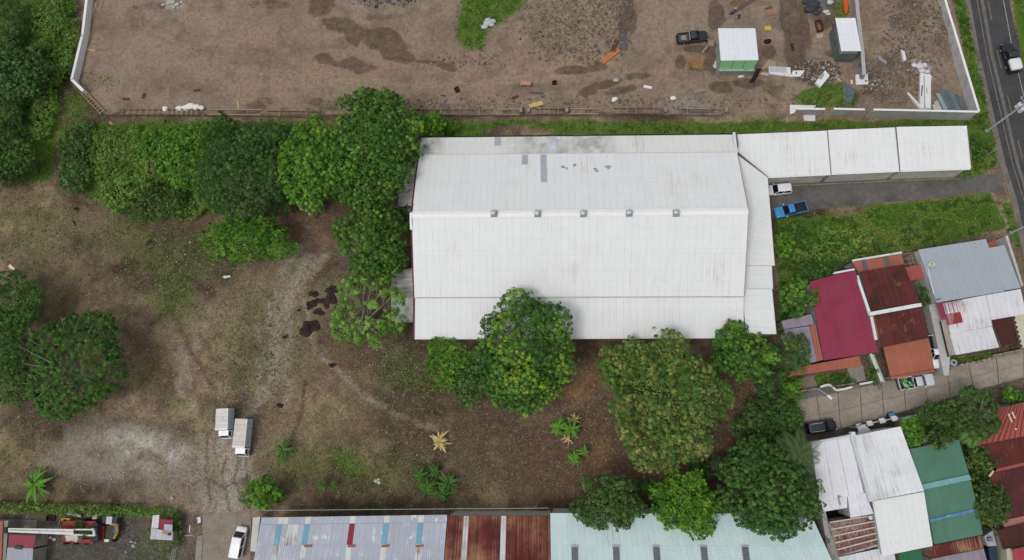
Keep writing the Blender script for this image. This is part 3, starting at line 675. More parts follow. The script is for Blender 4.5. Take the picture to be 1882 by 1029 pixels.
q = pxq([(719, 500), (760, 492), (760, 590), (719, 590)], [3.0, 3.5, 3.5, 3.0])
sheets(ac, (q[0], q[3], q[2], q[1]), 9, 1, old_white, 4); MB().prism(inset([(v.x, v.y) for v in q], .95), 0, [v.z - .15 for v in q]).build('wall', wall_w, ac)

# ================================================================== SHED ROW AT THE BOTTOM
grey_sheet = sheetmat('grey_blue_sheet', '#a9aeb9', '#dadada', .16, .25, .04, .55, patch=.22, patchc='#d9dadb')
rust_sheet = sheetmat('rusted_maroon_sheet', '#5a2422', '#b28a66', .40, .45, .28, .85, patch=.16, patchc='#7d4030', grain=.2, run=.3)
mint_sheet = sheetmat('mint_sheet', '#bfd3d1', '#a5b5b0', .15, .25, .03, .5, grain=.04)
blue_s, red_s = sheetmat('blue_sheet', '#6f9fb6', '#86b0c4', .2, .5, .05), sheetmat('crimson_sheet', '#8a2138', '#a04050', .2, .5, .05)
flake_s = sheetmat('flaking_white_sheet', '#cbccca', '#7d6c66', .4, .5, .05)
def roofpart(parent, pts, z, nc, ny, m, inset_k=.96, wm=None, fascia=None, special=None, ribs=4):
    q = pxq(pts, z); r = sheets(parent, q, nc, ny, m, ribs, special=special)
    if wm: MB().prism(inset([(v.x, v.y) for v in q], inset_k), 0, [v.z - .18 for v in q]).build('wall', wm, parent)
    if fascia:
        for i in range(4):
            a, c2 = q[i], q[(i + 1) % 4]; MB().beam(a - Vector((0, 0, .09)), c2 - Vector((0, 0, .09)), .06, .16).build('fascia', fascia, parent)
    return q
gs = thing('metal_shed', 'grey-blue sheet shed roof with blue, crimson and white replacement sheets', 'shed', W(645, 990, 0))
cols = {3: {0: flake_s, 1: blue_s, 2: flake_s, 3: flake_s}, 4: {0: flake_s}, 8: {0: flake_s, 1: blue_s, 2: flake_s, 3: flake_s}, 16: {0: flake_s, 1: red_s, 2: flake_s}, 22: {0: flake_s, 1: blue_s, 2: flake_s}, 28: {0: flake_s, 1: blue_s, 2: flake_s}, 5: {1: flake_s}, 6: {1: flake_s}}
roofpart(gs, [(481, 951), (822, 946), (821, 960), (478.5, 964)], [6.6, 6.6, 6.74, 6.74], 33, 1, grey_sheet, .99, None, None, lambda i, j: cols.get(i, {}).get(0), 3)
roofpart(gs, [(478.5, 964.3), (821, 960.3), (812, 1078), (457, 1083)], [6.74, 6.74, 7.9, 7.9], 33, 3, grey_sheet, .99, wall_w, mat('#6b3a33', .7, .2, 2), lambda i, j: cols.get(i, {}).get(j + 1), 3)
for px in (520, 568, 648, 710, 773):
    onroof(gs, [(px - 9, 1002), (px + 5, 1001), (px + 5, 1005), (px - 9, 1006)], W(650, 1003, 7.2), Vector((0, -.07, 1)).normalized(), .1, 'ridge_patch', mat('#8d5a44', .8, .2, 2)) if px > 540 else None
rs = thing('metal_shed', 'rust-red corrugated shed roof between the grey and mint roofs', 'shed', W(915, 990, 0))
sp_ = {2: flake_s, 9: flake_s}
roofpart(rs, [(823, 948), (1010.5, 948), (1012, 1065), (814, 1065)], [6.5, 6.5, 7.7, 7.7], 38, 1, rust_sheet, .99, wall_w, mat('#4a2a26', .7, .2, 2), lambda i, j: (flake_s if i in (6, 7, 20, 21) else None), 2)
ms = thing('metal_shed', 'pale mint-green shed roof with a row of dark skylights', 'shed', W(1260, 990, 0))
mq = roofpart(ms, [(1011.5, 943), (1490, 944), (1545, 1065), (1013, 1065)], [6.4, 6.4, 7.6, 7.6], 46, 2, mint_sheet, .99, wall_w, mat('#6d7f80', .7, .2, 2), None, 3)
mN = (mq[1] - mq[0]).cross(mq[3] - mq[0]).normalized()
if mN.z < 0: mN = -mN
for px in (1056, 1132, 1206, 1293, 1369):
    dx = (px - 1056) * .012
    fr = onroof(ms, [(px - 6, 1004), (px + 6, 1004), (px + 7 + dx, 1042), (px - 5 + dx, 1042)], mq[0], mN, .14, 'skylight', mat('#5d6467', .3, .2, 2))
    onroof(ms, [(px - 6.5, 1002), (px + 6.5, 1002), (px + 6.5, 1005), (px - 6.5, 1005)], mq[0], mN, .2, 'skylight_flashing', mat('#9aa3a3', .6, .2, 2))
mb = MB(); mb.beam(W(484, 949, 5.9) + Vector((0, .9, 0)), W(1008, 945, 5.9) + Vector((0, .9, 0)), .1, .1)
mb.build('gutter', mat('#7b8583', .6, .2, 2), gs)
sm1 = thing('side_roof', 'narrow white strip roof beside the lane at the shed corner', 'shed', W(469, 985, 0))
roofpart(sm1, [(465, 951), (478.5, 950), (470, 1014), (460, 1013)], [3.2, 3.2, 3.2, 3.2], 2, 2, old_white, .9, wall_w, None, None, 3)

# ================================================================== HOUSES ON THE RIGHT
crimson = sheetmat('crimson_roof_sheet', '#8a2f48', '#803a4e', .2, .4, .05, .6, grain=.12, spots=.25)
terra = sheetmat('terracotta_sheet', '#a2624e', '#8f5546', .22, .4, .05, .65, grain=.1, spots=.3)
brown_rust = sheetmat('brown_rusted_sheet', '#5c2b28', '#3a2219', .4, .5, .12, .85, patch=.2, patchc='#7d4c38', grain=.2)
dark_brown = sheetmat('dark_brown_sheet', '#4a2722', '#382019', .3, .4, .06, .8, grain=.1)
maroon_sheet = sheetmat('maroon_sheet', '#54292c', '#75402f', .32, .45, .1, .8, grain=.18)
lilac = sheetmat('grey_lilac_sheet', '#8f8791', '#77707a', .2, .4, .05, .7)
slate = sheetmat('slate_grey_sheet', '#a0a7ae', '#939ba4', .12, .3, .02, .5, grain=.03)
peel = sheetmat('peeling_white_sheet', '#d3d2d4', '#7a2b3c', .34, .3, .03, .7, spots=.3)
white_old = sheetmat('white_old_sheet', '#d0cfd2', '#a9a6a8', .2, .4, .03, .65, spots=.9)
white_flat = sheetmat('white_flat_sheet', '#d9d9dd', '#c3c1c8', .16, .45, .02, .6)
green_sheet = sheetmat('green_sheet', '#527b68', '#466f5d', .25, .4, .05, .55, grain=.1, spots=.25)
pinkish = sheetmat('salmon_sheet', '#a2564c', '#8d463e', .15, .3, .03, .6)
plaster = mat('#b9bab6', .85, .12, .9, .15, '#7e7a6e')
plaster_d = mat('#8d877d', .9, .15, .9, .2)
wtrim = mat('#cfd6d6', .7, .08, 2, .1)
def wallpart(parent, pts, z0, z1, m, name='wall'):
    q = pxq(pts, z1 if isinstance(z1, (int, float)) else max(z1)); return MB().prism([(v.x, v.y) for v in q], z0, z1).build(name, m, parent)
def strip(parent, p, q, w, h, z, m, name): return MB().beam(W(p[0], p[1], z), W(q[0], q[1], z), w, h).build(name, m, parent)

# house with the crimson roof
A = thing('house', 'house with a broad crimson sheet roof and terracotta front eave', 'house', W(1545, 600, 0))
roofpart(A, [(1488, 518), (1571, 495), (1615, 647), (1514, 662)], [5.0, 5.2, 4.4, 4.2], 10, 1, crimson, .96, plaster, maroon)
roofpart(A, [(1441, 606), (1487, 599), (1502, 664), (1457, 676)], [3.8, 4.1, 4.0, 3.7], 5, 1, lilac, .95, plaster_d)
roofpart(A, [(1487.5, 599), (1499, 596), (1513, 661), (1502.5, 664)], [4.1, 4.15, 4.05, 4.0], 1, 1, terra, .95)
roofpart(A, [(1436, 590), (1491, 577), (1497, 596), (1441, 605)], [3.75, 4.2, 4.2, 3.75], 5, 1, lilac, .95, plaster_d)
roofpart(A, [(1460, 676), (1579, 654), (1584, 672), (1449, 692)], [3.4, 3.4, 2.8, 2.8], 12, 1, terra, .9, plaster_d, mat('#8b4a3c', .7, .15, 2))
wallpart(A, [(1533, 500), (1570, 493), (1571, 496), (1534, 503)], 4.6, 5.3, wtrim, 'parapet')
wallpart(A, [(1551, 490), (1566, 482), (1568, 492), (1555, 494)], 0, 3.2, mat('#5a5c60', .8, .15, 2), 'lean_shelter')
g = thing('front_wall', 'low front garden wall with a wavy white coping', 'wall', W(1540, 712, 0))
P = [(1508, 711), (1516, 708), (1524, 707), (1530, 710), (1534, 715), (1538, 717), (1552, 715), (1566, 711)]
mb = MB()
for a, c2 in zip(P[:-1], P[1:]): mb.beam(W(a[0], a[1], .5), W(c2[0], c2[1], .5), .2, 1.0)
mb.build('wall', plaster_d, g)
mb = MB()
for a, c2 in zip(P[:-1], P[1:]): mb.beam(W(a[0], a[1], 1.05), W(c2[0], c2[1], 1.05), .34, .1)
mb.build('coping', mat('#d5d2cc', .8, .1, 2), g)
g = thing('front_wall', 'straight garden wall along the crimson house front', 'wall', W(1520, 716, 0))
mb = MB()
for a, c2 in (((1449, 724), (1505, 714)), ((1580, 707), (1608, 702)), ((1505, 713), (1568, 705))): mb.beam(W(a[0], a[1], .45), W(c2[0], c2[1], .45), .16, .9)
mb.build('wall', plaster_d, g)
strip(g, (1580, 706), (1607, 701), .3, .08, .95, mat('#d8d5d0', .8, .1, 2), 'coping'); strip(g, (1449, 723), (1500, 714), .2, .06, .94, mat('#a39a8c', .8, .1, 2), 'coping')
ribbon('forecourt', [(1557, 676), (1586, 671)], [(1565, 704), (1592, 700)], .05, pavemat('forecourt_concrete', '#8f8a80', '#7b766b', .3))
ribbon('forecourt', [(1465, 695), (1496, 690)], [(1476, 722), (1503, 713)], .05, pavemat('forecourt_stone', '#857d6d', '#6b6454', .3))
g = thing('side_wall', 'white plastered wall between the crimson house and the orange carport', 'wall', W(1610, 690, 0))
mb = MB().beam(W(1600, 652, .9), W(1621, 703, .9), .3, 1.8); mb.build('wall', mat('#aab0a5', .85, .15, 1, .2), g); strip(g, (1600, 650), (1621, 701), .4, .08, 1.85, mat('#c5cbbf', .8, .1, 2), 'coping')

# brown-roofed house
B = thing('house', 'rust-brown roofed house split by a white parapet, orange carport in front', 'house', W(1640, 560, 0))
roofpart(B, [(1566, 481), (1657, 466), (1662, 487), (1580, 503)], [3.9, 3.9, 4.3, 4.3], 9, 1, terra, .93, plaster_d)
for x in (1588, 1628): onroof(B, [(x - 4, 478 - (x - 1588) * .16), (x + 4, 477 - (x - 1588) * .16), (x + 8, 496 - (x - 1588) * .16), (x, 497 - (x - 1588) * .16)], W(x, 487, 4.1), Vector((0, .12, 1)).normalized(), .14, 'skylight', mat('#5e5f64', .4, .15, 2))
strip(B, (1566, 479), (1657, 464), .3, .25, 3.9, wtrim, 'gutter')
roofpart(B, [(1581, 500), (1661, 486), (1690, 557), (1601, 573)], [5.4, 5.4, 4.9, 4.9], 8, 1, brown_rust, .96, plaster_d, mat('#4a2420', .8, .15, 2))
roofpart(B, [(1609, 580), (1694, 563), (1706, 621), (1622, 638)], [4.7, 4.7, 4.2, 4.2], 8, 1, brown_rust, .96, plaster_d, mat('#4a2420', .8, .15, 2))
strip(B, (1597, 577.5), (1692, 560), .55, .6, 5.0, wtrim, 'parapet'); strip(B, (1573.5, 507), (1598.5, 580), .4, .6, 4.8, wtrim, 'parapet'); strip(B, (1600, 582), (1609, 625), .4, .6, 4.5, wtrim, 'parapet')
wallpart(B, [(1577, 506), (1582.5, 505), (1604, 571), (1598, 573)], 0, 4.55, mat('#6d717f', .6, .2, 2), 'box_gutter')
roofpart(B, [(1600.5, 581), (1609, 579), (1619, 620), (1612, 623)], [4.2, 4.2, 3.9, 3.9], 1, 1, terra, .9)
roofpart(B, [(1620, 624), (1706, 622), (1718, 683), (1638, 697)], [3.5, 3.5, 2.9, 2.9], 9, 1, terra, .93, None, mat('#8b4a3c', .7, .15, 2))
for a in ((1626, 630), (1640, 693), (1714, 680), (1700, 628), (1677, 687)): v = W(a[0], a[1], 2.9); MB().box((v.x, v.y, 1.4), (.2, .2, 2.8)).build('carport_post', plaster_d, B)
strip(B, (1636, 692.5), (1717.5, 678.5), .08, .08, 3.08, mat('#7d4437', .7, .15, 2), 'roof_joint')
aw = thing('awning', 'dark rusted pergola frame beside the grey roof', 'pergola', W(1675, 476, 0))
for k in range(5): strip(aw, (1657 + 7 * k, 467 - 1.3 * k), (1664 + 7 * k, 490 - 1.1 * k), .1, .1, 3.0, mat('#6b4a38', .8, .2, 2), 'rafter')
for k in range(3): strip(aw, (1657 + 3 * k, 468 + 9 * k), (1688 + 3 * k, 462 + 9 * k), .1, .1, 3.1, mat('#857a5f', .8, .2, 2), 'purlin')
roofpart(aw, [(1679, 463), (1688, 460.5), (1696, 485), (1688, 487)], 2.9, 1, 1, brown_rust)
for a in ((1658, 468), (1687, 462), (1694, 485), (1665, 489)): v = W(a[0], a[1], 2.9); MB().box((v.x, v.y, 1.4), (.1, .1, 2.8)).build('post', dark_gap, aw)
aw = thing('awning', 'small salmon-red awning roof beside the grey house wall', 'awning', W(1680, 500, 0))
roofpart(aw, [(1663, 491), (1697, 485.5), (1702, 511), (1674, 516)], [3.6, 3.6, 3.3, 3.3], 3, 1, pinkish)
for a in ((1666, 493), (1692, 488), (1697, 509), (1676, 513)): v = W(a[0], a[1], 3.3); MB().box((v.x, v.y, 1.6), (.1, .1, 3.2)).build('post', dark_gap, aw)

# grey-roofed house
C = thing('house', 'large slate-grey roofed house with peeling white lower roofs', 'house', W(1780, 540, 0))
roofpart(C, [(1688, 459), (1812, 439.5), (1846, 535), (1722, 556)], [4.7, 4.7, 4.3, 4.3], 12, 1, slate, .985, plaster, mat('#9aa0a6', .6, .1, 2))
roofpart(C, [(1815.5, 456), (1846, 450), (1876, 529), (1846.5, 534)], [4.65, 4.65, 4.3, 4.3], 3, 1, slate, .97, plaster)
strip(C, (1710, 521), (1876, 496) if False else (1712, 528),   .06, .06, 4.6, plaster, 'conduit')
strip(C, (1704, 487), (1716, 540), .12, .08, 4.78, wtrim, 'ridge_flashing')
wallpart(C, [(1694, 505), (1706, 503), (1724, 560), (1746, 655), (1744, 690), (1735, 690), (1716, 600)], 0, 1.9, plaster)
roofpart(C, [(1733, 557), (1812, 542), (1824, 599), (1747, 614)], [4.1, 4.1, 3.6, 3.6], 8, 1, peel, .97, plaster)
roofpart(C, [(1812.5, 542), (1876, 531), (1886, 577), (1822, 588)], [4.1, 4.1, 3.7, 3.7], 6, 1, white_old, .97, plaster)
roofpart(C, [(1746, 614), (1823, 600), (1836, 638), (1757, 652)], [3.55, 3.55, 3.2, 3.2], 8, 1, white_old, .96, plaster, wtrim)
roofpart(C, [(1729, 589), (1741, 586.5), (1757, 651), (1744.5, 654)], [3.4, 3.4, 3.1, 3.1], 1, 3, sheetmat('beige_sheet', '#9d978c', '#8a8478', .2, .2), .95)
roofpart(C, [(1722, 557), (1733, 555), (1739.5, 585), (1730, 588)], [4.0, 4.0, 3.8, 3.8], 1, 1, crimson)
onroof(C, [(1738, 577), (1765, 573), (1770, 592), (1742, 598)], W(1750, 585, 3.75), Vector((0, -.1, 1)).normalized(), .12, 'bare_patch', mat('#8a3537', .8, .2, 2))
roofpart(C, [(1820, 586), (1857, 579.5), (1873, 630), (1841, 636)], [3.0, 3.0, 2.7, 2.7], 4, 1, dark_brown, .95, plaster_d)
onroof(C, [(1721, 549.5), (1729, 548), (1729, 549.5), (1721, 551)], W(1725, 549, 4.4), Vector((0, 0, 1)), .1, 'roof_slot', dark_gap)
roofpart(C, [(1815, 446), (1828, 441), (1836, 452), (1818, 456)], [3.6, 3.6, 3.3, 3.3], 2, 1, terra, .9)
wallpart(C, [(1848, 434), (1852, 432), (1881, 524), (1877, 526)], 0, 3.0, plaster, 'boundary_wall')
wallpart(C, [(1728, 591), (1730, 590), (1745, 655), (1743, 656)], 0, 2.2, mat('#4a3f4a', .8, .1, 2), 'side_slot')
g = thing('front_wall', 'low stained front wall before the grey house lawn', 'wall', W(1790, 660, 0))
mb = MB()
for a, c2 in (((1741, 676), (1757, 673)), ((1760, 672), (1815, 661)), ((1822, 654), (1880, 642))): mb.beam(W(a[0], a[1], .45), W(c2[0], c2[1], .45), .25, .9)
mb.build('wall', mat('#8a8476', .9, .2, 1, .35), g)
for k in range(6): MB().box(W(1765 + 10 * k, 670.5 - 2 * k, .5), (.3, .3, 1.1), .2).build('pier', mat('#a29c90', .9, .2, 1, .3), g)
strip(g, (1738, 654), (1744, 680), .12, .9, .5, mat('#5b5560', .7, .1, 2), 'gate')
ribbon('forecourt', [(1700, 560), (1712, 558)], [(1737, 690), (1744, 688)], .04, pavemat('alley_concrete', '#9a9a95', '#85837b', .3))
def dish(name, label, px, py, z, r, m, rest):
    t = thing(name, label, 'satellite dish', W(px, py, z))
    o0 = W(px, py, z); mb = MB(); N = 14; d = Vector((-.25, .45, .85)).normalized(); a = d.orthogonal().normalized(); b2 = d.cross(a); c0 = o0 + Vector((0, 0, .6))
    for k in range(4):
        for j in range(N):
            rr = r * (k + .15) / 3.15; t2 = 2 * math.pi * j / N
            mb.v.append(c0 + (a * math.cos(t2) + b2 * math.sin(t2)) * rr + d * (rr * rr / r * .35))
    for k in range(3):
        for j in range(N): mb.f.append((k * N + j, k * N + (j + 1) % N, (k + 1) * N + (j + 1) % N, (k + 1) * N + j))
    mb.f.append(tuple(range(N))[::-1])
    mb.build('reflector', m, t, smooth=True)
    MB().tube([o0, c0], .05, 6).build('mast', grey_metal, t)
    MB().tube([c0 - d * .02, c0 + d * r * .9], .02, 5).build('feed_arm', dark_gap, t); MB().box(c0 + d * r * .9, (.14, .14, .14)).build('receiver', dark_gap, t)
dish('satellite_dish', 'cream satellite dish on the slate-grey roof', 1709, 490, 4.6, .55, mat('#c2c2b2', .6, .1, 2), 1)
t = thing('water_tank', 'small round white drum by the front gate of the grey house', 'drum', W(1748, 667, 0))
v = W(1748, 667, 0); MB().tube([v, v + Vector((0, 0, .8))], .5, 14).build('drum', mat('#bfc3c4', .6, .1, 2), t)
MB().tube([v + Vector((0, 0, .80)), v + Vector((0, 0, .84))], [.46, .3], 14).build('lid', mat('#9aa1a5', .6, .1, 2), t); MB().tube([v + Vector((0, 0, .84)), v + Vector((0, 0, .9))], .2, 10).build('cap', mat('#30343f', .6, .1, 2), t)
t = thing('canopy', 'beige scalloped canopy at the right edge beside the brown roof', 'canopy', W(1874, 608, 0))
q = pxq([(1862, 580), (1900, 574), (1908, 630), (1877, 640)], [3.0, 3.2, 3.2, 3.0]); MB().add(q + [p - Vector((0, 0, .06)) for p in q], [(0, 1, 2, 3), (7, 6, 5, 4), (0, 3, 7, 4)]).build('canopy_cloth', mat('#bdb9a4', .8, .1, 1), t)
for k in range(7):
    p = q[0].lerp(q[3], (k + .5) / 7); MB().tube([p + Vector((-.05, 0, -.03)), p + Vector((-.05, 0, .03))], .3, 10).build('scallop', mat('#4a3b38', .8, .1, 1), t)
for p in q: MB().box((p.x, p.y, 1.45), (.1, .1, 2.9)).build('post', dark_gap, t)

# white-roofed house across the street
D = thing('house', 'white flat-roofed house with striped rusty terrace roof at its back', 'house', W(1590, 890, 0))
roofpart(D, [(1491, 816), (1562, 802), (1588, 905), (1506, 925)], [5.4, 5.6, 5.6, 5.4], 3, 8, white_flat, .96, plaster)
roofpart(D, [(1557.5, 912), (1590, 905), (1606, 944), (1563, 952)], [5.45, 5.5, 5.5, 5.45], 2, 3, white_flat, .95, plaster)
roofpart(D, [(1506, 925), (1557, 912.5), (1557.5, 933), (1516, 940)], [5.4, 5.45, 5.45, 5.4], 3, 1, white_flat, .95, plaster)
roofpart(D, [(1569, 801), (1655, 784), (1698, 902), (1603, 920)], [6.4, 6.2, 6.2, 6.4], 9, 2, sheetmat('white_scuffed_sheet', '#dadcdd', '#b0abb0', .3, .25, .02, .6, spots=.4), .97, plaster, wtrim)
roofpart(D, [(1604, 921), (1698, 904), (1714, 1003), (1622, 1022)], [5.9, 5.7, 5.7, 5.9], 8, 2, white_sheet, .97, plaster, wtrim)
wallpart(D, [(1490, 812.5), (1562, 799), (1562, 802), (1491, 815.5)], 5.0, 6.0, mat('#c9cacc', .7, .08, 2), 'parapet'); wallpart(D, [(1562, 798), (1568, 797), (1604, 921), (1598, 922)], 5.0, 6.25, mat('#c4c6ca', .7, .08, 2), 'parapet')
MB().box(W(1566, 797, 6.0), (.55, .55, 1.0)).build('pillar', wtrim, D); MB().box(W(1546, 921, 5.7), (.35, 1.1, .5), .18).build('air_unit', wtrim, D); MB().box(W(1543, 919, 5.55), (.3, 1.3, .2), .18).build('air_unit_base', grey_metal, D)
st_m = sheetmat('rusty_striped_sheet', '#6e4a40', '#a48a80', .3, .5, .12, .8, patch=.2, patchc='#3d1f1d')
A0, B0, C0, D0_ = (1525, 960), (1625, 944), (1640, 994), (1541, 1023)
for k in range(5):
    f0, f1 = k / 5 + .015, (k + 1) / 5 - .03
    L_ = lambda p, q, f: (p[0] + (q[0] - p[0]) * f, p[1] + (q[1] - p[1]) * f)
    a, b2, c2, d2 = L_(A0, D0_, f0), L_(B0, C0, f0), L_(B0, C0, f1), L_(A0, D0_, f1)
    if k == 4: b2, c2 = L_(a, b2, .82), L_(d2, c2, .82)
    roofpart(D, [a, b2, c2, d2], 4.7, 6, 1, st_m)
    strip(D, L_(A0, D0_, k / 5), L_(B0, C0, k / 5), .16, .12, 4.85, mat('#c6beb8', .8, .15, 2), 'batten')
wallpart(D, [(1524, 962), (1625, 946), (1640, 996), (1542, 1025)], 0, 4.3, plaster)
roofpart(D, [(1541, 1024), (1640, 1003), (1655, 1065), (1560, 1065)], 4.75, 7, 1, white_old, .96, plaster)
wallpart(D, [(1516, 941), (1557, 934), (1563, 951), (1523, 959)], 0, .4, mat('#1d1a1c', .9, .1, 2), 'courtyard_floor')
wallpart(D, [(1507, 926), (1514, 924), (1525, 975), (1558, 1065), (1530, 1065)], 0, 4.0, mat('#a9a8a2', .85, .15, 1, .3), 'side_wall')
MB().tube([W(1600, 951, 4.9), W(1600, 951, 5.3)], [.35, .25], 10).build('white_tank', wtrim, D)
ribbon('rear_yard', [(1600, 1022), (1720, 1000)], [(1610, 1070), (1735, 1060)], .02, pavemat('yard_concrete', '#4a463f', '#37342e'))
t = thing('canopy', 'dark green awning under the white roof edge at the bottom', 'awning', W(1675, 1020, 0))
roofpart(t, [(1652, 1017), (1693, 1009), (1700, 1060), (1656, 1065)], 4.0, 4, 1, sheetmat('deep_green_sheet', '#2f6b45', '#295c3c', .2, .3), .9, plaster_d)
# front fence with white pillars
t = thing('front_fence', 'white-pillared front fence and gate of the white house', 'fence', W(1612, 778, 0))
pil = [(1579, 783), (1598, 778), (1621, 773), (1643, 769)]
for p in pil:
    o = MB().box(W(p[0], p[1], .9), (.5, .5, 1.8), .2).build('pillar', mat('#c9c9cc', .7, .1, 2), t); MB().box(W(p[0], p[1], 1.87), (.75, .75, .14), .2).build('pillar_cap', mat('#e4e4e4', .7, .06, 2), o)
for a, c2 in zip(pil[:-1], pil[1:]):
    for z in (.3, 1.3): strip(t, a, c2, .16, .14, z, mat('#d6d4d2', .7, .08, 2), 'rail')
    for k in range(5):
        f = (k + 1) / 6; v = W(a[0] + (c2[0] - a[0]) * f, a[1] + (c2[1] - a[1]) * f, .8); MB().box(v, (.06, .06, 1.0), .2).build('bar', mat('#c4c4c4', .7, .1, 2), t)
t = thing('porch_roof', 'small pointed white porch roof behind the pillared fence', 'porch', W(1590, 790, 0))
q = pxq([(1577, 785), (1589, 780), (1602, 792), (1601, 797), (1578, 799)], [3.2, 3.5, 3.0, 3.0, 3.0]); MB().prism([(p.x, p.y) for p in q], [p.z - .12 for p in q], [p.z for p in q]).build('roof_slab', mat('#d2d3da', .7, .08, 2), t)
for p in q: MB().box((p.x * .998, p.y, 1.5), (.14, .14, 3.0)).build('post', plaster, t)
t = thing('trash_bin', 'blue square bin standing by the street kerb', 'bin', W(1634, 764, 0), .2)
MB().add([(-.4, -.35, 0), (.4, -.35, 0), (.4, .35, 0), (-.4, .35, 0), (-.5, -.45, 1.0), (.5, -.45, 1.0), (.5, .45, 1.0), (-.5, .45, 1.0)], [(3, 2, 1, 0), (4, 5, 6, 7), (0, 1, 5, 4), (1, 2, 6, 5), (2, 3, 7, 6), (3, 0, 4, 7)]).build('bin_body', mat('#1f3050', .6, .15, 2), t, local=True)
MB().box((0, 0, 1.04), (.85, .75, .1), jit=.02).build('lid', mat('#4f8fc4', .5, .15, 2), t, local=True)

# green-roofed house
E_ = thing('house', 'green sheet-roofed house with two pale blue ridge strips', 'house', W(1745, 900, 0))
roofpart(E_, [(1673, 825), (1762, 808), (1783, 878), (1692, 897)], [5.2, 5.2, 5.6, 5.6], 9, 1, green_sheet, .97, plaster)
roofpart(E_, [(1693, 898), (1783.5, 879), (1797, 936), (1708, 957)], [5.6, 5.6, 5.3, 5.3], 9, 1, green_sheet, .97, plaster)
roofpart(E_, [(1709, 958), (1797.5, 937), (1806, 982), (1718, 1000)], [5.3, 5.3, 4.9, 4.9], 9, 1, green_sheet, .97, plaster, mat('#3b5d4c', .6, .15, 2))
strip(E_, (1696, 895), (1783, 876.5), .75, .08, 5.72, mat('#6f9da0', .6, .15, 1.5), 'ridge_cap'); strip(E_, (1709, 957), (1797, 936), .4, .08, 5.42, mat('#4f7fa8', .6, .2, 1.5, .2, '#b9c8cf'), 'ridge_cap')
roofpart(E_, [(1657, 768), (1685, 761), (1706, 812), (1673, 823)], [3.3, 3.3, 3.6, 3.6], 3, 1, sheetmat('mossy_green_sheet', '#6f9578', '#6d5a44', .3, .3, .05, .8, patch=.3, patchc='#83a78c'), .94, plaster_d)
t = thing('outhouse', 'rust-and-white patched roof behind the green roof, at the bottom edge', 'outhouse', W(1765, 1015, 0))
roofpart(t, [(1706, 1005), (1802, 985), (1808, 1007), (1710, 1026)], 3.6, 9, 1, rust_sheet, .95, plaster_d); roofpart(t, [(1712, 1027), (1808, 1008), (1822, 1060), (1722, 1065)], 3.3, 9, 1, lilac, .95, plaster_d)

# brown house at the right edge
F = thing('house', 'house with salmon batten roof and dark brown roofs at the right edge', 'house', W(1850, 850, 0))
q = pxq([(1797, 818), (1836, 752), (1900, 735), (1900, 798)], [4.6, 4.9, 4.9, 4.6])
sheets(F, (q[1], q[2], q[3], q[0]), 9, 1, pinkish, 2, .09)
MB().prism(inset([(p.x, p.y) for p in q], .95), 0, [p.z - .2 for p in q]).build('wall', plaster_d, F)
for k in range(10):
    f = (k + .5) / 10; a, c2 = q[1].lerp(q[2], f), q[0].lerp(q[3], f); MB().beam(a + Vector((0, 0, .1)), c2 + Vector((0, 0, .1)), .1, .07).build('roof_batten', mat('#6d3b33', .8, .15, 2), F)
for a, c2 in (((1853, 760), (1860, 776)), ((1860, 757), (1866, 769)), ((1818, 780), (1820, 785)), ((1866, 787), (1868, 790))): strip(F, a, c2, .2, .03, 5.0, mat('#cfc9b6', .8, .1, 2), 'loose_strip')
roofpart(F, [(1806, 817), (1900, 797), (1900, 846), (1832, 862)], [4.3, 4.3, 4.0, 4.0], 9, 1, brown_rust, .95, plaster_d)
roofpart(F, [(1832, 861), (1900, 846), (1900, 855), (1828, 871)], [4.0, 4.0, 4.0, 4.0], 7, 1, pinkish)
roofpart(F, [(1814, 872), (1900, 853), (1900, 943), (1842, 956)], [4.2, 4.2, 3.9, 3.9], 9, 2, maroon_sheet, .95, plaster_d)
roofpart(F, [(1842, 957), (1900, 944), (1900, 958), (1846, 970)], [3.5, 3.5, 3.4, 3.4], 6, 1, sheetmat('pink_sheet', '#a67468', '#8a5f4c', .25, .3), .9, plaster_d)
roofpart(F, [(1832, 975), (1900, 958), (1900, 1000), (1843, 1010)], [3.9, 3.9, 3.7, 3.7], 6, 1, dark_brown, .94, plaster_d)
roofpart(F, [(1860, 1011), (1900, 1002), (1900, 1060), (1866, 1060)], [4.3, 4.3, 4.0, 4.0], 4, 1, sheetmat('red_sheet', '#a8404a', '#8d3038', .2, .3), .94, plaster)
wallpart(F, [(1850, 1008), (1859, 1006), (1862, 1060), (1853, 1060)], 0, 3.6, mat('#b5b49c', .8, .1, 1), 'boundary_wall'); wallpart(F, [(1814, 870), (1822, 868), (1822, 905), (1816, 905)], 0, 2.6, mat('#9b8c84', .8, .15, 1), 'wall')
strip(F, (1818, 876), (1826, 865), .25, .1, 4.3, mat('#c7bba2', .8, .1, 1), 'loose_board')
t = thing('air_unit', 'grey box on a white ledge below the round tree, lower right', 'ledge', W(1822, 985, 0))
wallpart(t, [(1808, 986), (1824, 975), (1832, 1003), (1816, 1004)], 0, 2.6, mat('#a4a8b2', .7, .1, 2), 'ledge'); MB().box(W(1819, 991, 2.85), (.6, .5, .45), .2).build('unit', mat('#6d7078', .6, .2, 3), t)
t = thing('canopy', 'dark teal tarpaulin strip beside the lower right wall', 'tarpaulin', W(1830, 1020, 0))
roofpart(t, [(1816, 1006), (1831, 1004), (1840, 1060), (1824, 1060)], 2.4, 2, 1, sheetmat('teal_tarp', '#2d4350', '#22343f', .2, .2)); wallpart(t, [(1818, 1009), (1830, 1007), (1838, 1058), (1826, 1058)], 0, 2.2, dark_gap, 'frame')

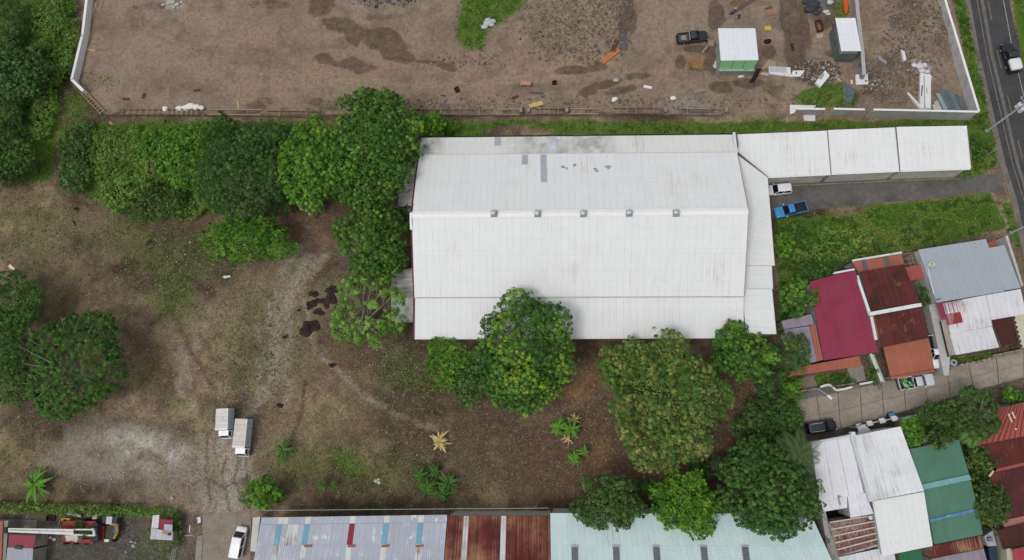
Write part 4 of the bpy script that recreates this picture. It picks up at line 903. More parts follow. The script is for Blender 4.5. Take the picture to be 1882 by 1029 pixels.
# ================================================================== YARD AT THE BOTTOM LEFT
t = thing('yard_shed', 'shed with crimson upper roof and grey lower roof, bottom left', 'shed', W(42, 1005, 0))
roofpart(t, [(17, 982), (66, 984), (61, 1008), (15, 1006)], [3.0, 3.0, 3.2, 3.2], 5, 1, sheetmat('shed_crimson', '#94404c', '#7f333f', .2, .3), .93, plaster_d); roofpart(t, [(14, 1006), (61, 1008), (58, 1065), (8, 1065)], [3.2, 3.2, 2.8, 2.8], 5, 2, sheetmat('shed_grey', '#a2a4b0', '#8f919c', .2, .3), .93, plaster_d)
MB().box(W(34, 1006, 3.35), (1.3, .5, .2), -.1).build('green_tarp', mat('#2a4f34', .8, .2, 3), t)
t = thing('yard_shed', 'scrap-patched shed roof of white, grey and crimson sheets inside the hedge', 'shed', W(300, 970, 0))
roofpart(t, [(281, 947), (293, 946), (291, 971), (278, 971)], 2.6, 2, 1, white_old); roofpart(t, [(293, 955), (318, 955), (317, 975), (291, 972)], 2.5, 2, 1, red_s); roofpart(t, [(302, 963), (317, 964), (317, 978), (301, 974)], 2.62, 2, 1, grey_sheet)
roofpart(t, [(278, 970), (318, 978), (317, 993), (276, 991)], 2.7, 4, 1, sheetmat('pale_patched', '#b9bcc2', '#a08a6a', .3, .3), .93, plaster_d)
MB().box(W(306, 980, 2.85), (1.6, .35, .06), -.15).build('loose_board', mat('#a8845c', .8, .2, 2), t); MB().box(W(311, 982, 2.95), (.4, .35, .12), -.15).build('loose_brick', mat('#4a2b2b', .8, .2, 2), t)
ribbon('slab_floor', [(4, 955), (68, 956)], [(2, 972), (67, 972)], .06, pavemat('old_slab', '#7d776c', '#55514a', .5))
t = thing('wall', 'grey block wall at the left edge beside the yard shed', 'wall', W(8, 1000, 0)); wallpart(t, [(-30, 957), (15, 957), (8, 1065), (-30, 1065)], 0, 2.4, plaster_d); roofpart(t, [(-30, 958), (6, 958), (1, 1065), (-30, 1065)], 2.55, 3, 3, terra)

# ================================================================== CONSTRUCTION SITE
conc = mat('#b3b1ae', .85, .15, .8, .18, '#85807a')
conc_w = mat('#d6d6d6', .8, .08, .9, .1, '#a5a29c')
conc_g = mat('#8f8c88', .9, .15, .8, .25)
def boundary(name, label, pts, h, th, m, capm, grp=None):
    c = pts[0]; t = thing(name, label, 'wall', W(c[0], c[1], 0), 0, grp)
    for a, c2 in zip(pts[:-1], pts[1:]):
        p, q = W(a[0], a[1], h), W(c2[0], c2[1], h)
        d = (q - p); n = max(1, round(d.length / 3.2))
        for k in range(n):
            u, v = p.lerp(q, k / n), p.lerp(q, (k + 1) / n); g = d.normalized() * .012
            MB().beam(Vector((u.x, u.y, h / 2)) + g, Vector((v.x, v.y, h / 2)) - g, th, h).build('panel', m, t)
        MB().beam(p + Vector((0, 0, .05)), q + Vector((0, 0, .05)), th + .1, .1).build('coping', capm, t)
    return t
boundary('boundary_wall', 'tall white boundary wall along the west edge of the building site', [(163, -30), (152, 62), (132, 146), (153, 167)], 1.5, .42, conc_w, mat('#e2e2e2', .8, .06, 1.2))
boundary('boundary_wall', 'white boundary wall between building site and roadside grass', [(1722, -40), (1737, 0), (1799, 205)], 2.3, .25, conc, mat('#dedee0', .8, .06, 1.2))
boundary('boundary_wall', 'longest white wall panel at the road corner of the site', [(1605, 201.5), (1798, 205.5)], 3.0, .22, conc, mat('#e2e2e4', .8, .06, 1.2), 'free-standing wall panels')
boundary('boundary_wall', 'middle free-standing white wall panel behind the grass patch', [(1532, 200), (1589, 201.5)], 2.2, .22, conc, mat('#e2e2e4', .8, .06, 1.2), 'free-standing wall panels')
boundary('boundary_wall', 'westernmost free-standing white wall panel beside a white sheet', [(1465, 200), (1516, 200.5)], 2.2, .22, conc, mat('#e2e2e4', .8, .06, 1.2), 'free-standing wall panels')
boundary('low_wall', 'thin grey site wall running down past the small white-roofed shed', [(1572, -30), (1577, 30), (1585, 95), (1588, 138)], 1.6, .5, conc_g, mat('#a8a6a6', .8, .1, 1.2))
t = thing('footing', 'square white footing block at the end of the grey wall', 'footing', G(1583, 147)); v = G(1583, 147); MB().box(v + Vector((0, 0, .12)), (2.0, 1.9, .3), -.05).build('block', conc_w, t); MB().box(v + Vector((0, .2, .4)), (.5, .5, .5), .4).build('stub', conc_g, t)
# huts
h1 = thing('site_hut', 'site hut with pale roof and bright green band on its south wall', 'hut', W(1360, 100, 0))
wq = pxq([(1326, 58), (1390, 58), (1393, 110), (1327, 110)], 5.4)
MB().prism([(p.x, p.y) for p in wq], 0, 5.35).build('wall', mat('#8e948c', .85, .15, 1.2, .2), h1)
roofpart(h1, [(1320, 52), (1388, 52), (1394, 110), (1325, 111)], [5.9, 5.9, 5.6, 5.6], 8, 1, cool_sheet, .9, None, wtrim)
s0, s1 = wq[3], wq[2]
for k in range(3):
    a, c2 = s0.lerp(s1, k / 3 + .01), s0.lerp(s1, (k + 1) / 3 - .01); MB().beam(Vector((a.x, a.y - .06, 4.0)), Vector((c2.x, c2.y - .06, 4.0)), .1, 2.6).build('green_panel', mat('#8fcf8f', .6, .08, 1.5), h1)
MB().beam(Vector((s0.x, s0.y - .3, 2.6)), Vector((s1.x, s1.y - .3, 2.6)), .5, .08).build('ledge', mat('#9aa79b', .8, .1, 1.5, .2), h1)
v = G(1382, 144); MB().add([v + Vector((-.6, -.9, .05)), v + Vector((.2, -.9, .05)), v + Vector((1.3, .8, 1.8)), v + Vector((.5, .9, 1.9))], [(0, 1, 2, 3)]).build('black_tarp', mat('#1b1b1f', .7, .2, 2), h1)
h2 = thing('site_hut', 'small white-roofed shed with dark tarpaulin sides against the grey wall', 'shed', W(1558, 75, 0))
roofpart(h2, [(1535, 33), (1572, 33), (1583, 94), (1546, 94)], [3.3, 3.3, 3.0, 3.0], 4, 2, cool_sheet, .9)
q = pxq([(1534, 45), (1568, 40), (1577, 98), (1544, 98)], 3.0); MB().prism(inset([(p.x, p.y) for p in q], 1.0), 0, 2.9).build('tarpaulin_wall', mat('#5c635f', .8, .25, 1.2), h2)
p = [G(1527, 45), G(1540, 108), G(1574, 106)]
MB().add([p[0] + Vector((0, 0, .3)), p[1] + Vector((0, 0, .1)), W(1546, 96, 2.6), W(1537, 44, 2.6)], [(0, 1, 2, 3)]).build('tarpaulin', mat('#616864', .8, .25, 1.2), h2); MB().add([p[1] + Vector((0, 0, .1)), p[2] + Vector((0, 0, .1)), W(1580, 96, 2.6), W(1546, 96, 2.6)], [(0, 1, 2, 3)]).build('tarpaulin', mat('#6d737a', .8, .25, 1.2), h2)

# formwork along the trench
wood = mat('#a58d63', .85, .25, 2, .15); wood_d = mat('#7a6a58', .9, .25, 2, .2); wood_p = mat('#b3998a', .85, .2, 2)
def formwork(label, a, c2, rungs, m, wd=1.0):
    p, q = G(*a), G(*c2); t = thing('formwork', label, 'formwork', p, 0, 'timber formwork along the trench')
    d = (q - p).normalized(); n = Vector((-d.y, d.x, 0)) * wd / 2
    for s in (-1, 1): MB().beam(p + n * s + Vector((0, 0, .25)), q + n * s + Vector((0, 0, .25)), .1, .4).build('board', m, t)
    for k in range(rungs):
        c = p.lerp(q, (k + .5) / rungs) + Vector((0, 0, .48)); MB().beam(c - n * 1.35, c + n * 1.35, .09, .07).build('rung', wood, t)
formwork('slanting timber formwork from the white wall down to the trench', (155, 170), (192, 209), 9, wood, .9)
formwork('timber formwork with rungs left of the white sack pile', (222, 207), (300, 207), 7, wood_d)
formwork('timber formwork with rungs under the white sack pile', (306, 207), (368, 207), 7, wood_d)
formwork('plain board formwork right of the white sack pile', (384, 207), (482, 208), 2, wood_p)
formwork('board formwork left of the overhanging trees', (492, 210), (590, 211), 2, wood_d)
formwork('board formwork right of the overhanging trees', (758, 207), (900, 208), 4, wood_d)
formwork('short board formwork by the yellow board', (912, 207), (956, 207), 2, wood_p)
formwork('board formwork between two post pits below the yellow board', (984, 206), (1035, 206), 3, wood_d)
formwork('board formwork between the third and fourth post pits', (1048, 206), (1100, 206), 3, wood_p)
formwork('long board formwork near the dry cement patch', (1128, 205), (1210, 205), 5, wood_d)
formwork('dusty board formwork right of the cement patch', (1242, 206), (1325, 207), 2, conc_g)
for px, lb in ((958, 'concrete column stub in the pit by the yellow board'), (972, 'second concrete stub in the pit by the yellow board'), (1042, 'concrete stub in the pit between two formworks'), (1334, 'dusty concrete stub below the site hut'), (1223, 'concrete stub in the pit beside the cement patch')):
    v = G(px, 205); mb = MB().box(v + Vector((0, 0, .35)), (.55, .8, 1.1), .05, jit=.04)
    for k in range(4): mb.tube([v + Vector((.15 * (k % 2 * 2 - 1), .25 * (k // 2 * 2 - 1), .8)), v + Vector((.16 * (k % 2 * 2 - 1), .26 * (k // 2 * 2 - 1), 1.35))], .03, 5)
    solo('column_stub', lb, 'footing', mb, conc_g, v, 'column stubs along the trench')

# boards, crates and scrap lying about
def board(name, label, cat, px, py, l, w, ang, m, n=3, th=.05, z=.06, grp=None, gap=.02, tilt=0.0):
    v = G(px, py); t = thing(name, label, cat, v, math.radians(ang), grp)
    for k in range(n):
        y = (k + .5) / n * w - w / 2
        me = MB(); me.box((rnd.uniform(-.04, .04) * l, y, z + rnd.uniform(0, .02) + tilt * y), (l * rnd.uniform(.93, 1.02), w / n - gap, th), rnd.uniform(-.01, .01), jit=.015)
        me.build('plank', m, t, local=True)
    return t
woodY, woodO, woodB, blk = mat('#c6a869', .8, .12, 2), mat('#b8733f', .8, .15, 3), mat('#5f3528', .85, .2, 2), mat('#1d1716', .8, .2, 2)
pinkb, dgrey, white_p = mat('#b07c66', .8, .15, 2), mat('#55535a', .8, .2, 2), conc_w
for r in [('board', 'pale yellow formwork board near the trench', 'board', 985, 192, 2.6, .8, 14, woodY, 3), ('board', 'dark grey board near the little table', 'board', 985, 171, 2.6, .45, -8, dgrey, 2),
          ('board', 'brown board beside the dark grey one', 'board', 947, 179, 1.1, .6, 20, woodB, 2), ('board', 'black panel with a bright gap lying on the site soil', 'panel', 840, 165, 1.2, .9, 115, blk, 2),
          ('board', 'dark slim board below the black panel', 'board', 815, 176, 1.0, .4, -15, dgrey, 2), ('pallet', 'weathered grid pallet by the trench', 'pallet', 818, 194, 1.7, .9, -20, mat('#6d655c', .9, .2, 2), 5),
          ('board', 'white slab scrap lying alone on the bare soil', 'board', 1190, 160, 1.5, .5, -15, white_p, 2), ('board', 'orange-brown board on the left of the site', 'board', 362, 166, 1.4, .5, 4, woodB, 2),
          ('board', 'rust frame lying left of the site', 'board', 232, 182, 1.5, .5, -6, woodB, 3), ('board', 'upright brown scrap with a wood stick', 'board', 265, 176, 1.1, .7, 80, woodB, 3),
          ('board', 'forked pale wood scrap by the formwork', 'wood scrap', 438, 193, 1.8, .3, -78, woodY, 2), ('board', 'pale wood scraps by the white west wall', 'wood scrap', 168, 92, 2.0, .25, -12, woodY, 2),
          ('board', 'yellow square board right of the site hut', 'board', 1411, 52, 1.2, .85, 0, mat('#c2a74f', .8, .1, 2), 2), ('board', 'narrow pale board near the top of the west wall', 'board', 185, 12, 2.8, .25, 80, wood, 2),
          ('board', 'pale concrete strip inside the west wall', 'slab', 168, 30, 6.5, .7, 80, mat('#a19488', .9, .15, 1), 2), ('board', 'small board stub on the west wall foot', 'board', 155, 70, 1.0, .35, -45, woodY, 2),
          ('board', 'slim white board by the square footing', 'board', 1565, 151, .8, .3, 90, white_p, 1), ('board', 'pale plank lying alone left of the acacia trees', 'plank', 22, 492, 1.5, .6, -38, mat('#cfc5a0', .8, .1, 2), 2),
          ('board', 'dark stick beside the shrubs on the left lot', 'log', 137, 410, 1.3, .35, -55, mat('#3b302a', .9, .2, 2), 2), ('board', 'grey lattice scrap east of the sand heap', 'grate', 1287, 168, 2.0, .6, 3, conc_g, 5),
          ('board', 'dark stick lying near the pits', 'stick', 1060, 178, .9, .18, 70, dgrey, 1), ('board', 'brown crate lid in the upper right site', 'board', 1412, 15, 1.2, .4, 10, mat('#77503c', .8, .2, 3), 6),
          ('board', 'reddish brick row above the yellow square board', 'brick row', 1417, 27, 1.7, .4, 0, mat('#9a6248', .8, .2, 3), 1), ('board', 'dark brown post lying by the muddy strip', 'post', 1457, 90, 2.1, .5, 100, mat('#3b201b', .8, .2, 2), 2)]: board(*r)
t = thing('work_table', 'pinkish topped work table standing in the middle of the site', 'table', G(967, 158)); v = G(967, 158)
MB().box(v + Vector((0, .15, .85)), (1.9, .8, .06), -.12).build('table_top', pinkb, t)
for a, c2 in ((-.8, -.2), (.8, -.3), (-.8, .45), (.8, .35)): MB().box(v + Vector((a, c2, .41)), (.08, .08, .82)).build('leg', wood_d, t)
def crate(label, px, py, s, h, ang, m, m2):
    v = G(px, py); t = thing('crate', label, 'crate', v, math.radians(ang)); th = .05
    for sx in (-1, 1): MB().box((sx * (s[0] / 2 - th / 2), 0, h / 2), (th, s[1], h)).build('side', m, t, local=True); MB().box((0, sx * (s[1] / 2 - th / 2), h / 2), (s[0] - 2 * th, th, h)).build('end', m, t, local=True)
    MB().box((0, 0, .04), (s[0] - 2 * th, s[1] - 2 * th, .05)).build('bottom', m2, t, local=True); return t
crate('small black open box on the bare soil', 1019, 153, (.75, .7), .5, 0, blk, blk); crate('brown open crate left of the small white-roofed shed', 1504, 50, (1.0, 2.0), .8, 8, woodB, mat('#8b6a4c', .8, .2, 2))
crate('red rusty frame box behind the crane truck', 95, 952, (1.5, .9), .4, -3, mat('#7a2f2c', .8, .2, 2), blk)
board('lumber_stack', 'orange timber stack lying diagonally by the stone heap', 'lumber', 1122, 103, 4.0, .9, 38, woodO, 6, .12, .1)
board('rebar_bundle', 'rusty bundle of rods above the orange timber', 'rods', 1130, 84, 2.6, .9, 72, mat('#5b4438', .8, .2, 3), 8, .07, .06, gap=.04)
v = G(1146, 80); solo('rubber_mat', 'dark grey rounded mat by the orange timber', 'mat', MB().prism([(v.x + a, v.y + c2) for a, c2 in ((-.55, -1.2), (.5, -1.2), (.65, -1.0), (.75, 1.0), (.6, 1.3), (-.4, 1.3), (-.6, 1.1), (-.72, -1.0))], v.z + .02, v.z + .1), dgrey, v)
# long dark trestle plank at the top and ladder-like rails
board('gangway', 'long dark plank gangway at the top of the site', 'gangway', 1364, 12, 5.6, .7, 32, mat('#5d5247', .9, .2, 2), 3, .07, .1)
board('plywood', 'brown plywood lying beside the dark gangway', 'plywood', 1356, 4, 2.4, 1.6, 33, mat('#6d5942', .85, .15, 2), 2, .04, .05)
# concrete slabs and fallen panels
def slab(name, label, pts, z0, th, m, extra=None, cat='slab'):
    c = pts[0]; v = G(*c); t = thing(name, label, cat, v)
    q = [G(*p) for p in pts]; zz = max(p.z for p in q) + z0
    MB().prism([(p.x, p.y) for p in q], zz - .25, zz + th).build('slab', m, t)
    if extra:
        for i, (pp, mm) in enumerate(extra):
            e = [G(*p) for p in pp]; MB().prism([(p.x, p.y) for p in e], zz + th - .02, zz + th + .05 + .01 * i).build('face_panel', mm, t)
pan_g = mat('#b3b4ba', .75, .1, 1.2)
slab('precast_block', 'long white fallen panel with grey face, beside the site hut', [(1411, 126), (1451, 126), (1453, 142), (1412, 138)], .05, .25, conc_w, [([(1413, 125), (1444, 126), (1445, 136), (1413, 135)], pan_g)])
slab('precast_block', 'white fallen panel with black mark near the rubble', [(1456, 132), (1478, 131), (1470, 142), (1452, 142)], .05, .25, conc_w, [([(1461, 134), (1463, 134), (1463, 138), (1461, 138)], blk)])
slab('precast_block', 'broken white panel tilted across the rubble pile', [(1514, 132), (1523, 142), (1505, 164), (1496, 155)], .25, .3, conc_w, [([(1511, 137), (1513, 139), (1506, 150), (1503, 148)], conc_g)])
slab('precast_block', 'stack of long white beams lying by the road wall', [(1689, 136), (1708, 140), (1707, 203), (1687, 203)], .05, .4, conc_w, [([(1695, 142), (1696.3, 142), (1696.3, 202), (1695, 202)], conc_g), ([(1691, 160), (1693, 160), (1691, 180), (1689, 180)], dgrey), ([(1699, 165), (1700, 165), (1700, 175), (1699, 175)], conc_g)])
slab('precast_block', 'slim white beam leaning towards the beam stack', [(1666, 172), (1668, 171), (1691, 199), (1687, 201)], .1, .25, conc_w)
slab('precast_block', 'white rock-like beam lying in the stony area', [(1654, 94), (1660, 97), (1664, 112), (1659, 114)], .1, .3, conc_w)
slab('precast_block', 'pair of grey blocks in the stony area', [(1613, 106), (1629, 115), (1627, 120), (1611, 111)], .05, .3, conc_g)
slab('white_sheet', 'white sheet propped on the end wall panel', [(1450, 195), (1497, 197), (1496, 200), (1450, 213)], .5, .04, conc_w, cat='sheet')
slab('white_sheet', 'white sheet lying in the grass before the end wall panel', [(1476, 212), (1498, 212), (1498, 223), (1478, 222)], .05, .05, conc_w, cat='sheet')
slab('stone_slab', 'flat pale stone slabs between pickup and hut', [(1301, 74), (1312, 74), (1311, 86), (1301, 85)], .05, .2, mat('#8d7f70', .9, .15, 1.5)); slab('stone_slab', 'long flat stone above the sand heap', [(1299, 84), (1302, 87), (1292, 99), (1288, 97)], .05, .2, mat('#8b7b68', .9, .15, 1.5))
slab('stone_slab', 'pale broken slab right of the site hut', [(1412, 110), (1425, 115), (1426, 124), (1398, 128)], .02, .15, mat('#a08c78', .9, .12, 1.5)); slab('stone_slab', 'pale block under the brown crate', [(1499, 65), (1511, 62), (1512, 70), (1501, 73)], .02, .25, mat('#a39a8e', .9, .15, 1.5))
# sheets of dark roofing stacked in the corner
t = thing('sheet_stack', 'stack of grey-green roofing sheets in the corner of the site wall', 'sheet stack', G(1745, 190))
for k, (x, y, l, m) in enumerate(((1718, 198, 1.0, conc), (1723, 195, 1.4, conc), (1730, 188, 2.6, mat('#8f9a9c', .6, .15, 2)), (1738, 186, 3.2, mat('#5f6d72', .6, .15, 2)), (1746, 186, 3.2, mat('#59666b', .6, .15, 2)), (1754, 187, 3.0, mat('#647175', .6, .15, 2)), (1762, 190, 2.6, mat('#515d60', .6, .15, 2)), (1768, 192, 2.2, mat('#5a6664', .6, .15, 2)))):
    v = G(x, y); MB().box(v + Vector((0, 0, .12 + .03 * (k % 3))), (l * 1.25, .66, .1), math.radians(108 - k * .8), 0, 0, .03).build('sheet', m, t)
t = thing('sheet_stack', 'blue-grey roofing sheets dropped beside the grass patch', 'sheet stack', G(1556, 175))
for k in range(5): v = G(1552 + 3.2 * k, 172 + k * 1.2); MB().box(v + Vector((0, 0, .1 + .04 * k)), (3.8 - .3 * k, .55, .06), math.radians(88 - 6 * k), 0, 0, .04).build('sheet', mat('#59636b', .6, .2, 2), t)
t = thing('orange_mesh', 'strip of orange safety mesh above the small white-roofed shed', 'mesh', G(1552, 14)); v = G(1552, 14); MB().prism([(v.x - .2, v.y - 1.2), (v.x + .1, v.y - 1.5), (v.x + .45, v.y), (v.x + .35, v.y + 1.3), (v.x - .2, v.y + 1.2)], v.z, v.z + .5).build('mesh_roll', mat('#d0531f', .7, .12, 2), t)
# sacks, drums, small heaps
def lump(c, r, sz=(1, 1, .7), n=2, jit=.18):
    bm = bmesh.new(); bmesh.ops.create_icosphere(bm, subdivisions=n, radius=r); vs = []
    for v in bm.verts: k = 1 + rnd.uniform(-jit, jit); vs.append(Vector((v.co.x * sz[0] * k, v.co.y * sz[1] * k, v.co.z * sz[2] * k)) + Vector(c))
    fs = [tuple(x.index for x in f.verts) for f in bm.faces]; bm.free(); return vs, fs
def heap(name, label, cat, items, m, part='sack', sz=(1.2, .8, .5)):
    v = G(items[0][0], items[0][1]); t = thing(name, label, cat, v)
    for px, py, r in items: g = G(px, py); MB().add(*lump(g + Vector((0, 0, r * .3)), r, sz, 2, .1)).build(part, m, t, smooth=True)
sack = mat('#dcdcda', .8, .08, 2)
heap('sack_pile', 'pile of white sacks by the trench formwork', 'sacks', [(331, 200, .7), (342, 199, .7), (352, 197, .9), (362, 198, .8), (370, 199, .6), (345, 201, .5)], sack)
heap('sack_pile', 'single upright white sack left of the sack pile', 'sack', [(304, 199, .5), (304, 202, .45)], sack)
heap('sack_pile', 'white and grey sacks on the green patch', 'sacks', [(891, 50, .6), (898, 43, .8), (905, 40, .6), (897, 37, .5), (903, 46, .5)], mat('#b4b8ba', .8, .15, 2))
heap('lime_heap', 'spilled white lime at the top left of the site', 'lime', [(310, 6, .35), (318, 4, .5), (326, 8, .4), (320, 13, .3), (300, 9, .3), (334, 4, .3)], mat('#a9aaa6', .9, .12, 2), 'heap', (1.3, .9, .3))
heap('lime_heap', 'fan of white lime at the end of the beam stack', 'lime', [(1680, 120, .4), (1690, 122, .6), (1698, 120, .45), (1694, 130, .5), (1704, 132, .35), (1709, 142, .3)], mat('#c9c4c6', .9, .12, 2), 'heap', (1.2, 1.0, .25))
heap('sack_pile', 'clear bag of scrap beside the site hut', 'bag', [(1317, 122, .6), (1318, 118, .5), (1321, 124, .45)], mat('#b9bcc4', .6, .15, 2)); heap('sack_pile', 'yellow and blue bag top by the hut wall', 'bag', [(1317, 114, .38), (1321, 110, .4)], mat('#c79a3a', .7, .1, 2))
heap('sack_pile', 'pair of white pots on the ground below the hut', 'pots', [(1360, 141, .32), (1364, 140, .3)], sack); heap('sack_pile', 'yellow bundle by the black tarpaulin', 'bundle', [(1394, 135, .5), (1391, 136, .35)], mat('#c08a2c', .7, .12, 2)); heap('sack_pile', 'two pale drums left of the long fallen panel', 'drums', [(1402, 136, .45), (1409, 137, .45)], mat('#a7a79c', .8, .12, 2))
heap('tyre_heap', 'small black heap east of the site hut', 'heap', [(1410, 77, .55), (1412, 75, .4)], blk, 'lump')
heap('rubbish', 'black rubbish bags at the top right of the site', 'bags', [(1488, 18, .9), (1494, 10, 1.0), (1490, 6, .8), (1482, 4, .7), (1500, 24, .6)], mat('#3a3a42', .7, .25, 2), 'bag'); heap('rubbish', 'blue-grey rubble bags beside the orange mesh', 'bags', [(1512, 10, .7), (1516, 16, .6), (1510, 3, .8)], mat('#5d6468', .7, .25, 2), 'bag')
heap('rubbish', 'white plastic scrap beside the black rubbish bags', 'scrap', [(1518, 22, .5), (1522, 26, .4), (1524, 5, .6)], mat('#b9b6ac', .7, .15, 2), 'scrap')
heap('white_stone', 'white tub near the trench pits', 'tub', [(1130, 182, .45), (1128, 185, .35)], sack); heap('white_stone', 'pale sack by the pit beside the cement patch', 'sack', [(1237, 181, .5)], sack); heap('white_stone', 'glassy heap in the middle of the bare soil', 'heap', [(1132, 148, .5), (1134, 146, .4)], mat('#9aa09c', .6, .15, 2))
heap('concrete_lump', 'rusty white lump with a brick, alone at the trench corner', 'lump', [(206, 228, .35), (203, 225, .3)], mat('#b08474', .8, .15, 2), 'lump')
heap('white_stone', 'white styrofoam block in the middle of the left lot', 'block', [(416, 509, .45), (421, 508, .35)], sack, 'block', (1.2, .6, .5)); heap('white_stone', 'white rubble on the lot between the banana plants', 'rubble', [(692, 884, .4), (697, 887, .3), (696, 881, .25)], mat('#b9b2aa', .8, .2, 2), 'stone')
heap('white_stone', 'pale block at the kerb near the lane', 'block', [(317, 915, .45)], mat('#9b978c', .8, .15, 2), 'block', (1, .8, .5))
# dark clods dumped on the lot
clod = mat('#342a25', .95, .45, 3, .3, '#4a3d33')
def clodmesh(g, r):
    N, K = 22, 6; ph = [rnd.uniform(0, 6.28) for _ in range(4)]; vs = [g + Vector((0, 0, r * .26))]; fs = []
    for k in range(1, K + 1):
        for j in range(N):
            t2 = 2 * math.pi * j / N; q = k / K; ro = r * (1 + .22 * math.sin(2 * t2 + ph[0]) + .14 * math.sin(3 * t2 + ph[1]) + .09 * math.sin(5 * t2 + ph[2])) * q * (1 + rnd.uniform(-.08, .08))
            vs.append(g + Vector((ro * math.cos(t2) * 1.1, ro * math.sin(t2) * .85, r * .28 * (1 - q ** 2) * rnd.uniform(.55, 1.3) - (.06 if k == K else 0))))
    for j in range(N): fs.append((0, 1 + j, 1 + (j + 1) % N))
    for k in range(K - 1):
        for j in range(N): a = 1 + k * N; fs.append((a + j, a + N + j, a + N + (j + 1) % N, a + (j + 1) % N))
    return vs, fs
for px, py, r, lb in [(569, 602, 1.7, 'large dark earth heap dumped on the lot'), (577, 540, .8, 'dark clod left of the clod cluster'), (610, 532, 1.0, 'topmost dark clod of the cluster'), (608, 548, 1.2, 'biggest dark clod of the cluster'), (594, 553, .9, 'dark clod in the middle of the cluster'), (579, 555, .9, 'dark clod at the lower left of the cluster'), (569, 561, .8, 'leftmost dark clod of the cluster'), (586, 573, .9, 'lowest dark clod of the cluster'), (601, 560, .7, 'dark clod under the biggest one'), (525, 619, .5, 'lone dark clod left of the large heap'), (611, 671, .6, 'lone dark clod south of the sparse tree'), (515, 745, .6, 'lone dark clod on the pale wheel track'), (141, 384, .6, 'dark tree stump by the shrubs on the left lot'), (275, 444, .5, 'dark stump on the grassy left lot'), (550, 570, .4, 'small dark clod beside the cluster')]:
    g = G(px, py); v, f = clodmesh(g, r); mb = MB(); mb.add(v, f); solo('earth_clod', lb, 'earth clod', mb, clod, g, 'dark earth clods on the lot', False)

# ================================================================== VEHICLES
glass = mat('#15181c', .12, .05, 2, 0, spec=.6, bump=0); tyre_m = mat('#17171a', .9, .1, 4); rim_m = mat('#8b8e92', .4, .1, 4); lamp_m = mat('#dfe3e6', .2, .05, 4, bump=0); tail_m = mat('#8d1c20', .3, .05, 4, bump=0); black_p = mat('#1c1c1f', .7, .1, 3)
def paint(h, rough=.28):
    k = ('car', h)
    if k not in MATS:
        b = NB('car_paint_' + h.strip('#')); c = b.scalec(lin(h), b.mapr(b.noise(2.5, 5), .3, .7, .9, 1.08)); b.b.inputs['Coat Weight'].default_value = .35; b.b.inputs['Coat Roughness'].default_value = .15; MATS[k] = b.out(c, rough, .0, .45)
    return MATS[k]
def loft(st, n=20, p=5.0):
    mb = MB()
    for x, w, z0, z1 in st:
        for j in range(n):
            t = 2 * math.pi * j / n; c, s = math.cos(t), math.sin(t)
            y = math.copysign(abs(c) ** (2 / p), c) * w; z = (z0 + z1) / 2 + math.copysign(abs(s) ** (2 / p), s) * (z1 - z0) / 2
            mb.v.append(Vector((x, y, z)))
    for i in range(len(st) - 1):
        for j in range(n): mb.f.append((i * n + j, i * n + (j + 1) % n, (i + 1) * n + (j + 1) % n, (i + 1) * n + j))
    mb.f.append(tuple(range(n))[::-1]); mb.f.append(tuple((len(st) - 1) * n + j for j in range(n)))
    return mb
def cabin(t, x0, x1, tx0, tx1, w0, w1, z0, z1, m, roofm=None, wins=True, mid=None):
    B = [Vector((x0, -w0, z0)), Vector((x1, -w0, z0)), Vector((x1, w0, z0)), Vector((x0, w0, z0))]
    T = [Vector((tx0, -w1, z1)), Vector((tx1, -w1, z1)), Vector((tx1, w1, z1)), Vector((tx0, w1, z1))]
    MB().add(B + T, [(0, 1, 5, 4), (1, 2, 6, 5), (2, 3, 7, 6), (3, 0, 4, 7), (4, 5, 6, 7)]).build('cabin', m, t, local=True)
    ro = loft([(tx0 - .04, w1 * .7, z1 - .03, z1 + .02), (tx0 + .1, w1 * .98, z1 - .05, z1 + .045), ((tx0 + tx1) / 2, w1 * 1.02, z1 - .05, z1 + .07), (tx1 - .12, w1 * .98, z1 - .05, z1 + .045), (tx1 + .03, w1 * .8, z1 - .04, z1 + .015)], 16, 4)
    ro.build('roof', roofm or m, t, local=True, smooth=True)
    def win(name, a, b2, c2, d, nrm, k0=.06, k1=.94, h0=.12, h1=.92):
        P = lambda u, v: (a * (1 - u) + b2 * u) * (1 - v) + (d * (1 - u) + c2 * u) * v + nrm * .012
        MB().add([P(k0, h0), P(k1, h0), P(k1, h1), P(k0, h1)], [(0, 1, 2, 3)]).build(name, glass, t, local=True)
    if wins:
        win('windshield', B[1], B[2], T[2], T[1], Vector((.6, 0, .8)), .04, .96, .04, .97); win('rear_window', B[3], B[0], T[0], T[3], Vector((-.8, 0, .5)))
        for s, (a, b2, c2, d) in ((-1, (B[0], B[1], T[1], T[0])), (1, (B[2], B[3], T[3], T[2]))):
            win('side_window', a, b2, c2, d, Vector((0, s, .2)), .05, .47); win('side_window', a, b2, c2, d, Vector((0, s, .2)), .53, .95)
def wheels(t, xs_, w, r=.35, wd=.24):
    for x in xs_:
        for s in (-1, 1):
            o = MB().tube([(x, s * (w - wd), r), (x, s * (w - wd * .8), r), (x, s * (w - .03), r), (x, s * w, r)], [r * .9, r, r, r * .9], 16).build('wheel', tyre_m, t, local=True, smooth=False)
            MB().tube([(x, s * (w + .002), r), (x, s * (w + .012), r)], r * .6, 12).build('rim', rim_m, o, local=True)
def place(rear, front, z=.6):
    a, b2 = W(rear[0], rear[1], z), W(front[0], front[1], z); c = (a + b2) / 2
    return Vector((c.x, c.y, .05 if (1400 < rear[0]) else gz(c.x, c.y))), math.atan2(b2.y - a.y, b2.x - a.x)
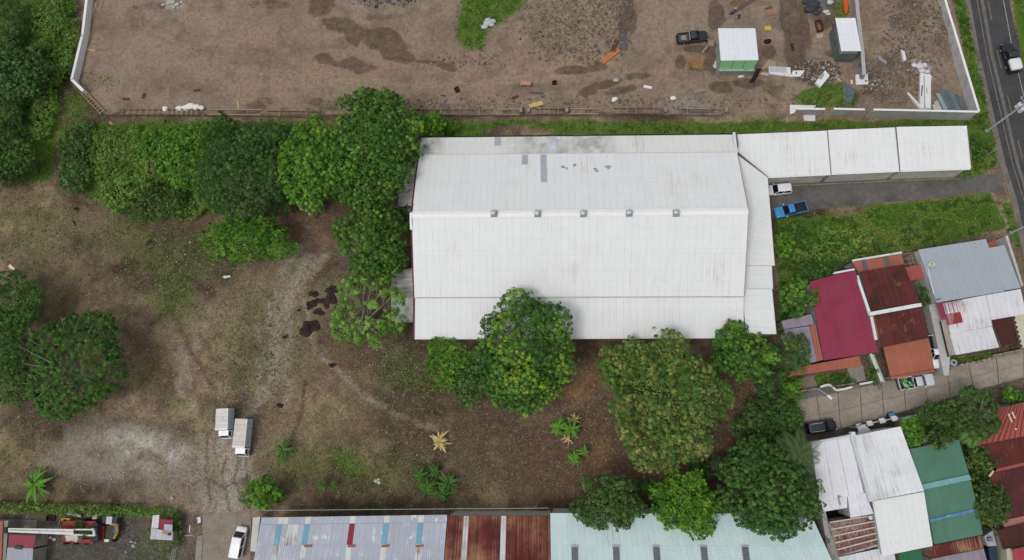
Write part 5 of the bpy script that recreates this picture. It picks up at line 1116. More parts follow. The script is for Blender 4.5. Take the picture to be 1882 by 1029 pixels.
def vehicle(name, label, cat, rear, front, L, wd, colr, kind, grp=None, bedc='#2a2a2c', roofc=None, load=None, rails=False):
    loc, rz = place(rear, front); t = thing(name, label, cat, loc, rz, grp); m = paint(colr); w = wd / 2; h = L / 2
    if kind == 'pickup':
        xb = -.10 * L
        loft([(xb, w * .96, .35, 1.0), (.05 * L, w, .33, 1.02), (.2 * L, w, .33, 1.04), (.34 * L, w * .99, .33, 1.02), (.43 * L, w * .95, .36, .97), (.475 * L, w * .86, .38, .9), (h, w * .66, .4, .78)], 24, 6).build('body', m, t, local=True, smooth=True)
        cabin(t, xb + .05, .24 * L, xb + .16, .10 * L, w * .90, w * .74, 1.0, 1.72, m, paint(roofc) if roofc else m)
        bx0, bx1 = -h, xb - .02; th = .08
        MB().box(((bx0 + bx1) / 2, 0, .66), (bx1 - bx0 - .02, wd * .9, .08)).build('bed_floor', mat(bedc, .8, .2, 3), t, local=True)
        for s in (-1, 1): MB().box(((bx0 + bx1) / 2, s * (w * .96 - th / 2), .72), (bx1 - bx0, th * 1.4, .64)).build('bed_side', m, t, local=True)
        MB().box((bx0 + th / 2, 0, .75), (th, wd * .9, .6)).build('tailgate', m, t, local=True)
        MB().box((bx0 - .08, 0, .48), (.14, wd * .86, .16)).build('rear_bumper', black_p, t, local=True)
        wx_ = (.31 * L, -.29 * L)
    else:
        hood = .92 if kind == 'sedan' else 1.02
        loft([(-h, w * .68, .42, .8), (-.485 * L, w * .86, .36, hood), (-.44 * L, w * .97, .32, hood + .03), (-.2 * L, w, .3, hood + .06), (.1 * L, w, .3, hood + .06), (.26 * L, w * .99, .3, hood + .02), (.4 * L, w * .96, .32, hood - .05), (.465 * L, w * .86, .36, hood - .14), (h, w * .6, .4, .72)], 24, 6).build('body', m, t, local=True, smooth=True)
        if kind == 'sedan': cabin(t, -.36 * L, .22 * L, -.24 * L, .06 * L, w * .9, w * .72, hood, 1.42, m, paint(roofc) if roofc else m)
        elif kind == 'van': cabin(t, -.48 * L, .34 * L, -.46 * L, .18 * L, w * .95, w * .86, hood, 1.95, m, paint(roofc) if roofc else m)
        else: cabin(t, -.47 * L, .24 * L, -.41 * L, .08 * L, w * .92, w * .74, hood, 1.70, m, paint(roofc) if roofc else m)
        wx_ = (.30 * L, -.29 * L)
    if rails:
        for s in (-1, 1): MB().tube([(-.36 * L, s * w * .62, 1.79), (.04 * L, s * w * .62, 1.79)], .035, 6).build('roof_rail', mat('#c9ccd0', .4, .05, 3), t, local=True)
    wheels(t, wx_, w * .99)
    for s in (-1, 1):
        MB().box((h * .93, s * w * .68, .74), (.2, .34, .16), s * -.35).build('headlight', lamp_m, t, local=True); MB().box((-h + .03, s * w * .74, .8), (.08, .22, .24)).build('tail_light', tail_m, t, local=True)
        MB().box((.19 * L, s * (w + .1), 1.08), (.14, .2, .14), s * -.2).build('mirror', paint('#d4d6d8') if colr in ('#3b86c0', '#e3e4e6') else m, t, local=True)
    if load: load(t, L, w)
    return t
vehicle('pickup_truck', 'black pickup truck with an empty bed parked beside the site hut', 'pickup', (1245, 72), (1300, 66), 5.3, 1.95, '#22262a', 'pickup', None, '#4f4c49', '#33393e',
        lambda t, L, w: (MB().box((-.1 * L - .05, 0, 1.35), (.1, w * 1.7, .1)).build('roll_bar', mat('#a7a39b', .6, .1, 3), t, local=True), MB().box((-.3 * L, .05, .78), (1.0, .9, .14), .1, jit=.1).build('cargo_crate', mat('#8b877e', .8, .2, 4), t, local=True)))
vehicle('pickup_truck', 'black pickup with a white cap over its bed on the main road', 'pickup', (1864, 131), (1848, 82), 5.3, 1.95, '#1f2227', 'pickup', None, '#1c1c1f', '#2d333b',
        lambda t, L, w: loft([(-.49 * L, w * .7, .98, 1.55), (-.46 * L, w * .92, .98, 1.68), (-.16 * L, w * .95, .98, 1.72), (-.12 * L, w * .8, .98, 1.62)], 16, 5).build('bed_cap', mat('#d9d9dc', .5, .05, 2), t, local=True, smooth=True))
vehicle('pickup_truck', 'bright blue pickup truck parked at the driveway edge', 'pickup', (1483, 379), (1422, 393), 5.3, 1.95, '#3b86c0', 'pickup', None, '#26272b', None)
vehicle('hatchback_car', 'white van-like car parked nose-in under the lean-to', 'car', (1452, 347), (1409, 351), 4.3, 1.8, '#e3e4e6', 'suv')
vehicle('suv_car', 'black estate car with silver roof rails on the street pad', 'car', (1480, 788), (1534, 780), 4.8, 1.95, '#26222a', 'suv', None, '#222', '#2b2f38', None, True)
vehicle('sedan_car', 'white pickup-bodied car parked beside the grey house wall', 'car', (1712, 615), (1726, 678), 5.2, 1.9, '#eeeeef', 'pickup', None, '#17181b')
vehicle('delivery_van', 'white van parked in the lane at the bottom', 'van', (435, 1023), (446, 969), 4.9, 1.9, '#e9eaec', 'van')
def plants(t, L, w):
    for k in range(26):
        v, f = lump((rnd.uniform(-.45, -.05) * L, rnd.uniform(-.8, .8) * w, 1.0 + rnd.uniform(0, .25)), rnd.uniform(.14, .26), (1, 1, .8), 1, .3); MB().add(v, f).build('potted_plant', mat(rnd.choice(['#3f7a4a', '#5a9a66', '#2f5c38', '#79b08a']), .8, .3, 6), t, local=True)
    MB().box((-.36 * L, 0, 1.15), (.5, w * 1.5, .08), .1).build('cover_board', mat('#c9c39a', .8, .1, 3), t, local=True)
vehicle('pickup_truck', 'pale pickup loaded with green plants on the residential street', 'pickup', (1653, 706), (1713, 697), 5.4, 1.95, '#cfd6da', 'pickup', None, '#2b2f2b', '#c4ccd4', plants)
def boxtruck(label, rear, front, L, boxl, wd, topc, sidec):
    a, b2 = W(rear[0], rear[1], 2.0), W(front[0], front[1], 2.0); c = (a + b2) / 2; g = gz(c.x, c.y)
    t = thing('box_truck', label, 'box truck', (c.x, c.y, g), math.atan2(b2.y - a.y, b2.x - a.x), 'two box trucks on the lot'); h = L / 2; w = wd / 2
    MB().box((-.05 * L, 0, .62), (L * .9, wd * .5, .2)).build('chassis', black_p, t, local=True)
    bx = -h + boxl / 2
    MB().box((bx, 0, 1.78), (boxl, wd, 2.0)).build('cargo_box', mat(sidec, .55, .06, 1.5), t, local=True)
    MB().box((bx, 0, 2.80), (boxl - .14, wd - .16, .05)).build('box_roof', mat(topc, .8, .12, 1.2, .12, '#a89f92'), t, local=True)
    for s in (-1, 1):
        MB().box((bx, s * (w - .05), 2.81), (boxl, .09, .09)).build('roof_edge', mat('#dcdcda', .6, .06, 2), t, local=True)
    for k in range(1, 5): MB().box((bx - boxl / 2 + boxl * k / 5, 0, 2.827), (.035, wd - .2, .012)).build('roof_seam', mat('#8f877b', .8, .2, 2), t, local=True)
    for k in range(1, 6):
        for s in (-1, 1): MB().box((bx - boxl / 2 + boxl * k / 6, s * (w + .008), 1.78), (.04, .02, 1.9)).build('side_rib', mat('#9aa1ab', .6, .1, 2), t, local=True)
    MB().box((bx + boxl / 2 - .04, 0, 2.82), (.26, wd, .09)).build('front_edge', mat('#e2e2e0', .6, .06, 2), t, local=True)
    cx = bx + boxl / 2 + .12; cl = h - cx; cw = w * .86
    B = [(cx, -cw, .55), (h, -cw, .55), (h, cw, .55), (cx, cw, .55)]; M_ = [(cx, -cw, 1.35), (h - .02, -cw, 1.3), (h - .02, cw, 1.3), (cx, cw, 1.35)]; T = [(cx + .05, -cw * .92, 2.15), (h - .42, -cw * .92, 2.12), (h - .42, cw * .92, 2.12), (cx + .05, cw * .92, 2.15)]
    wp = paint('#eeeff0')
    MB().add(B + M_ + T, [(0, 1, 5, 4), (1, 2, 6, 5), (2, 3, 7, 6), (3, 0, 4, 7), (4, 5, 9, 8), (5, 6, 10, 9), (6, 7, 11, 10), (7, 4, 8, 11), (8, 9, 10, 11)]).build('cab', wp, t, local=True)
    V = [Vector(p) for p in M_ + T]; n = Vector((.012, 0, .012))
    q = [V[1].lerp(V[2], .06), V[1].lerp(V[2], .94), V[5].lerp(V[6], .92), V[5].lerp(V[6], .08)]; MB().add([q[0].lerp(q[3], .1) + n, q[1].lerp(q[2], .1) + n, q[2].lerp(q[1], .06) + n, q[3].lerp(q[0], .06) + n], [(0, 1, 2, 3)]).build('windshield', glass, t, local=True)
    for s, (i, j, k, l) in ((-1, (0, 1, 5, 4)), (1, (3, 2, 6, 7))):
        a_, b_, c_, d_ = V[i], V[j], V[k], V[l]; e = Vector((0, s * .015, 0)); P = lambda u, v: (a_ * (1 - u) + b_ * u) * (1 - v) + (d_ * (1 - u) + c_ * u) * v + e
        MB().add([P(.2, .1), P(.9, .1), P(.9, .9), P(.2, .9)], [(0, 1, 2, 3)]).build('side_window', glass, t, local=True)
        MB().box((h - .15, s * (cw + .14), 1.6), (.08, .16, .3)).build('mirror', black_p, t, local=True); MB().box((h + .01, s * cw * .7, .85), (.06, .3, .18)).build('headlight', lamp_m, t, local=True)
    MB().box((h + .04, 0, .55), (.12, wd * .84, .22)).build('bumper', mat('#cfcfcf', .6, .08, 2), t, local=True)
    wheels(t, (h - cl * .45, -h + boxl * .26), w * .96, .4, .28)
boxtruck('smaller beige-topped white box truck, left of the pair', (413, 750), (411, 806), 4.9, 3.45, 2.15, '#d0cac2', '#c2c9d1')
boxtruck('longer beige-topped white box truck, right of the pair', (448, 770), (441, 838), 6.1, 4.6, 2.15, '#c9c2b8', '#bac2ce')

# crane truck with white boom, scrap machine
t = thing('crane_truck', 'old red crane truck with a long white boom in the hedge yard', 'crane truck', W(140, 978, 0)); red = mat('#8e3b35', .75, .25, 2, .3, '#4a3a33'); bw = mat('#d3d3d1', .6, .1, 2, .1)
o_ = lambda px, py, z: W(px, py, z)
MB().prism([(p.x, p.y) for p in pxq([(113, 957), (175, 957), (172, 999), (116, 996)], .9)], .55, .95).build('deck', red, t)
MB().prism([(p.x, p.y) for p in pxq([(116, 958), (140, 957), (139, 969), (116, 970)], 1.5)], .95, 1.5).build('tool_box', red, t); MB().prism([(p.x, p.y) for p in pxq([(155, 958), (176, 958), (176, 970), (156, 970)], 1.4)], .95, 1.4).build('tool_box', red, t); MB().prism([(p.x, p.y) for p in pxq([(146, 991), (168, 991), (167, 996), (146, 996)], 1.4)], .95, 1.4).build('tool_box', red, t)
MB().prism([(p.x, p.y) for p in pxq([(170, 962), (179, 961), (180, 994), (168, 995)], 2.0)], .5, 2.0).build('counterweight', mat('#33363a', .8, .15, 2), t)
MB().add([*(o_(x, y, z) for x, y, z in ((15, 970.5, 2.9), (15, 978, 2.9), (135, 983, 2.9), (135, 972.5, 2.9), (15, 970.5, 3.25), (15, 978, 3.25), (135, 983, 3.35), (135, 972.5, 3.35)))], [(3, 2, 1, 0), (4, 5, 6, 7), (0, 1, 5, 4), (1, 2, 6, 5), (2, 3, 7, 6), (3, 0, 4, 7)]).build('boom', bw, t)
strip(t, (16, 974), (134, 977.5), .12, .05, 3.38, mat('#9b9b98', .7, .1, 2), 'boom_seam'); strip(t, (134, 973), (172, 973), .22, .3, 2.9, bw, 'boom_foot'); strip(t, (134, 982), (172, 984), .22, .3, 2.9, bw, 'boom_foot'); strip(t, (172, 972), (174, 985), .3, .3, 2.9, bw, 'boom_foot')
MB().box(o_(11, 974, 3.0), (.7, .9, .5)).build('boom_head', mat('#2c2c33', .7, .1, 2), t); MB().prism([(p.x, p.y) for p in pxq([(119, 984), (144, 982), (143, 990), (140, 996), (131, 993), (122, 995)], 2.4)], .95, 2.4).build('operator_cab', mat('#bdb8ae', .7, .1, 1.5, .15), t); MB().tube([W(170, 973, 3.1), W(170, 973, 3.4)], .22, 10).build('sheave', bw, t)
for px in (122, 140, 160): 
    for py in (956, 998): v = W(px, py, .45); MB().tube([v - Vector((0, .18, 0)), v + Vector((0, .18, 0))], .45, 12).build('wheel', tyre_m, t)
for lb, px, py, sx, sy, hx, m, ang in (('yellow fuel tank beside the crane truck', 126, 954, 1.5, .45, .7, mat('#c9bd3a', .6, .15, 2), 0), ('pale grey box by the hedge behind the crane truck', 180, 948.5, .85, .75, .8, mat('#b5aea4', .7, .1, 2), 0), ('small white drum box by the hedge', 168, 946, .8, .5, .6, mat('#c2cac4', .7, .1, 2), 0)):
    v = W(px, py, 0); solo('storage_box', lb, 'box', MB().prism([(v.x - sx / 2, v.y - sy / 2), (v.x + sx / 2 - .1, v.y - sy / 2), (v.x + sx / 2, v.y - sy / 2 + .1), (v.x + sx / 2, v.y + sy / 2), (v.x - sx / 2, v.y + sy / 2)], 0, hx).prism([(v.x - sx * .4, v.y - sy * .4), (v.x + sx * .4, v.y - sy * .4), (v.x + sx * .4, v.y + sy * .4), (v.x - sx * .4, v.y + sy * .4)], hx - .02, hx + .05), m, v)
board('white_pole', 'white beam lying by the hedge in the yard', 'beam', 140, 945, 2.6, .35, -10, mat('#c9cbc9', .7, .1, 2), 2, .3, .3); strip(thing('pole', 'greenish pole leaning across the crane yard', 'pole', W(110, 958, 0)), (113, 943), (107, 972), .14, .14, 1.2, mat('#7d7a5a', .8, .2, 2), 'pole')
t = thing('scrap_loader', 'rusting yellow and dark loader wreck in the hedge yard', 'loader', W(203, 972, 0)); yel = mat('#a8843c', .75, .25, 2, .3, '#5a4630')
MB().prism([(p.x, p.y) for p in pxq([(188, 948), (215, 949), (214, 962), (188, 962)], 1.2)], .4, 1.2).build('bucket', mat('#3f4552', .8, .25, 2), t)
MB().box(o_(201, 956, 1.35), (1.0, 1.2, .2)).build('bucket_frame', mat('#b9bcc2', .7, .1, 2), t)
for a, c2 in (((203, 963), (216, 964)), ((216, 963), (216, 979)), ((216, 978), (210, 990))): strip(t, a, c2, .3, .4, 1.2, yel, 'boom_arm')
MB().prism([(p.x, p.y) for p in pxq([(195, 966), (212, 966), (211, 990), (193, 990)], 1.0)], .3, 1.0).build('engine_block', mat('#44483c', .85, .3, 4), t); MB().prism([(p.x, p.y) for p in pxq([(181, 965), (192, 966), (191, 993), (182, 993)], 1.1)], .4, 1.1).build('red_body', mat('#7a2320', .8, .3, 3), t); MB().box(o_(213, 972, 1.1), (.5, 1.3, .5)).build('radiator', mat('#4c5f8a', .8, .2, 3), t)
MB().box(o_(197, 993, .9), (.8, .4, .4)).build('seat', mat('#d0d0d4', .7, .1, 2), t)
for px, py in ((192, 965), (212, 966), (192, 990), (211, 990)): v = W(px, py, .5); MB().tube([v - Vector((.2, 0, 0)), v + Vector((.2, 0, 0))], .5, 12).build('wheel', tyre_m, t)
heap('rubbish', 'white scraps and dark pipes on the yard floor', 'scrap', [(242, 995, .3), (249, 997, .25), (246, 1003, .4)], mat('#8f8d92', .8, .4, 1.5), 'scrap'); heap('rubbish', 'white scrap in front of the crane truck cab', 'scrap', [(85, 988, .35), (93, 988, .3), (100, 991, .3)], mat('#c4bfb4', .8, .2, 2), 'scrap')
board('scaffold', 'thin metal trestle frame by the lane hedge', 'trestle', 322, 1018, 3.2, .9, 84, mat('#99a39b', .6, .1, 3), 3, .05, .5, gap=.24)
board('board', 'tilted white board by the lane', 'board', 366, 955, 1.0, .6, 100, conc_w, 1); board('board', 'short white stakes lying in the gravel by the lane', 'stake', 349, 972, 1.2, .2, 92, conc_w, 1); board('board', 'pale stick across the gravel by the lane', 'stick', 347, 984, 1.5, .16, 3, conc, 1)

# ================================================================== POLES, LAMPS, PEOPLE
pole_m = mat('#a9b4b2', .7, .12, 2); xfm = mat('#c3c6c9', .5, .08, 2)
t = thing('utility_pole', 'tall utility pole with a cluster of transformers over the road', 'utility pole', W(1813, 241, 0)); v = W(1813, 241, 0)
MB().tube([v, v + Vector((0, 0, 11.5))], [.17, .11], 10).build('pole', pole_m, t); MB().tube([v - Vector((0, 0, .05)), v + Vector((0, 0, .25))], .35, 8).build('base', conc_g, t)
for k, (dx, dy, z) in enumerate(((-.42, .1, 9.4), (.42, .1, 9.4), (.1, -.5, 9.1))):
    o = MB().tube([v + Vector((dx, dy, z - .55)), v + Vector((dx, dy, z - .5)), v + Vector((dx, dy, z + .5)), v + Vector((dx, dy, z + .58))], [.26, .34, .34, .24], 14).build('transformer', xfm, t)
    MB().tube([v + Vector((dx, dy, z + .55)), v + Vector((dx, dy, z + .85))], [.07, .05], 6).build('bushing', mat('#7a5a48', .5, .1, 3), o)
for z in (10.2, 10.9):
    MB().box(v + Vector((0, 0, z)), (.12, 2.4, .14), .4).build('crossarm', mat('#8f8a80', .8, .15, 2), t)
    for s in (-1, -.4, .4, 1): MB().tube([v + Vector((-.43 * s, 1.0 * s, z)), v + Vector((-.43 * s, 1.0 * s, z + .3))], .06, 6).build('insulator', mat('#d0d4d8', .4, .05, 3), t)
for lb, px, py, hh, r in (('short grey post at the driveway mouth by the road', 1815, 284, 2.6, .1), ('utility pole at the roadside corner above the grey house', 1857, 428, 10, .16)):
    v = W(px, py, 0); t = thing('post', lb, 'post', v); MB().tube([v, v + Vector((0, 0, hh))], [r, r * .7], 8).build('pole', pole_m, t); MB().tube([v - Vector((0, 0, .05)), v + Vector((0, 0, .2))], r * 2, 8).build('base', conc_g, t)
    if hh > 5: MB().box(v + Vector((0, 0, hh - .6)), (.12, 2.0, .14), .4).build('crossarm', mat('#8f8a80', .8, .15, 2), t)
v = W(1480, 718, 0); t = thing('street_lamp', 'street lamp reaching its arm over the residential street', 'street lamp', v); top = v + Vector((0, 0, 6.2)); hd = W(1525, 730, 6.3)
MB().tube([v, top], [.11, .07], 8).build('pole', pole_m, t); MB().tube([top - Vector((0, 0, .05)), top.lerp(hd, .5) + Vector((0, 0, .15)), hd], .05, 6).build('arm', mat('#b3b3bd', .6, .1, 2), t); MB().box(hd, (.75, .34, .14), heading((1505, 714), (1526, 731))).build('lamp_head', mat('#d5d7da', .5, .05, 2), t)
# chain fence along the west end of the street
t = thing('wire_fence', 'thin bluish wire fence at the closed end of the street', 'fence', W(1455, 770, 0))
Q = [(1449, 742), (1455, 765), (1460, 788), (1465, 812)]
for p in Q: MB().tube([W(p[0], p[1], 0), W(p[0], p[1], 0) + Vector((0, 0, 1.8))], .05, 6).build('post', mat('#8fa3a8', .6, .1, 2), t)
for a, c2 in zip(Q[:-1], Q[1:]):
    for z in (.3, .8, 1.3, 1.75): p, q2 = W(a[0], a[1], 0), W(c2[0], c2[1], 0); MB().beam(p + Vector((0, 0, z)), q2 + Vector((0, 0, z)), .05, .05).build('wire', mat('#9fb3b8', .6, .1, 2), t)
# people on the site
def person(label, foot, rz, J, E, colr, hat):
    v = G(*foot); t = thing('person', label, 'person', v, rz)
    me = bpy.data.meshes.new('body'); me.from_pydata([j[:3] for j in J], E, []); o = bpy.data.objects.new('body', me); COL.objects.link(o); o.parent = t
    md = o.modifiers.new('skin', 'SKIN'); sk = me.skin_vertices[0].data
    for i, j in enumerate(J): sk[i].radius = (j[3], j[3]); sk[i].use_root = (i == 0)
    sd = o.modifiers.new('sub', 'SUBSURF'); sd.levels = 1; sd.render_levels = 2
    b = NB('clothes'); tc = b.n('TexCoord').outputs['Object']; s = b.n('SeparateXYZ'); b.l(tc, s.inputs[0]); z = s.outputs[2]; hz = colr[3]
    c = b.mix(b.mapr(z, hz * .5, hz * .52), lin(colr[1]), lin(colr[0])); c = b.mix(b.mapr(z, hz * .84, hz * .85), c, lin(colr[2])); b.out(c, .8); me.materials.append(b.m)
    hp = J[[i for i, j in enumerate(J) if len(j) > 4][0]]
    MB().tube([(hp[0], hp[1], hp[2] + .02), (hp[0], hp[1], hp[2] + .1), (hp[0], hp[1], hp[2] + .16)], [.14, .125, .05], 12).build('hat', mat(hat, .6, .05, 3), t, local=True, smooth=True)
    hd = bpy.data.meshes.new('hand')
    return t
def figure(bend, hz):
    c, s = math.cos(bend), math.sin(bend); sh = (.95 * 0 + .52 * s, 0, .95 + .52 * c); hd = (sh[0] + .24 * s, 0, sh[2] + .24 * c)
    J = [(0, 0, .95, .15), (.30 * s, 0, .95 + .30 * c, .15), (sh[0], 0, sh[2], .13), (sh[0] + .09 * s, 0, sh[2] + .09 * c, .06), (hd[0], 0, hd[2], .10, 1)]
    E = [(0, 1), (1, 2), (2, 3), (3, 4)]
    for q in (-1, 1):
        k = len(J); J += [(0, q * .1, .88, .1), (.06, q * .12, .5, .07), (0 - .03 * q, q * .13, .08, .05), (.14, q * .14, .04, .045)]; E += [(0, k), (k, k + 1), (k + 1, k + 2), (k + 2, k + 3)]
        k = len(J); J += [(sh[0], q * .2, sh[2] - .03, .065), (sh[0] + .1, q * .26, sh[2] - .3, .05), (sh[0] + .25, q * .22, sh[2] - .5, .04)]; E += [(2, k), (k, k + 1), (k + 1, k + 2)]
        h0 = k + 2; hx, hy, hzz = sh[0] + .25, q * .22, sh[2] - .5
        for f in range(5):
            k = len(J); a = (f - 2) * .022; ln = (.05, .075, .085, .078, .06)[f]; J += [(hx + .05, hy + a, hzz - .03, .012), (hx + .05 + ln * .8, hy + a * 1.3, hzz - .05 - ln * .4, .009)]; E += [(h0, k), (k, k + 1)]
    return J, E
J, E = figure(.05, 1.72); person('standing person in dark navy clothes near the site hut', (1357, 35), 2.2, J, E, ('#262c48', '#2b2e3c', '#6d4a38', 1.72), '#b9a88c')
J, E = figure(1.0, 1.3); person('person in blue bending over, wearing a white cap', (1344, 27), .6, J, E, ('#2e4f9a', '#26376b', '#6d4a38', 1.4), '#e8e8ee')

# ================================================================== VEGETATION
b = NB('leaves'); lc = b.n('VertexColor', layer_name='leaf_tone').outputs[0]
b.out(lc, .55, 0, .25); tl = b.n('BsdfTranslucent'); b.l(b.scalec(lc, 1.3), tl.inputs[0]); mx = b.n('MixShader'); mx.inputs[0].default_value = .15
b.l(b.b.outputs[0], mx.inputs[1]); b.l(tl.outputs[0], mx.inputs[2]); b.l(mx.outputs[0], b.t.nodes['Material Output'].inputs['Surface']); leaf_m = b.m
bark = mat('#6f6456', .9, .25, 3, .2); bark_p = mat('#8f887a', .9, .2, 3)
PAL = {'mango': ['#55802e', '#4b7529', '#618c34', '#446a27', '#72a03c'], 'dark': ['#4a6c2e', '#527834', '#426330', '#5f8240'], 'bright': ['#5d8f28', '#6c9c2e', '#4f8026', '#7aa83a'],
       'fine': ['#50792c', '#48702a', '#5b8834', '#42672a'], 'mottled': ['#5a8434', '#69883c', '#8f9a4a', '#507632', '#7f9044', '#648638', '#587c34', '#9aa256'], 'yellowtip': ['#46722a', '#507d2c', '#406829', '#588732', '#5f8e34', '#86a838'],
       'vine': ['#688f36', '#76983c', '#5a8632', '#86a048', '#7a8c40'], 'sparse': ['#6f9a3c', '#7fa846', '#618c36', '#8cb150'], 'corner': ['#46692c', '#4e7430', '#3f5f29', '#578038'], 'olive': ['#4a6a2a', '#55743a', '#3d5a24', '#66803c']}
STY = {  # puff radius, leaves per puff, leaf length, width, puffs per m2, depth
    'tuft': (.42, 44, .27, .18, 5.0, .7), 'finger': (.50, 20, .62, .15, 4.2, .6), 'fine': (.36, 48, .18, .10, 6.0, .9), 'soft': (.44, 50, .22, .13, 5.0, .9), 'sparse': (.6, 40, .32, .2, 1.6, .95), 'round': (.36, 40, .23, .19, 6.5, .6)}
MIND = {'tuft': 1.25, 'round': 1.35, 'soft': 1.15, 'fine': 1.0, 'finger': 1.05}
def unit(a): return a / np.maximum(np.linalg.norm(a, axis=-1, keepdims=True), 1e-6)
def leafmesh(name, P, T, Bn, Ln, Wd, Cc, parent, org):
    """kite-shaped leaves: points P, long axis T, cross axis Bn"""
    n = len(P)
    V = np.empty((n, 4, 3), np.float32)
    V[:, 0] = P - T * Ln[:, None] * .5; V[:, 2] = P + T * Ln[:, None] * .5
    V[:, 1] = P + Bn * Wd[:, None] * .5 + T * Ln[:, None] * .08; V[:, 3] = P - Bn * Wd[:, None] * .5 + T * Ln[:, None] * .08
    V -= np.array(org, np.float32)
    me = bpy.data.meshes.new(name); me.vertices.add(4 * n); me.vertices.foreach_set('co', V.ravel())
    me.loops.add(4 * n); me.loops.foreach_set('vertex_index', np.arange(4 * n, dtype=np.int32)); me.polygons.add(n); me.polygons.foreach_set('loop_start', np.arange(n, dtype=np.int32) * 4)
    me.update(calc_edges=True)
    ca = me.color_attributes.new('leaf_tone', 'FLOAT_COLOR', 'POINT'); C4 = np.ones((n, 4, 4), np.float32); C4[:, :, :3] = Cc[:, None, :]; ca.data.foreach_set('color', C4.ravel())
    return link(name, me, leaf_m, parent)
TRIS = [0]
def crown(parent, lobes, style, pal, r_, org, dens=1.0, name='crown'):
    pr, nl, ll, lw, pd, dep = STY[style]; L = np.array(lobes, float)
    pts, nrm = [], []
    for k, (cx, cy, cz, rx, ry, rz) in enumerate(L):
        area = 2 * math.pi * ((rx * ry) ** .8 * (1 + rz / max(rx, ry))) / 1.3
        n = max(6, int(area * pd * dens))
        d = unit(r_.normal(size=(n * 2, 3))); d = d[d[:, 2] > -.35][:n]
        rad = r_.uniform(1 - .30 * dep, 1.05, size=(len(d), 1)) + (r_.uniform(size=(len(d), 1)) < .06) * .14
        p = np.array([cx, cy, cz]) + d * np.array([rx, ry, rz]) * rad
        ok = np.ones(len(p), bool)
        for j, (ox, oy, oz, sx, sy, sz) in enumerate(L):
            if j != k: ok &= (((p - [ox, oy, oz]) / [sx, sy, sz]) ** 2).sum(1) > .62
        ok &= p[:, 2] > .25
        ok &= fbm(p[:, 0] * .6 + p[:, 2] * .3, p[:, 1] * .6 + 3, 211, 3) > (.36 if dens >= .95 else .28)
        pts.append(p[ok]); nrm.append(unit(d[ok] / np.array([rx, ry, rz])))
    pts = np.concatenate(pts); nrm = np.concatenate(nrm)
    if dens >= .95:      # tufts keep their distance, so dark gaps stay between them
        md = pr * MIND.get(style, 1.2); cell = {}; keep = []
        order = np.argsort(-pts[:, 2] + r_.uniform(-1, 1, len(pts)))
        for i in order:
            x, y, z = pts[i]; k = (int(x // md), int(y // md), int(z // md)); ok = True
            for a in (-1, 0, 1):
                for b2 in (-1, 0, 1):
                    for c2 in (-1, 0, 1):
                        for (ox, oy, oz) in cell.get((k[0] + a, k[1] + b2, k[2] + c2), ()):
                            if (ox - x) ** 2 + (oy - y) ** 2 + (oz - z) ** 2 < md * md: ok = False; break
                        if not ok: break
                    if not ok: break
                if not ok: break
            if ok: cell.setdefault(k, []).append((x, y, z)); keep.append(i)
        pts, nrm = pts[keep], nrm[keep]
    n = len(pts)
    pal_l = np.array([L3(h) for h in PAL[pal]]) * .92
    # neighbouring tufts share a tone: leaf flushes come in patches
    ti = np.clip((fbm(pts[:, 0] * .35 + 7, pts[:, 1] * .35, 77) - .25) / .5 * len(pal_l) + r_.normal(size=n) * .8, 0, len(pal_l) - 1).astype(int)
    pc = pal_l[ti] * r_.uniform(.55, 1.2, size=(n, 1))
    ps = pr * r_.uniform(.55, 1.45, size=n)
    m = n * nl
    cN = np.repeat(nrm, nl, 0); cP = np.repeat(pts, nl, 0); cS = np.repeat(ps, nl); cC = np.repeat(pc, nl, 0)
    if style == 'finger':
        d = unit(r_.normal(size=(m, 3)) + cN * .8 + np.array([0, 0, .5]))
        Ln = ll * r_.uniform(.6, 1.15, m); T = d; P = cP + d * (Ln * .55)[:, None]
        up_ = unit(cN + np.array([0, 0, 1.2])); Bn = unit(np.cross(T, up_)); Wd = lw * r_.uniform(.8, 1.3, m)
    else:
        d = unit(r_.normal(size=(m, 3)) + cN * .7 + np.array([0, 0, .7]))
        P = cP + d * (cS * r_.uniform(.7, 1.02, m))[:, None] * np.array([1, 1, .85])
        nn = unit(d * 1.3 + np.array([0, 0, .3]) + r_.normal(size=(m, 3)) * .38)
        T = unit(np.cross(nn, r_.normal(size=(m, 3)))); Bn = np.cross(nn, T)
        Ln = ll * r_.uniform(.65, 1.3, m); Wd = lw * r_.uniform(.7, 1.3, m)
    cC = cC * r_.uniform(.8, 1.2, size=(m, 1))
    # inner leaves of the crown, between the outer tufts and the limbs
    if dens >= .95:
        P2, N2 = [], []
        for (cx, cy, cz, rx, ry, rz) in L:
            k2 = int(rx * ry * 3.1 * (14 if max(rx, ry) > 1.5 else 9)); d2 = unit(r_.normal(size=(k2, 3))); d2[:, 2] = np.abs(d2[:, 2]) * 1.0 - .15
            P2.append(np.array([cx, cy, cz]) + d2 * np.array([rx, ry, rz]) * r_.uniform(.5, .78, (k2, 1))); N2.append(d2)
        P2 = np.concatenate(P2); k3 = P2[:, 2] > .2; P2 = P2[k3]; N2 = unit(np.concatenate(N2)[k3] + [0, 0, .7] + r_.normal(size=P2.shape) * .4); k2 = len(P2)
        T2 = unit(np.cross(N2, r_.normal(size=(k2, 3)))); B2 = np.cross(N2, T2)
        sc = 1.9 if style != 'finger' else 1.0
        P = np.concatenate([P, P2]); T = np.concatenate([T, T2]); Bn = np.concatenate([Bn, B2]); Ln = np.concatenate([Ln, np.maximum(ll * sc, .42) * r_.uniform(.7, 1.2, k2)]); Wd = np.concatenate([Wd, np.maximum(lw * sc, .26) * r_.uniform(.7, 1.2, k2)])
        cC = np.concatenate([cC, pal_l[r_.integers(0, len(pal_l), k2)] * r_.uniform(.7, 1.15, (k2, 1))])
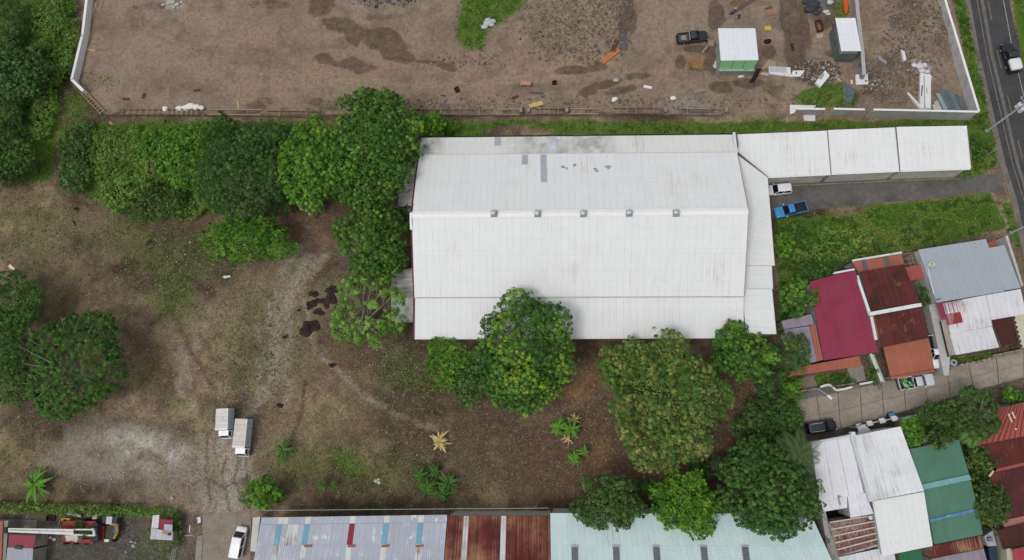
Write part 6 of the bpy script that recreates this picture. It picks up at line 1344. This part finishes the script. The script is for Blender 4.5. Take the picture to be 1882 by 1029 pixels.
    TRIS[0] += 2 * len(P)
    return leafmesh(name, P, T, Bn, Ln, Wd, cC, parent, org)
def px_r(px, py, r, z): a, c2 = W(px, py, z), W(px + r, py, z); return (c2 - a).length
def tree(name, label, cat, group, style, pal, ells, sub=7, flat=.62, dens=1.0, barkm=None, bare=0, seed=None):
    """ells: pixel ellipses (x, y, rx, ry, height of widest part) that make up the crown"""
    seed = seed or (abs(hash((int(ells[0][0]), int(ells[0][1])))) % 9973); r_ = np.random.default_rng(seed); rr = random.Random(seed)
    lobes = []
    for (px, py, rx, ry, zc) in ells:
        rx, ry = rx * 1.04, ry * 1.04
        c = W(px, py, zc); a, b2 = px_r(px, py, rx, zc), px_r(px, py, ry, zc); rz = min(flat * max(a, b2), zc * .85)
        lobes.append((c.x, c.y, zc, a * .86, b2 * .86, rz))
        for k in range(sub):
            t2 = (k + rr.uniform(-.3, .3)) / sub * 2 * math.pi; f = rr.uniform(.5, .88); q = rr.uniform(.20, .46)
            z2 = zc + rz * rr.uniform(-.1, .55) * (1 - f * .5)
            lobes.append((c.x + math.cos(t2) * a * f, c.y + math.sin(t2) * b2 * f, z2, a * q, b2 * q, max(rz * q * 1.1, .4)))
    bx = sum(l[0] for l in lobes) / len(lobes); by = sum(l[1] for l in lobes) / len(lobes); bz = gz(bx, by); base = Vector((bx, by, bz))
    t = thing(name, label, cat, base, 0, group)
    crown(t, lobes, style, pal, r_, base, dens)
    zc = ells[0][4]; R0 = max(l[3] for l in lobes); mb = MB(); tr = .035 * zc + .03 * R0
    fork = base + Vector((0, 0, zc * .45)); mb.tube([base - Vector((0, 0, .1)), base + Vector((.05, .03, zc * .2)), fork], [tr * 1.4, tr, tr * .85], 8)
    for l in lobes:
        e = Vector((l[0], l[1], l[2] + l[5] * (.55 if not bare else .95))); mid = fork.lerp(e, .5) + Vector((rr.uniform(-.4, .4), rr.uniform(-.4, .4), .3)); mb.tube([fork, mid, e], [tr * .55, tr * .3, tr * .1], 5)
        for k in range(bare):
            e2 = e + Vector((rr.uniform(-1, 1) * l[3], rr.uniform(-1, 1) * l[4], rr.uniform(-.1, .5) * l[5])); mb.tube([mid.lerp(e, .5), e2], [tr * .22, tr * .06], 4)
    mb.build('trunk', barkm or bark, t)
    return t
TR = 'trees around the lot'
Tt = lambda label, style, pal, ells, **k: tree('tree', label, 'tree', TR, style, pal, ells, **k)
Sh = lambda label, style, pal, ells, **k: tree('shrub', label, 'shrub', 'shrubs and bushes', style, pal, ells, **{'flat': .7, 'sub': 5, **k})
# woods on the left edge
Sh('dark undergrowth along the left wood', 'soft', 'dark', [(60, 90, 40, 50, 1.8), (50, 180, 40, 40, 1.6), (20, 245, 40, 30, 1.4)]); Tt('tall dark tree filling the top left corner', 'soft', 'dark', [(5, 55, 45, 60, 5)]); Sh('light green bush mound at the top left', 'fine', 'vine', [(85, 40, 45, 55, 2.2)]); Sh('light bush beside the white west wall', 'fine', 'vine', [(125, 75, 22, 50, 1.4)]); Sh('light green bush below the bush mound', 'fine', 'vine', [(105, 120, 28, 35, 1.5)])
Tt('leafy dark tree left of the wall bend', 'tuft', 'dark', [(45, 135, 48, 42, 4.5)]); Tt('dark tree under the leafy one at the left edge', 'soft', 'dark', [(5, 140, 30, 45, 4)]); Tt('dark low tree at the left edge above the clearing', 'soft', 'dark', [(12, 200, 32, 30, 3.5)]); Sh('yellow-green bush at the wall bend', 'fine', 'vine', [(82, 195, 28, 40, 1.3)]); Sh('small bush near the left trench corner', 'fine', 'vine', [(70, 240, 25, 16, 1.0)])
Tt('tuft-leaved tree at the left clearing edge', 'tuft', 'fine', [(35, 288, 30, 32, 4)]); Tt('dark tree at the left edge beside the clearing', 'tuft', 'dark', [(-5, 300, 30, 50, 4.5)]); Sh('loose light bush north of the crane corner', 'fine', 'vine', [(115, 10, 25, 25, 1.2)])
# left mid trees
Tt('feathery tree reaching in from the left edge, upper', 'fine', 'fine', [(28, 555, 55, 50, 6)], sub=9); Tt('feathery tree reaching in from the left edge, lower', 'fine', 'fine', [(5, 640, 58, 60, 6.5)], sub=9); Tt('feathery low crown at the left edge below the others', 'fine', 'fine', [(22, 708, 40, 34, 5)], sub=7)
Tt('dark open tree with bare twigs on the left lot', 'soft', 'fine', [(150, 675, 80, 78, 5.5), (110, 735, 40, 34, 4.5)], dens=.9, bare=3, barkm=bark_p)
# grove north-west
Sh('dark leafy bush at the west corner of the grove', 'tuft', 'olive', [(140, 265, 34, 36, 1.8)]); Sh('dark low bush below the west corner bush', 'tuft', 'dark', [(138, 318, 32, 32, 1.6)]); Sh('sunny vine mound in the north of the grove', 'fine', 'vine', [(235, 262, 62, 34, 1.6)]); Sh('bright bush right of the vine mound', 'fine', 'bright', [(305, 268, 50, 40, 2.2)]); Sh('bright bush in the middle of the grove', 'soft', 'bright', [(335, 310, 48, 40, 2.4)])
Sh('round-leaved bush on the south-west side of the grove', 'tuft', 'vine', [(222, 352, 42, 36, 1.6)]); Sh('dull bush on the south side of the grove', 'soft', 'olive', [(295, 375, 50, 32, 1.8)]); Sh('bush between the grove vines and the dark trees', 'soft', 'vine', [(275, 320, 38, 30, 2.0)]); Tt('feather-leaved tree in the north of the grove', 'finger', 'fine', [(412, 258, 42, 44, 4.5)]); Sh('bright bush under the feather-leaved tree', 'soft', 'bright', [(365, 250, 34, 28, 2.2)])
Sh('low undergrowth filling the north of the grove', 'fine', 'vine', [(370, 300, 40, 34, 1.2), (180, 245, 36, 16, .8), (190, 300, 28, 34, .9)]); Sh('low undergrowth filling the south of the grove', 'fine', 'vine', [(340, 385, 36, 20, .8), (380, 345, 24, 36, 1.2)]); Sh('leafy undergrowth between the dark trees and the bright mango', 'soft', 'dark', [(520, 340, 26, 60, 2.2), (540, 250, 30, 30, 2.4)]); Tt('broad dark tree in the middle of the grove', 'soft', 'dark', [(450, 330, 72, 76, 6.5)], sub=9); Tt('dark tree at the north edge of the grove', 'soft', 'dark', [(492, 258, 34, 36, 6)]); Tt('finger-leaved bright tree at the south end of the grove', 'finger', 'bright', [(455, 438, 76, 42, 4.5)], sub=8, flat=.5)
Tt('bright tufted mango tree in the grove', 'tuft', 'bright', [(572, 306, 62, 78, 7.5)], sub=9); Tt('dark dense mango tree touching the warehouse roof', 'round', 'mango', [(690, 272, 84, 84, 8.5)], sub=10); Tt('mango crown overhanging the trench at the north', 'tuft', 'mango', [(690, 190, 58, 24, 6.5)], sub=6); Tt('mango crown between the two big mangos', 'round', 'mango', [(636, 330, 40, 45, 6)], sub=6); Tt('small round tree at the north corner of the warehouse', 'tuft', 'bright', [(792, 232, 24, 22, 4.0)]); Sh('low bush by the small round tree', 'soft', 'bright', [(825, 232, 16, 14, 1.2)])
Tt('mango tree beside the west gable of the warehouse', 'tuft', 'mango', [(688, 435, 66, 72, 6.5)], sub=9); Sh('dark bush squeezed against the west gable', 'tuft', 'dark', [(748, 405, 16, 26, 3.0)])
Tt('sparse tree with visible branches over the pale annex', 'sparse', 'sparse', [(682, 562, 62, 70, 6.0), (652, 600, 36, 32, 5)], sub=10, dens=.75, bare=5, barkm=bark_p)
# centre and south
Tt('largest dense dark tree against the south eave of the warehouse', 'round', 'yellowtip', [(968, 640, 88, 92, 8.5), (958, 715, 60, 44, 6.5)], sub=10); Tt('finger-leaved round tree left of the largest tree', 'finger', 'bright', [(828, 668, 40, 42, 5)], sub=6); Tt('dark tree between the round and the largest tree', 'tuft', 'dark', [(862, 702, 34, 40, 4.5)])
Tt('huge mottled yellow-green tree south of the warehouse', 'soft', 'mottled', [(1222, 735, 98, 112, 8.0), (1160, 680, 52, 44, 6)], sub=12); Sh('grey-green crown at the left of the mottled tree', 'soft', 'mottled', [(1130, 668, 34, 30, 4.5)])
Tt('glossy dark tree at the south-east corner of the warehouse', 'tuft', 'mango', [(1368, 655, 56, 50, 5.5), (1348, 612, 28, 24, 6)], sub=7); Sh('dark undergrowth right of the mottled tree', 'soft', 'dark', [(1392, 775, 40, 48, 2.4)]); Sh('dark bush by the east corner of the lot', 'soft', 'dark', [(1412, 700, 28, 32, 2.2)])
Sh('dark thicket between the mottled tree and the corner tree', 'soft', 'dark', [(1345, 860, 40, 24, 2.6), (1190, 895, 34, 14, 1.4)]); Tt('big dense tree over the corner of the mint roof', 'round', 'corner', [(1412, 905, 88, 82, 8.5), (1390, 850, 56, 44, 7)], sub=10); Tt('dull tree overhanging the left of the mint roof', 'tuft', 'olive', [(1112, 925, 58, 50, 8.0)], sub=8); Tt('finger-leaved tree overhanging the middle of the mint roof', 'finger', 'bright', [(1258, 925, 58, 50, 8.0), (1285, 958, 32, 30, 8.5)], sub=7); Sh('small banana-like bush under the mottled tree', 'finger', 'fine', [(1285, 868, 22, 16, 1.8)])
Sh('round bright bush at the lane corner', 'tuft', 'bright', [(485, 905, 30, 30, 2.8)]); Sh('low leafy weed patch at the lane corner', 'soft', 'fine', [(508, 908, 16, 14, .7)])
# east side
Sh('tall dark shrub by the lean-to in the grass', 'tuft', 'fine', [(1462, 428, 28, 22, 1.6)]); Sh('leafy shrub against the lean-to wall', 'tuft', 'bright', [(1440, 450, 18, 22, 2.0)]); Sh('shrub in the middle of the grass strip', 'soft', 'vine', [(1530, 432, 24, 18, 1.1)]); Sh('shrub right of the middle one in the grass strip', 'soft', 'vine', [(1585, 435, 26, 16, 1.0)]); Sh('wide low hedge of bushes along the grass strip', 'soft', 'vine', [(1495, 470, 50, 22, 1.2), (1560, 462, 40, 14, 1.0)])
Sh('bush spilling onto the crimson roof corner', 'soft', 'fine', [(1495, 500, 42, 20, 2.6)]); Tt('dark round tree left of the crimson roof', 'tuft', 'mango', [(1466, 548, 33, 36, 4.5)]); Tt('thin open tree over the lilac sheets', 'sparse', 'olive', [(1462, 645, 24, 36, 5)], dens=1.2, bare=4, barkm=bark_p); Sh('shrub at the south-west corner by the mint-green bushes', 'soft', 'dark', [(1444, 605, 12, 22, 2)])
Sh('pale leafy shrub at the closed end of the street', 'soft', 'bright', [(1462, 718, 18, 24, 2.4)]); Sh('second shrub at the closed end of the street', 'soft', 'fine', [(1458, 770, 18, 26, 2.4)]); Sh('bush behind the wire fence', 'soft', 'dark', [(1436, 760, 20, 40, 2.6)])
Tt('dark tree behind the white house, left of the bare one', 'soft', 'olive', [(1728, 765, 42, 34, 4.5)]); Tt('grey-green tree with bare twigs over the street corner', 'soft', 'olive', [(1792, 755, 44, 42, 5)], dens=.8, bare=4, barkm=bark_p); Sh('yellow-green bush on the mossy green roof corner', 'tuft', 'bright', [(1679, 800, 20, 24, 4.0)]); Sh('variegated shrub at the top of the green roof', 'finger', 'olive', [(1728, 806, 22, 18, 5.5)]); Sh('shrub with orange blossom among the yard trees', 'soft', 'mottled', [(1738, 785, 14, 12, 4.6)], dens=1.1)
Sh('leafy shrub between green roof and brown roof', 'tuft', 'olive', [(1800, 842, 26, 24, 3.6)]); Sh('palm-leaved shrub below the leafy one', 'finger', 'olive', [(1800, 872, 20, 20, 3.0)]); Tt('dense round olive tree between the green and maroon roofs', 'fine', 'olive', [(1820, 928, 34, 44, 4.8)], sub=8); Sh('yellow-leaved bush at the street corner, far right', 'tuft', 'bright', [(1862, 728, 20, 16, 2.4)]); Sh('bush at the right edge beside the salmon roof', 'soft', 'fine', [(1884, 730, 14, 20, 2.2)])
Sh('rose bush with hedge inside the front garden', 'soft', 'dark', [(1545, 700, 22, 8, .8)]); Sh('clipped bush by the side wall', 'soft', 'fine', [(1608, 690, 8, 18, 1.0)]); Sh('creeper on the alley wall of the grey house', 'soft', 'fine', [(1699, 540, 7, 26, 1.6)]); Sh('weeds over the end of the crane deck', 'soft', 'olive', [(158, 978, 14, 7, 2.2)], sub=3); Sh('weeds growing on the crane tool boxes', 'soft', 'olive', [(146, 962, 8, 8, 1.7)], sub=3); Sh('roadside weeds at the end of the long shed', 'soft', 'fine', [(1800, 275, 14, 26, 1.0)], sub=4); Sh('weeds at the mouth of the driveway', 'soft', 'bright', [(1775, 320, 16, 6, .6)], sub=3)
# clipped hedge of the yard
def hedge(label, pts, w, h, pal):
    c = G(*pts[0]); t = thing('hedge', label, 'hedge', c); r_ = np.random.default_rng(5); lob = []
    for a, c2 in zip(pts[:-1], pts[1:]):
        p, q = W(a[0], a[1], h), W(c2[0], c2[1], h); n = max(2, int((q - p).length / .9))
        for k in range(n): u = p.lerp(q, (k + .5) / n); lob.append((u.x, u.y, h * .6, w, w, h * .45))
    crown(t, lob, 'fine', pal, r_, c, 1.0, 'foliage')
    for l in lob[::2]: MB().tube([(l[0], l[1], 0), (l[0], l[1], l[2])], .05, 5).build('stem', bark, t)
hedge('long clipped green hedge along the north side of the crane yard', [(-30, 932), (120, 937), (240, 940), (318, 943)], .75, 1.7, 'vine'); hedge('mossy hedge end running down beside the patched shed', [(322, 943), (322, 970), (319, 1003)], .7, 1.7, 'olive')
# banana plants
def strapleaf(name, ln, wd, n=7, droop=.55, rise=.5):
    mb = MB(); k = []
    for i in range(n + 1):
        s = i / n; w = wd * math.sin(math.pi * min(1, .12 + s * .88)) ** .7 * .5 + .02
        x = ln * s; z = rise * s * ln - droop * ln * s * s
        mb.v += [Vector((x, -w, z + w * .35)), Vector((x, 0, z)), Vector((x, w, z + w * .35))]
    for i in range(n):
        for j in range(2): a = i * 3 + j; mb.f.append((a, a + 1, a + 4, a + 3))
    me = bpy.data.meshes.new(name); me.from_pydata([tuple(v) for v in mb.v], [], mb.f); me.update(); return me
ban_g, ban_d, ban_y, ban_s = mat('#5c8a34', .7, .3, 4, spec=.1), mat('#486c32', .7, .3, 4, spec=.1), mat('#c4ae74', .85, .3, 5, .3, '#94784a'), mat('#8d7a3a', .8, .2, 3)
def banana(label, px, py, r, m, n=9, h=1.8, y=None, grp='banana plants on the lot', seed=0):
    n = n + 7
    rr = random.Random(px + seed); base = G(px, py); ln = px_r(px, py, r, h); t = thing('banana_plant', label, 'banana plant', base, 0, grp)
    MB().tube([base, base + Vector((0, 0, h * .95))], [.16, .09], 8).build('stem', ban_s, t)
    me = strapleaf('leaf', ln * 1.08, ln * .17, 7, .8, .62); me2 = None
    for k in range(n):
        mm = m
        if y and k in y: mm = ban_y
        if me.materials and mm != me.materials[0]:
            o = bpy.data.objects.new('leaf', me); COL.objects.link(o); o.parent = t; o.material_slots[0].link = 'OBJECT'; o.material_slots[0].material = mm
        else: o = link('leaf', me, mm, t)
        o.location = (0, 0, h * rr.uniform(.86, 1.0)); f = rr.uniform(.5, 1.12); o.scale = (f, rr.uniform(.6, 1.2), f * rr.uniform(.6, 1.3)); o.rotation_euler = (rr.uniform(-.6, .6), rr.uniform(-.35, .5), 2 * math.pi * (k + rr.uniform(-.45, .45)) / n)
for a in [('single banana plant right of the box trucks', 527, 825, 23, ban_d, 8), ('large banana plant at the left end of the lot', 78, 888, 32, ban_g, 13), ('leftmost banana plant of the southern clump', 776, 872, 20, ban_d, 8), ('upper banana plant of the southern clump', 803, 864, 15, ban_d, 7), ('middle banana plant of the southern clump', 788, 894, 25, ban_d, 10), ('lowest banana plant of the southern clump', 816, 905, 24, ban_d, 10), ('rightmost banana plant of the southern clump', 829, 886, 23, ban_d, 10), ('bright banana plant left in the pair by the mottled tree', 1026, 785, 23, ban_g, 11), ('bright banana plant right in the pair by the mottled tree', 1050, 787, 21, ban_g, 9), ('small banana plant below the pair', 1057, 842, 17, ban_g, 9), ('tiny banana plant beside the small one below the pair', 1074, 829, 14, ban_g, 7), ('tiny banana shoot left near the hedge corner', 597, 890, 12, ban_d, 7), ('tiniest banana shoot beside the other shoot', 620, 889, 10, ban_d, 5), ('banana plant in the gap under the grove trees', 590, 382, 26, ban_d, 7)]: banana(*a)
banana('dried yellow banana plant on the open soil', 811, 811, 24, ban_y, 14, .9); banana('withered yellow leaves behind the bright banana pair', 1054, 770, 14, ban_y, 7, 1.0); banana('withered yellow leaves below the bright banana pair', 1042, 806, 12, ban_y, 6, .5)
# palms
def palm(label, px, py, r, h, n, m, seed):
    rr = random.Random(seed); top = W(px, py, h); base = Vector((top.x, top.y, gz(top.x, top.y))); t = thing('palm_tree', label, 'palm', base, 0, 'palms'); ln = px_r(px, py, r, h)
    MB().tube([base, base + Vector((.1, 0, h * .5)), base + Vector((0, 0, h))], [.2, .15, .13], 8).build('trunk', bark, t)
    mb = MB(); N = 24
    for i in range(N):
        s0 = (i + 1) / N; x = ln * s0; z = .55 * x - .75 * x * s0; lw_ = .85 * math.sin(math.pi * min(1, .18 + s0 * .80)) + .15
        for q in (-1, 1): mb.add([(x - .06, 0, z), (x + .06, q * lw_ * .45, z + .02), (x + .44, q * lw_, z - .35 * lw_), (x + .17, q * lw_ * .42, z - .02)], [(0, 1, 2, 3)])
    mb.tube([(ln * i / 6, 0, .55 * ln * i / 6 - .75 * ln * (i / 6) ** 2) for i in range(7)], [.05, .045, .04, .03, .025, .02, .01], 5)
    me = bpy.data.meshes.new('frond'); me.from_pydata([tuple(v) for v in mb.v], [], mb.f); me.update()
    for k in range(n):
        o = link('frond', me, m, t); o.location = (0, 0, h); f = rr.uniform(.8, 1.1); o.scale = (f, f, f); o.rotation_euler = (rr.uniform(-.2, .2), rr.uniform(-.3, .35), 2 * math.pi * (k + rr.uniform(-.3, .3)) / n)
palm('feather palm overlapping the corner of the white roof', 1468, 835, 46, 9.0, 13, mat('#4c6636', .6, .25, 3), 3); palm('small palm beside the salmon batten roof', 1788, 795, 26, 4.2, 13, mat('#5a8038', .6, .2, 3), 8)

# ------------------------------------------------------------------ weeds, stones, litter: too many to count
def scatter(n, msk_fn, box):
    out = []
    while len(out) < n:
        px = rng.uniform(box[0], box[2], 4 * n); py = rng.uniform(box[1], box[3], 4 * n)
        k = rng.uniform(0, 1, 4 * n) < msk_fn(px, py); out += list(zip(px[k], py[k]))
    out = np.array(out[:n]); x, y = W2(out[:, 0], out[:, 1], 0.0); return x, y
def gridval(arr, x, y):
    i = np.clip(np.searchsorted(ys, y), 0, len(ys) - 1); j = np.clip(np.searchsorted(xs, x), 0, len(xs) - 1); return arr[i, j]
def maskf(arr, gain, bias):
    def f(px, py): x, y = W2(px, py, 0.0); return np.clip(gridval(arr, x, y) * gain + bias, 0, 1)
    return f
NOGO = [[(776, 250), (1350, 246), (1420, 320), (1426, 614), (762, 621)], [(1350, 240), (1785, 230), (1785, 312), (1410, 326)], [(470, 946), (1500, 946), (1540, 1040), (460, 1040)], [(1405, 320), (1840, 316), (1845, 354), (1412, 402)], [(1764, -50), (1846, -60), (1960, 300), (1990, 560), (1905, 580), (1837, 300)]]
def allowed(px, py):
    k = np.ones(len(px))
    for p in NOGO: k *= 1 - ppoly(px, py, p, 1.0)
    return k
wood_grass = maskf(grass, 1.25, -.30)
x, y = scatter(26000, lambda a, c2: wood_grass(a, c2) * allowed(a, c2), (-60, -40, 1900, 1040))
n = len(x); z = gh(x, y); hgt = .10 + .22 * sm(.5, 1, gridval(grass, x, y)); r_ = rng
cl = 3; P = np.repeat(np.stack([x, y, z + hgt * .5], -1), cl, 0) + r_.normal(size=(n * cl, 3)) * np.array([.14, .14, .03]); nn = unit(r_.normal(size=(n * cl, 3)) * .7 + [0, 0, .9]); T = unit(np.cross(nn, r_.normal(size=(n * cl, 3)))); Bn = np.cross(nn, T)
pal_l = np.array([L3(h) for h in ('#5a7a2c', '#4a6c26', '#6d8a34', '#3d5c20', '#7d8a44')]); ti = np.clip((fbm(x * .3, y * .3, 91) - .25) * 10, 0, 4).astype(int)
wo = leafmesh('weeds', P, T, Bn, r_.uniform(.22, .5, n * cl), r_.uniform(.08, .2, n * cl), np.repeat(pal_l[ti], cl, 0) * r_.uniform(.7, 1.25, (n * cl, 1)), None, (0, 0, 0)); tag(wo, 'low green weeds and grass tufts over the ground', 'weeds', None, 'stuff')
# sprigs on the open lot
x, y = scatter(5200, lambda a, c2: (np.maximum(pblob(a, c2, 730, 685, 45, 35), .10 * ppoly(a, c2, [(100, 380), (720, 470), (900, 700), (1050, 900), (480, 910), (120, 720)], 10)) + .5 * pblob(a, c2, 730, 655, 30, 10)) * allowed(a, c2), (60, 350, 1100, 920)); n = len(x); z = gh(x, y)
P = np.stack([x, y, z + .08], -1); nn = unit(r_.normal(size=(n, 3)) * .5 + [0, 0, 1]); T = unit(np.cross(nn, r_.normal(size=(n, 3)))); Bn = np.cross(nn, T)
wo = leafmesh('sprigs', P, T, Bn, r_.uniform(.18, .42, n), r_.uniform(.08, .24, n), L3('#5a7f34') * r_.uniform(.6, 1.3, (n, 1)), None, (0, 0, 0)); tag(wo, 'scattered small green sprigs on the bare lot', 'weeds', None, 'stuff')
# dry litter: leaves and straw
x, y = scatter(9000, lambda a, c2: (.25 * ppoly(a, c2, [(100, 380), (720, 470), (1430, 640), (1430, 915), (60, 900)], 10) + .8 * pblob(a, c2, 1075, 720, 30, 45) + .7 * pblob(a, c2, 1105, 835, 22, 35) + .3 * pblob(a, c2, 1380, 720, 40, 40)) * allowed(a, c2), (40, 350, 1440, 920)); n = len(x); z = gh(x, y)
P = np.stack([x, y, z + .03], -1); nn = unit(r_.normal(size=(n, 3)) * .25 + [0, 0, 1]); T = unit(np.cross(nn, r_.normal(size=(n, 3)))); Bn = np.cross(nn, T); lp = np.array([L3(h) for h in ('#9a7a52', '#8a6540', '#a8946c', '#7d6a54', '#b09a72')])
wo = leafmesh('litter', P, T, Bn, r_.uniform(.12, .34, n), r_.uniform(.06, .2, n), lp[r_.integers(0, 5, n)] * r_.uniform(.6, 1.2, (n, 1)), None, (0, 0, 0)); tag(wo, 'dry fallen leaves and straw on the lot', 'leaf litter', None, 'stuff')
# stones
OCT = np.array([(1, 0, 0), (0, 1, 0), (-1, 0, 0), (0, -1, 0), (0, 0, .8), (0, 0, -.5)], float); OF = np.array([(0, 1, 4), (1, 2, 4), (2, 3, 4), (3, 0, 4), (1, 0, 5), (2, 1, 5), (3, 2, 5), (0, 3, 5)])
stone_b = NB('stone'); sc = stone_b.n('VertexColor', layer_name='tone').outputs[0]; stone_m = stone_b.out(sc, .9, 0, .2)
def stones(name, label, x, y, size, pal, sink=.15):
    n = len(x); z = gh(x, y); V = OCT[None] * r_.uniform(.6, 1.4, (n, 6, 3)) * size[:, None, None]; a = r_.uniform(0, 6.28, n); c2, s2 = np.cos(a)[:, None], np.sin(a)[:, None]
    V = np.stack([V[..., 0] * c2 - V[..., 1] * s2, V[..., 0] * s2 + V[..., 1] * c2, V[..., 2]], -1) + np.stack([x, y, z + size * sink], -1)[:, None]
    F = (OF[None] + (np.arange(n) * 6)[:, None, None]).reshape(-1, 3); me = bpy.data.meshes.new(name); me.vertices.add(6 * n); me.vertices.foreach_set('co', V.astype(np.float32).ravel())
    me.loops.add(F.size); me.loops.foreach_set('vertex_index', F.astype(np.int32).ravel()); me.polygons.add(len(F)); me.polygons.foreach_set('loop_start', np.arange(len(F), dtype=np.int32) * 3); me.update(calc_edges=True)
    pl = np.array([L3(h) for h in pal]); C = np.ones((n, 6, 4), np.float32); C[..., :3] = (pl[r_.integers(0, len(pl), n)] * r_.uniform(.65, 1.25, (n, 1)))[:, None]; ca = me.color_attributes.new('tone', 'FLOAT_COLOR', 'POINT'); ca.data.foreach_set('color', C.ravel())
    o = link(name, me, stone_m); tag(o, label, name, None, 'stuff')
sz = lambda n, a, c2: a + (c2 - a) * r_.uniform(0, 1, n) ** 3
x, y = scatter(6500, lambda a, c2: np.maximum.reduce([pblob(a, c2, 1060, 55, 95, 55), pblob(a, c2, 1120, 20, 40, 45), .8 * pblob(a, c2, 1680, 65, 60, 80), .8 * pblob(a, c2, 1640, 150, 55, 40), .5 * pblob(a, c2, 860, 112, 70, 12), .35 * pblob(a, c2, 1000, 190, 480, 12)]) * (1 - .9 * ppoly(a, c2, [(1430, 205), (1800, 205), (1800, 260), (1430, 260)], 1)), (560, -30, 1790, 202)); stones('rubble', 'loose stones over the building site', x, y, sz(len(x), .05, .32), ['#7b7162', '#857863', '#6d665c', '#918672', '#75706a'])
x, y = scatter(900, lambda a, c2: pblob(a, c2, 705, -6, 55, 22), (620, -40, 780, 20)); stones('quarry_stone', 'heap of blue-grey broken stone at the top edge', x, y, sz(len(x), .1, .42), ['#5d6266', '#6b7073', '#4c5054', '#7d8286'])
x, y = scatter(1300, lambda a, c2: np.maximum(pblob(a, c2, 1500, 135, 42, 20), .5 * pblob(a, c2, 1600, 150, 20, 20)), (1430, 95, 1640, 180)); stones('debris', 'broken masonry rubble around the fallen panels', x, y, sz(len(x), .07, .4), ['#7d7366', '#8f867a', '#6d6459', '#8a5a45', '#575450', '#a8a198', '#6b6155'])
x, y = scatter(6000, lambda a, c2: (.18 + np.maximum.reduce([pblob(a, c2, 300, 850, 130, 60), .8 * pblob(a, c2, 400, 800, 90, 110), .7 * pblob(a, c2, 690, 640, 80, 70), .5 * pblob(a, c2, 330, 490, 120, 60), .6 * pblob(a, c2, 1370, 700, 50, 60), pblob(a, c2, 350, 965, 22, 40), .8 * pblob(a, c2, 110, 200, 30, 60)])) * allowed(a, c2) * (1 - ppoly(a, c2, [(0, 945), (340, 945), (340, 1029), (0, 1029)], 1) * .6), (20, 150, 1430, 1029)); stones('pebbles', 'pale pebbles and crumbs on the soil', x, y, sz(len(x), .03, .17), ['#a59c8e', '#8d8474', '#c4bdb2', '#756c60', '#b4a898'], .3)
x, y = scatter(2200, lambda a, c2: .5 * ppoly(a, c2, [(140, 0), (132, 145), (200, 205), (700, 205), (1440, 205), (1440, 0)], 6) + .5 * pblob(a, c2, 450, 190, 250, 18), (140, 0, 1440, 205)); stones('grit', 'small grit on the levelled building site', x, y, sz(len(x), .03, .13), ['#a09484', '#8a7e70', '#b5aba0', '#6b6258'], .3)
